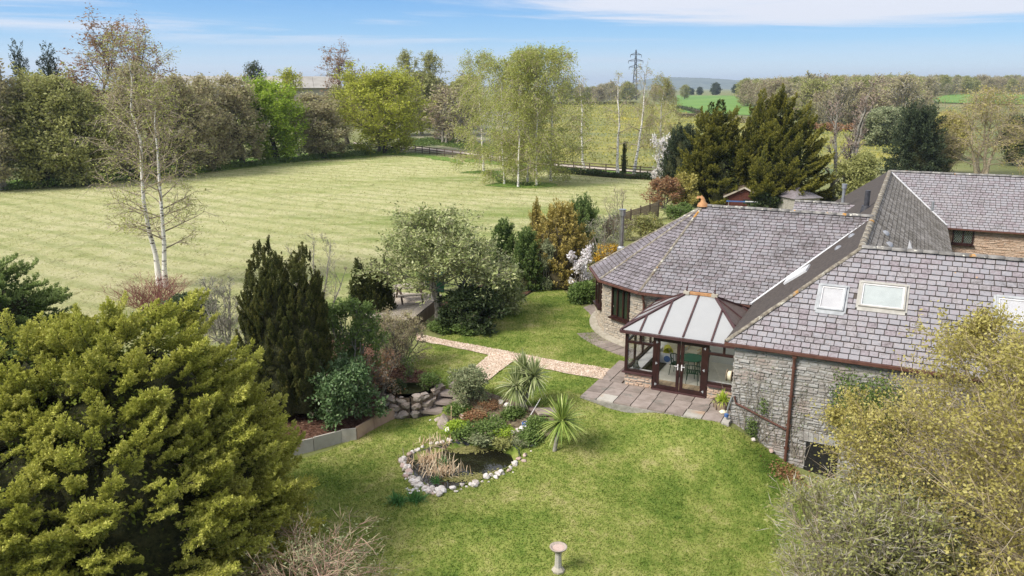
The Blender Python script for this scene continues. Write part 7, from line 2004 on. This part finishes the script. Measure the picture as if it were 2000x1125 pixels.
conifer('green_cypress', 'yellow-green conifer tucked behind the broad evergreen tree', 'conifer', 984, 570, 426, 34, 214, 'needle_green', 200, 100, .65, .2, .12, prof='column', el=(15, 85), cf=.8, share='greencyp', p=P(984, 556, 0))
conifer('green_cypress', 'dark green feathery conifer behind the creamy golden one', 'conifer', 1135, 540, 380, 44, 215, 'needle_green', 200, 100, .9, .25, .14, prof='dome', el=(20, 80), cf=.75, p=P(1135, 500, 0))
shrub('blue_shrub', 'small blue-grey shrub between green and creamy conifers', 1062, 566, 475, 18, 216, 'leaf_sage', nl=8, ls=.08)
shrub('border_plant', 'low leafy green border clump at the lawn tip', 1062, 562, 545, 22, 217, 'leaf_green', nl=8, ls=.09, stems=8, share='clump')
shrub('border_plant', 'green border plants under the white magnolia', 1140, 590, 556, 26, 218, 'leaf_green', nl=8, ls=.09, stems=8, share='clump')
# -- broad evergreen tree with visible forked trunks
q = G(868, 628)
broad('evergreen_tree', 'broad pale-leaved evergreen tree with forked grey trunk by the deck', 'tree', 880, 628, 410, 122, 220, 'leaf_magnolia', 'bark_grey', 'twig_brown', p=q, stems=3, spread=.20, n1=18, n2=8, n3=6, nl=8, ls=.17, asp=.42, lsp=.10, tb=.46, el=(8, 66), prof='dome', l2=.5, tw=.014, flat=.3, r0=.13)
shrub('rhododendron', 'dark glossy rhododendron sprawling under the broad evergreen', 922, 640, 560, 62, 221, 'leaf_dark', nl=10, ls=.16, stems=8, spread=.5, asp=.4)
shrub('rhododendron', 'green rhododendron between broad evergreen and rounded green conifer', 975, 612, 520, 40, 222, 'leaf_magnolia', nl=9, ls=.15, stems=7, spread=.4, asp=.4)
shrub('snowdrop_clump', 'low clump with small white flowers at the bird table foot', 905, 650, 632, 26, 223, 'leaf_green', nl=7, ls=.08, stems=9, share='clump')
shrub('snowdrop_clump', 'grassy flowering clump left of the evergreen trunk', 862, 648, 628, 22, 224, 'leaf_green', nl=7, ls=.08, stems=9, share='clump')
# -- mulch bed shrubs
bz = lambda X, Y, z=-.1: P(X, Y, z)
p = bz(572, 786); p_, H, R = spec(572, 800, 480, 88, p)
spray_tree('irish_yew', 'massive dark columnar yew in the mulch bed', 'yew', p, H, R, 300, .60, 'needle_yew', 230, 'pillar', (68, 80), (0, 0, .1), ((0, 0, .98, .58), (-.42, .1, 1, .52), (.40, .05, .97, .55), (-.1, -.42, .95, .58), (.42, -.38, .90, .52), (-.46, -.33, .92, .5)), inset=.92, kind='upright', back=.15, cf=.84, fill=12000, mass=420)
conifer('small_yew', 'group of small pointed dark conifers left of the deck, outer one', 'conifer', 706, 640, 504, 24, 231, 'needle_yew', 150, 100, .55, .15, .09, prof='column', el=(60, 86), cf=.8, share='smallyew', p=P(706, 630, 0))
conifer('small_yew', 'middle pointed dark conifer left of the deck', 'conifer', 735, 640, 506, 22, 232, 'needle_yew', 140, 100, .55, .15, .09, prof='column', el=(60, 86), cf=.8, share='smallyew', p=P(735, 632, 0))
conifer('small_yew', 'slimmest pointed dark conifer next to the picnic bench', 'conifer', 758, 640, 500, 17, 233, 'needle_yew', 120, 100, .55, .13, .09, prof='column', el=(60, 86), cf=.8, share='smallyew', p=P(758, 628, 0))
shrub('bare_shrub', 'tall bare grey-twigged shrub behind the massive yew', 618, 700, 452, 62, 234, 'leaf_brown', 'twig_grey', 'bark_grey', p=P(618, 660, 0), nl=1, ls=.05, tw=.010, stems=6, n1=16)
shrub('bare_shrub', 'tangle of pale bare stems between golden conifer and yew', 492, 830, 640, 66, 235, 'leaf_sage', 'twig_grey', 'bark_grey', p=bz(500, 800, -.3), nl=2, ls=.045, tw=.012, stems=9, n1=18, spread=.4, up=(-.2, -.3, -.2))
shrub('bare_shrub', 'grey bare stems in front of the meadow right of the dogwood', 445, 720, 540, 55, 236, 'leaf_sage', 'twig_grey', 'bark_grey', p=P(445, 690, -.1), nl=1, ls=.045, tw=.011, stems=8, n1=16, spread=.35)
shrub('lilac_bush', 'loose light-green leafing bush right of the massive yew', 690, 780, 588, 58, 237, 'leaf_green', 'twig_grey', 'bark_grey', p=bz(690, 760, -.1), nl=6, ls=.085, stems=8)
shrub('camellia', 'glossy camellia with small white blooms above the concrete edging', 672, 835, 712, 60, 238, 'leaf_camellia', p=bz(672, 815, -.35), nl=10, ls=.085, stems=9, spread=.45, asp=.55)
shrub('twiggy_shrub', 'dense brown twiggy shrub in front of the deck', 772, 735, 606, 52, 239, 'leaf_brown', 'twig_tan', 'bark', p=P(780, 715, 0), nl=2, ls=.045, tw=.011, stems=10, n1=18, spread=.42)
shrub('twiggy_shrub', 'brown bare shrub left of the rock wall', 742, 790, 690, 36, 240, 'leaf_rust', 'twig_brown', p=P(742, 775, -.05), nl=1, ls=.05, tw=.010, stems=7, n1=12)
shrub('ivy_bush', 'dark green ivy-covered bush behind the golden conifer top', 372, 660, 578, 50, 241, 'leaf_dark', p=P(372, 640, -.1), nl=9, ls=.11)
shrub('dogwood', 'fan of reddish bare dogwood stems in front of the twin birch', 300, 640, 538, 92, 242, 'leaf_rust', 'twig_red', 'bark_red', p=P(300, 610, -.05), stems=38, n1=5, n2=2, n3=2, nl=0, spread=.42, tw=.008, tb=.3, el=(55, 80), r0=.018, a2=(10, 30), l2=.4)
shrub('small_rose', 'thin leafy rose shrub in the small mulch bed', 805, 745, 690, 16, 243, 'leaf_green', p=P(805, 742, 0), stems=3, n1=8, n2=4, n3=3, nl=4, ls=.06)
shrub('bed_plant', 'low green plant in the small mulch bed by the lawn', 838, 752, 732, 20, 244, 'leaf_green', p=P(838, 750, .05), stems=9, n1=8, n2=4, n3=3, nl=5, ls=.06)
shrub('bed_plant', 'dark low leaves on the small mulch bed left of the rose', 772, 762, 745, 16, 245, 'leaf_dark', p=P(772, 760, .05), stems=9, n1=8, n2=4, n3=3, nl=5, ls=.06)
conifer('small_conifer', 'stubby yew shoot at the foot of the massive yew', 'conifer', 590, 810, 742, 18, 246, 'needle_green', 60, 70, .3, .12, .07, prof='dome', el=(30, 85), cf=.7, p=bz(590, 805, -.3))
# -- rockery and pond plants
shrub('azalea', 'rounded budding azalea with pale leaf tips above the steps', 918, 784, 724, 36, 250, 'leaf_sage', 'twig_tan', nl=6, ls=.075, stems=9, spread=.45, asp=.4, n2=6)
for i, (X, Yb, Yt, hw, lf, lab) in enumerate(((897, 806, 786, 22, 'leaf_green', 'bright green clump beside the steps boulder'), (893, 842, 818, 24, 'leaf_fresh', 'light green mossy clump below the pink rock'), (955, 842, 808, 46, 'leaf_green', 'spreading green cover in the middle of the rockery'), (945, 858, 840, 30, 'leaf_sage', 'variegated shrub hanging over the pond edge'), (985, 866, 850, 24, 'leaf_olive', 'yellowish leafy shrub overhanging the pond corner'), (1024, 868, 848, 28, 'leaf_sage', 'grey variegated shrub at the pond right end'), (1050, 838, 812, 22, 'leaf_green', 'dark green ferny clump behind the leaning palm'), (1005, 815, 792, 24, 'leaf_green', 'low green clump at the forked palm foot'), (955, 795, 778, 26, 'leaf_rust', 'russet ground cover at the rockery top'), (1035, 862, 838, 24, 'leaf_green', 'fresh green clump by the cascade stones'), (925, 820, 800, 26, 'leaf_rust', 'brown dead foliage patch in the rockery'), (980, 850, 826, 36, 'leaf_fresh', 'bright green carpet left of the cascade'), (910, 850, 828, 28, 'leaf_green', 'green clump where the pond liner shows'))):
    shrub('rockery_plant', lab, X, Yb, Yt + (Yb - Yt) * .38, hw * .8, 251 + i, lf, nl=6, ls=.07, stems=9, n1=10, n2=5, n3=4, spread=.6, group='low plants of the rockery', share='rock%d' % (i % 3))
def reeds(seed, n, L, spread, mat):
    r = np.random.default_rng(seed); g = fan_plant(r, n, L, .022, (35, 85), 1.0); V = g.V[0].reshape(n, -1, 3); V += np.column_stack([r.normal(size=n) * spread, r.normal(size=n) * spread * .6, np.zeros(n)])[:, None, :].astype(np.float32); g.V[0] = V.reshape(-1, 3); return g
for X, Y, n, lab, s in ((835, 905, 420, 'dried tan reeds filling the shallow pond end', 270), (862, 925, 320, 'dried tan reeds nearest the open pond water', 271), (850, 872, 240, 'taller bleached reeds at the back rim of the pond', 272)):
    put('dry_reeds', lab, 'reeds', P(X, Y, -.84), [('stems', reeds(s, int(n * .5), .52, .30, 'reed'), 'reed', False)], 0, 'dried reeds in the pond')
put('iris_clump', 'green iris blades standing in the pond beside the reeds', 'iris', P(868, 912, -.84), [('blades', reeds(273, 60, .5, .08, 'daff'), 'daff', False)])
put('iris_clump', 'small green blades at the pond rim below the reeds', 'iris', P(851, 944, -.84), [('blades', reeds(274, 40, .4, .06, 'daff'), 'daff', False)])
for X, Y, fl, lab, s in ((776, 984, 0, 'daffodil clump in bud, only green blades on the lawn', 275), (813, 980, 14, 'daffodil clump with creamy white flowers on the lawn', 276)):
    r = np.random.default_rng(s); t_ = put('daffodils', lab, 'daffodils', G(X, Y), [('blades', reeds(s, 110, .50, .09, 'daff'), 'daff', False)])
    for i in range(fl):
        g = Geo(); x, y, z = r.normal() * .16, r.normal() * .10, r.uniform(.36, .48)
        for a in range(6): d = Vector((math.cos(a * 1.047), math.sin(a * 1.047), .25)); g.add(*leaves(r, np.array([[x, y, z]]), unit(np.array([tuple(d)])), .06, .035))
        link('flower', g.mesh('flower', M['leaf_white']), t_)
        g = Geo(); g.tube([(x * .5, y * .5, 0), (x, y, z)], .006, 4); link('stalk', g.mesh('stalk', M['daff']), t_)
# -- cordylines
def head(seed, n, L, w): return fan_plant(np.random.default_rng(seed), n, L, w, (-50, 88), .45)
def cordyline(label, p, trunks, mat, seed):
    t_ = thing('cordyline_palm', label, 'palm', p)
    g = Geo()
    for path, r0 in trunks: g.tube(path, list(np.linspace(r0, r0 * .7, len(path))), 9)
    link('trunk', g.mesh('trunk', M['bark_grey']), t_)
    for i, (path, r0) in enumerate(trunks):
        if path[-1][2] < .9: continue
        o = link('leaf_head', head(seed + i, 190, .80 if len(trunks) > 1 else .98, .055).mesh('leaf_head', M[mat]), t_, path[-1])
    return t_
p = G(1022, 804); h1 = ZT(p, 728) - p.z; h2 = ZT(p, 757) - p.z
cordyline('forked cordyline palm with two spiky heads at the rockery top', p, [([(0, 0, 0), (-.02, 0, .45), (-.05, .05, .8), (.02, .25, h1)], .11), ([(.02, 0, .35), (.18, -.05, .75), (.36, -.15, h1 * .94)], .085), ([(0, 0, .3), (-.14, -.05, .6), (-.26, -.12, h2 + .1)], .085)], 'cordyline', 280)
p = G(1083, 882); h1 = ZT(p, 822) - p.z
cordyline('single-stemmed leaning cordyline palm on the lawn edge', p, [([(0, 0, 0), (.06, 0, h1 * .4), (.22, .0, h1)], .07)], 'cordyline2', 285)
# -- wall plants
def climber(name, label, U0, U1, z0, z1, n, seed, mat, ls, twigs=0, dep=.5):
    r = np.random.default_rng(seed); t_ = thing(name, label, 'climber', W(U0, 0, z0), -PHI)
    u = r.beta(2, 2, n) * (U1 - U0); z = r.beta(2, 2, n) * (z1 - z0); y = -r.uniform(.02, dep, n) * np.sin(np.pi * u / (U1 - U0)) - .04
    g = Geo(); d = unit(r.normal(size=(n, 3)) + np.array([0, -.6, .2])); g.add(*leaves(r, np.column_stack([u, y, z]), d, ls * r.uniform(.6, 1.3, n), ls * .55, .1)); link('leaves', g.mesh('leaves', M[mat]), t_)
    if twigs:
        k = twigs; s = np.column_stack([r.uniform(0, U1 - U0, k), np.full(k, -.03), np.zeros(k)]); L = (z1 - z0) * r.uniform(.4, 1.0, k)
        Q = grow(r, s, unit(np.column_stack([r.normal(size=k) * .25, r.normal(size=k) * .01, np.ones(k)])), L, 0, 8, .22); Q[:, :, 1] = np.minimum(Q[:, :, 1] * .15 - .035, -.03)
        g = Geo(); g.add(*tubes(Q, np.linspace(.011, .004, 8)[None].repeat(k, 0), 3)); link('stems', g.mesh('stems', M['bark']), t_, kind='stuff')
    return t_
climber('wall_creeper', 'bare creeper stems climbing the stone wall left of the downpipe', .55, 1.95, -.6, 2.3, 60, 290, 'leaf_green', .06, 34, .06)
climber('wall_creeper', 'bare creeper stems on the wall right of the downpipe', 2.2, 2.65, -.9, 2.2, 50, 291, 'leaf_green', .06, 11, .06)
climber('ivy_patch', 'ivy patch on the wall beneath the sloping waste pipe', .7, 1.15, -.6, .3, 420, 292, 'leaf_green', .07, 0, .12)
climber('ivy_patch', 'small ivy spray on the wall above the sloping waste pipe', 1.05, 1.4, .35, 1.0, 130, 293, 'leaf_green', .07, 0, .1)
climber('wall_shrub', 'bushy green wall shrub half hiding the stone front', 3.1, 5.6, .1, 2.5, 5200, 294, 'leaf_green', .09, 30, 1.0)
# -- foreground plants
q = W(9.2, -5.0); q.z = gz(q.x, q.y)
q2 = Vector((12.7, 16.4, 0)); q2.z = gz(q2.x, q2.y)
r = np.random.default_rng(300)
def golden_tree():
    H = ZT(q2, 645) - q2.z
    w1, t1, l1 = tree(r, H, 5.0, stems=10, tb=.06, spread=.62, n1=22, n2=9, n3=8, nl=7, ls=.078, asp=.6, lsp=.05, tw=.008, el=(5, 70), prof='cone', l2=.55, l3=.5, r0=.075, wob=.08, up=(.15, .15, .1))
    return put('golden_maple', 'big bronze-yellow leafing tree in front of the stone wall', 'tree', q2, [('trunk', w1, ('bark_tan', 'bark_tan'), False), ('twigs', t1, 'twig_tan', False), ('crown', l1, 'leaf_bronze', False)])
golden_tree()
def pt(x, y): return Vector((x, y, gz(x, y)))
p = pt(9.6, 17.6)
broad('evergreen_shrub', 'dense grey-green evergreen inside the bronze-yellow tree', 'shrub', 0, 0, 0, 0, 301, 'leaf_sage', 'bark_dark', 'twig_brown', p=p, **SH) if False else None
def nshrub(name, label, p, H, R, seed, leaf, twig, bark, cat='shrub', **kw):
    k = dict(SH); k.update(nl=6, ls=.07, lsp=.06, tw=.008); k.update(kw); k['n1'] = int(k['n1'] * .6); k['ls'] *= 1.3; k['tw'] *= 1.3
    rg = np.random.default_rng(seed); w1, t1, l1 = tree(rg, H, R, **k)
    return put(name, label, cat, p, [('trunk', w1, (bark, bark), False), ('twigs', t1, twig, False), ('crown', l1, leaf, False)])
nshrub('evergreen_shrub', 'dense grey-green evergreen shrub inside the bronze-yellow tree', pt(9.9, 17.4), 3.1, 2.0, 301, 'leaf_sage', 'twig_brown', 'bark_dark', nl=10, n1=16, stems=7)
nshrub('budding_shrub', 'tall bare-stemmed shrub with sparse green buds in the near corner', pt(7.9, 16.2), 3.6, 2.0, 302, 'leaf_olive', 'twig_grey', 'bark_tan', nl=2, n1=24, stems=13, spread=.42, ls=.07, tw=.009)
nshrub('budding_shrub', 'pale-stemmed leafing shrub at the foot of the bronze-yellow tree', pt(9.4, 15.2), 2.5, 1.8, 303, 'leaf_olive', 'twig_grey', 'bark_tan', nl=4, n1=16, stems=9, spread=.42, ls=.07, tw=.009)
nshrub('arching_shrub', 'bare shrub with arching pinkish branches at the near lawn edge', pt(-4.3, 15.7), 2.5, 2.3, 304, 'leaf_sage', 'twig_tan', 'bark_pink', nl=2, n1=14, n2=6, n3=4, stems=7, spread=.55, ls=.045, tw=.009, up=(-.25, -.15, 0), r0=.05)
nshrub('arching_shrub', 'low tangle of pale shoots beneath the golden conifer edge', pt(-6.6, 15.6), 1.5, 1.6, 305, 'leaf_olive', 'twig_tan', 'bark_tan', nl=4, n1=10, n2=6, n3=4, stems=7, spread=.5, ls=.05, tw=.007)
p = pt(-10.1, 18.0); H = ZT(p, 578) - p.z
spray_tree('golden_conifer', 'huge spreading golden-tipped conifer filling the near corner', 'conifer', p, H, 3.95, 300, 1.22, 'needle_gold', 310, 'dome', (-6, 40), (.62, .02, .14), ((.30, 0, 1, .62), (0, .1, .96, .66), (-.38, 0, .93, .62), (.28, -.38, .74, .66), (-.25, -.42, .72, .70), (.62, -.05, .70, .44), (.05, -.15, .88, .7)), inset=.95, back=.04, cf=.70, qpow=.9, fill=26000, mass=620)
p = Vector((-17.6, 24.5, 0)); p.z = gz(p.x, p.y)
spray_tree('grey_cypress', 'grey-green cypress leaning into view behind the golden conifer', 'conifer', p, ZT(p, 490) - p.z, 175 * depth(p) / FPX, 230, 1.3, 'needle_green', 311, 'dome', (-20, 50), kind='droop', back=.15, cf=.75, fill=9000)
for X, Y, n, rad, lab in ((1538, 930, 500, .7, 'reddish dead leaves gathered at the downpipe foot'),):
    r = np.random.default_rng(320); c = G(X, Y); q = r.normal(size=(n, 2)) * rad * .4; cc_ = np.column_stack([c.x + q[:, 0], c.y + q[:, 1], gza(c.x + q[:, 0], c.y + q[:, 1]) + .06]); d = r.normal(size=cc_.shape); d[:, 2] *= .3
    g = Geo(); g.add(*leaves(r, cc_, unit(d), .09, .05)); link('leaf_litter', g.mesh('leaf_litter', M['leaf_rust']), kind='stuff')
# things half hidden at the near corner
o = thing('timber_barrel', 'brown timber tub standing in the shade of the near shrubs', 'tub', pt(9.55, 14.9))
g = Geo(); g.lathe([(.0, 0), (.26, 0), (.30, .25), (.28, .62), (.25, .62), (.25, .5), (0, .5)], 16, cap=False); link('staves', g.mesh('staves', M['wood_brown']), o)
g = Geo(); g.lathe([(.292, .12), (.30, .16)], 16, cap=False); g.lathe([(.297, .44), (.29, .48)], 16, cap=False); link('hoop', g.mesh('hoop', M['steel']), o)
sheet('paved_yard', [Vector(q) for q in ((9.2, 9, 0), (17, 9, 0), (19, 16, 0), (13.5, 19.5, 0), (10.5, 17.5, 0))], .06, .6, M['stone_buff'])
# -- far woods and skyline trees
rg = np.random.default_rng(400)
protos = []
for i, (lf, tw) in enumerate((('leaf_brown', 'twig_wine'), ('leaf_brown', 'twig_grey'), ('leaf_olive', 'twig_brown'))):
    w1, t1, l1 = tree(rg, 12, 4.6, stems=2, spread=.12, n1=18, n2=7, n3=7, nl=1 if i < 2 else 3, ls=.5, lsp=.4, tw=.085, tb=.12, el=(5, 70), l2=.5)
    protos.append((w1.mesh('trunk', M['bark_grey'], True), t1.mesh('twigs', M[tw]), l1.mesh('crown', M[lf])))
def wood_tree(p, i, s, label, group):
    t_ = thing('wood_tree', label, 'tree', p, rg.uniform(0, 6.28), group); t_.scale = (s * rg.uniform(.85, 1.2), s * rg.uniform(.85, 1.2), s * rg.uniform(.8, 1.15))
    for nm, me in zip(('trunk', 'twigs', 'crown'), protos[i]): link(nm, me, t_)
    return t_
CLR = np.array([(q.x, q.y) for q in clear]); cc0 = CLR.mean(0)
def blocked(x, y):
    X = 1000 + x / max(y, 1) * FPX * .99
    d = math.hypot(x, y)
    if inside(CLR, np.array([x]), np.array([y]))[0]: return True
    if 1775 < X < 2110 and d < math.hypot(*cc0) + 20 and HC - gz(x, y) - 38 / FPX * d < 9: return True
    return False
n_ = 0
front = []
for i in range(5200):
    d = 225 * (1100 / 225) ** (rg.uniform() ** .85); X = rg.uniform(1440, 2080); x = (X - 1000) / FPX * d; y = d
    if X < 1560 and d < 250 + (1560 - X) * 1.5: continue
    if blocked(x, y): continue
    front.append((d, x, y))
front.sort()
sel = []
for f in front:
    md_ = 5.5 if f[0] < 450 else 9
    if all((f[1] - s[1]) ** 2 + (f[2] - s[2]) ** 2 > md_ ** 2 for s in sel[-400:]): sel.append(f)
for d, x, y in sel[:90]:
    wood_tree((x, y, gz(x, y) - .1), int(rg.integers(0, 3)), rg.uniform(.55, 1.15), 'bare grey-brown tree of the wood on the far slope', 'bare trees of the far wood')
# the rest of the wood reads as one mass: instanced
pts = sel[90:]
me = bpy.data.meshes.new('far_woodland'); me.from_pydata([(x, y, gz(x, y) - .2) for d, x, y in pts], [], []); me.update()
fw = link('far_woodland', me, None, kind='stuff')
ng = bpy.data.node_groups.new('woodland', 'GeometryNodeTree')
ng.interface.new_socket('Geometry', in_out='INPUT', socket_type='NodeSocketGeometry'); ng.interface.new_socket('Geometry', in_out='OUTPUT', socket_type='NodeSocketGeometry')
gi, go = ng.nodes.new('NodeGroupInput'), ng.nodes.new('NodeGroupOutput')
jn = ng.nodes.new('GeometryNodeJoinGeometry')
src = [o for o in bpy.data.objects if o.name.split('.')[0] in ('twigs', 'crown') and o.data in (protos[0][1], protos[0][2], protos[1][1], protos[1][2], protos[2][2], protos[2][1])]
seen = {}
for o in src: seen.setdefault(o.data.name, o)
for kx, (nm, o) in enumerate(seen.items()):
    oi = ng.nodes.new('GeometryNodeObjectInfo'); oi.inputs[0].default_value = o; oi.transform_space = 'ORIGINAL'
    ip = ng.nodes.new('GeometryNodeInstanceOnPoints'); ng.links.new(gi.outputs[0], ip.inputs['Points']); ng.links.new(oi.outputs['Geometry'], ip.inputs['Instance'])
    pr = [i for i, q in enumerate(protos) if o.data in q][0]
    rv = ng.nodes.new('FunctionNodeRandomValue'); rv.data_type = 'INT'; rv.inputs[4].default_value = 0; rv.inputs[5].default_value = 2; rv.inputs['Seed'].default_value = 1
    cp_ = ng.nodes.new('FunctionNodeCompare'); cp_.data_type = 'INT'; cp_.operation = 'EQUAL'; ng.links.new(rv.outputs[2], cp_.inputs[2]); cp_.inputs[3].default_value = pr; ng.links.new(cp_.outputs[0], ip.inputs['Selection'])
    rr_ = ng.nodes.new('FunctionNodeRandomValue'); rr_.data_type = 'FLOAT_VECTOR'; rr_.inputs[0].default_value = (0, 0, 0); rr_.inputs[1].default_value = (0, 0, 6.28); rr_.inputs['Seed'].default_value = 2; ng.links.new(rr_.outputs[0], ip.inputs['Rotation'])
    rs = ng.nodes.new('FunctionNodeRandomValue'); rs.data_type = 'FLOAT'; rs.inputs[2].default_value = .5; rs.inputs[3].default_value = 1.2; rs.inputs['Seed'].default_value = 3; ng.links.new(rs.outputs[1], ip.inputs['Scale'])
    ng.links.new(ip.outputs[0], jn.inputs[0])
ng.links.new(jn.outputs[0], go.inputs[0])
fw.modifiers.new('trees', 'NODES').node_group = ng
# rows of bare trees behind the rape field and behind the belt
for i in range(34):
    X = rg.uniform(1085, 1330); d = rg.uniform(560, 700); x, y = (X - 1000) / FPX * d, d
    wood_tree((x, y, gz(x, y)), int(rg.integers(0, 3)), rg.uniform(.8, 1.15), 'bare tree in the line beyond the rape field', 'bare trees beyond the rape field')
for i in range(46):
    X = rg.uniform(-40, 930); d = rg.uniform(130, 240); x, y = (X - 1000) / FPX * d, d
    if 300 < X < 680: d = rg.uniform(215, 260); x, y = (X - 1000) / FPX * d, d
    wood_tree((x, y, gz(x, y)), int(rg.integers(0, 3)), rg.uniform(.75, 1.0), 'bare brown tree deep in the belt', 'bare trees deep in the belt')
# dark trees on the middle ridge
w1, t1, l1 = tree(rg, 11, 4.5, stems=2, spread=.1, n1=14, n2=6, n3=5, nl=9, ls=.9, lsp=.6, tw=.08, tb=.1, el=(0, 70))
dk_ = (w1.mesh('trunk', M['bark_dark'], True), l1.mesh('crown', M['leaf_dark']))
for X, d, s in ((1385, 900, 1.1), (1356, 1000, .8), (1340, 1050, .7), (1422, 1000, .9), (1440, 980, 1.0), (1452, 1000, 1.2), (1505, 1100, 1.0), (1600, 1250, 1.3), (1612, 1250, 1.4), (1625, 1260, 1.3), (1640, 1250, 1.1), (1655, 1260, 1.0), (1565, 1240, 1.0), (1690, 1300, .9), (1855, 1300, 1.3), (1868, 1300, 1.0), (1900, 1320, 1.0), (1912, 1320, 1.2), (1925, 1320, 1.1), (1965, 1350, .9), (1335, 1050, .8)):
    x, y = (X - 1000) / FPX * d, d
    t_ = thing('skyline_tree', 'dark evergreen tree on the far skyline', 'tree', (x, y, gz(x, y)), rg.uniform(0, 6), 'dark trees on the far skyline'); t_.scale = (s, s, s)
    link('trunk', dk_[0], t_); link('crown', dk_[1], t_)
# crop texture
r = np.random.default_rng(410)
q = scatter(rape, 30000, r); d_ = q[:, 1]; keep = r.uniform(size=len(q)) < np.clip(140 / d_, 0, 1) ** 1.0; q = q[keep]
c = np.column_stack([q, gza(q[:, 0], q[:, 1]) + .12 + r.uniform(.1, .5, len(q))]); s = .25 + q[:, 1] / 900
g = Geo(); g.add(*leaves(r, c, unit(r.normal(size=c.shape) + [0, 0, .6]), s, s * .6)); link('rape_crop', g.mesh('rape_crop', M['rape_leaf']), kind='stuff')

# the air itself, fading the far hills
g = Geo(); g.box((1500, 6100, 70), (24000, 13200, 160)); link('haze', g.mesh('haze', M['haze']), kind='stuff')
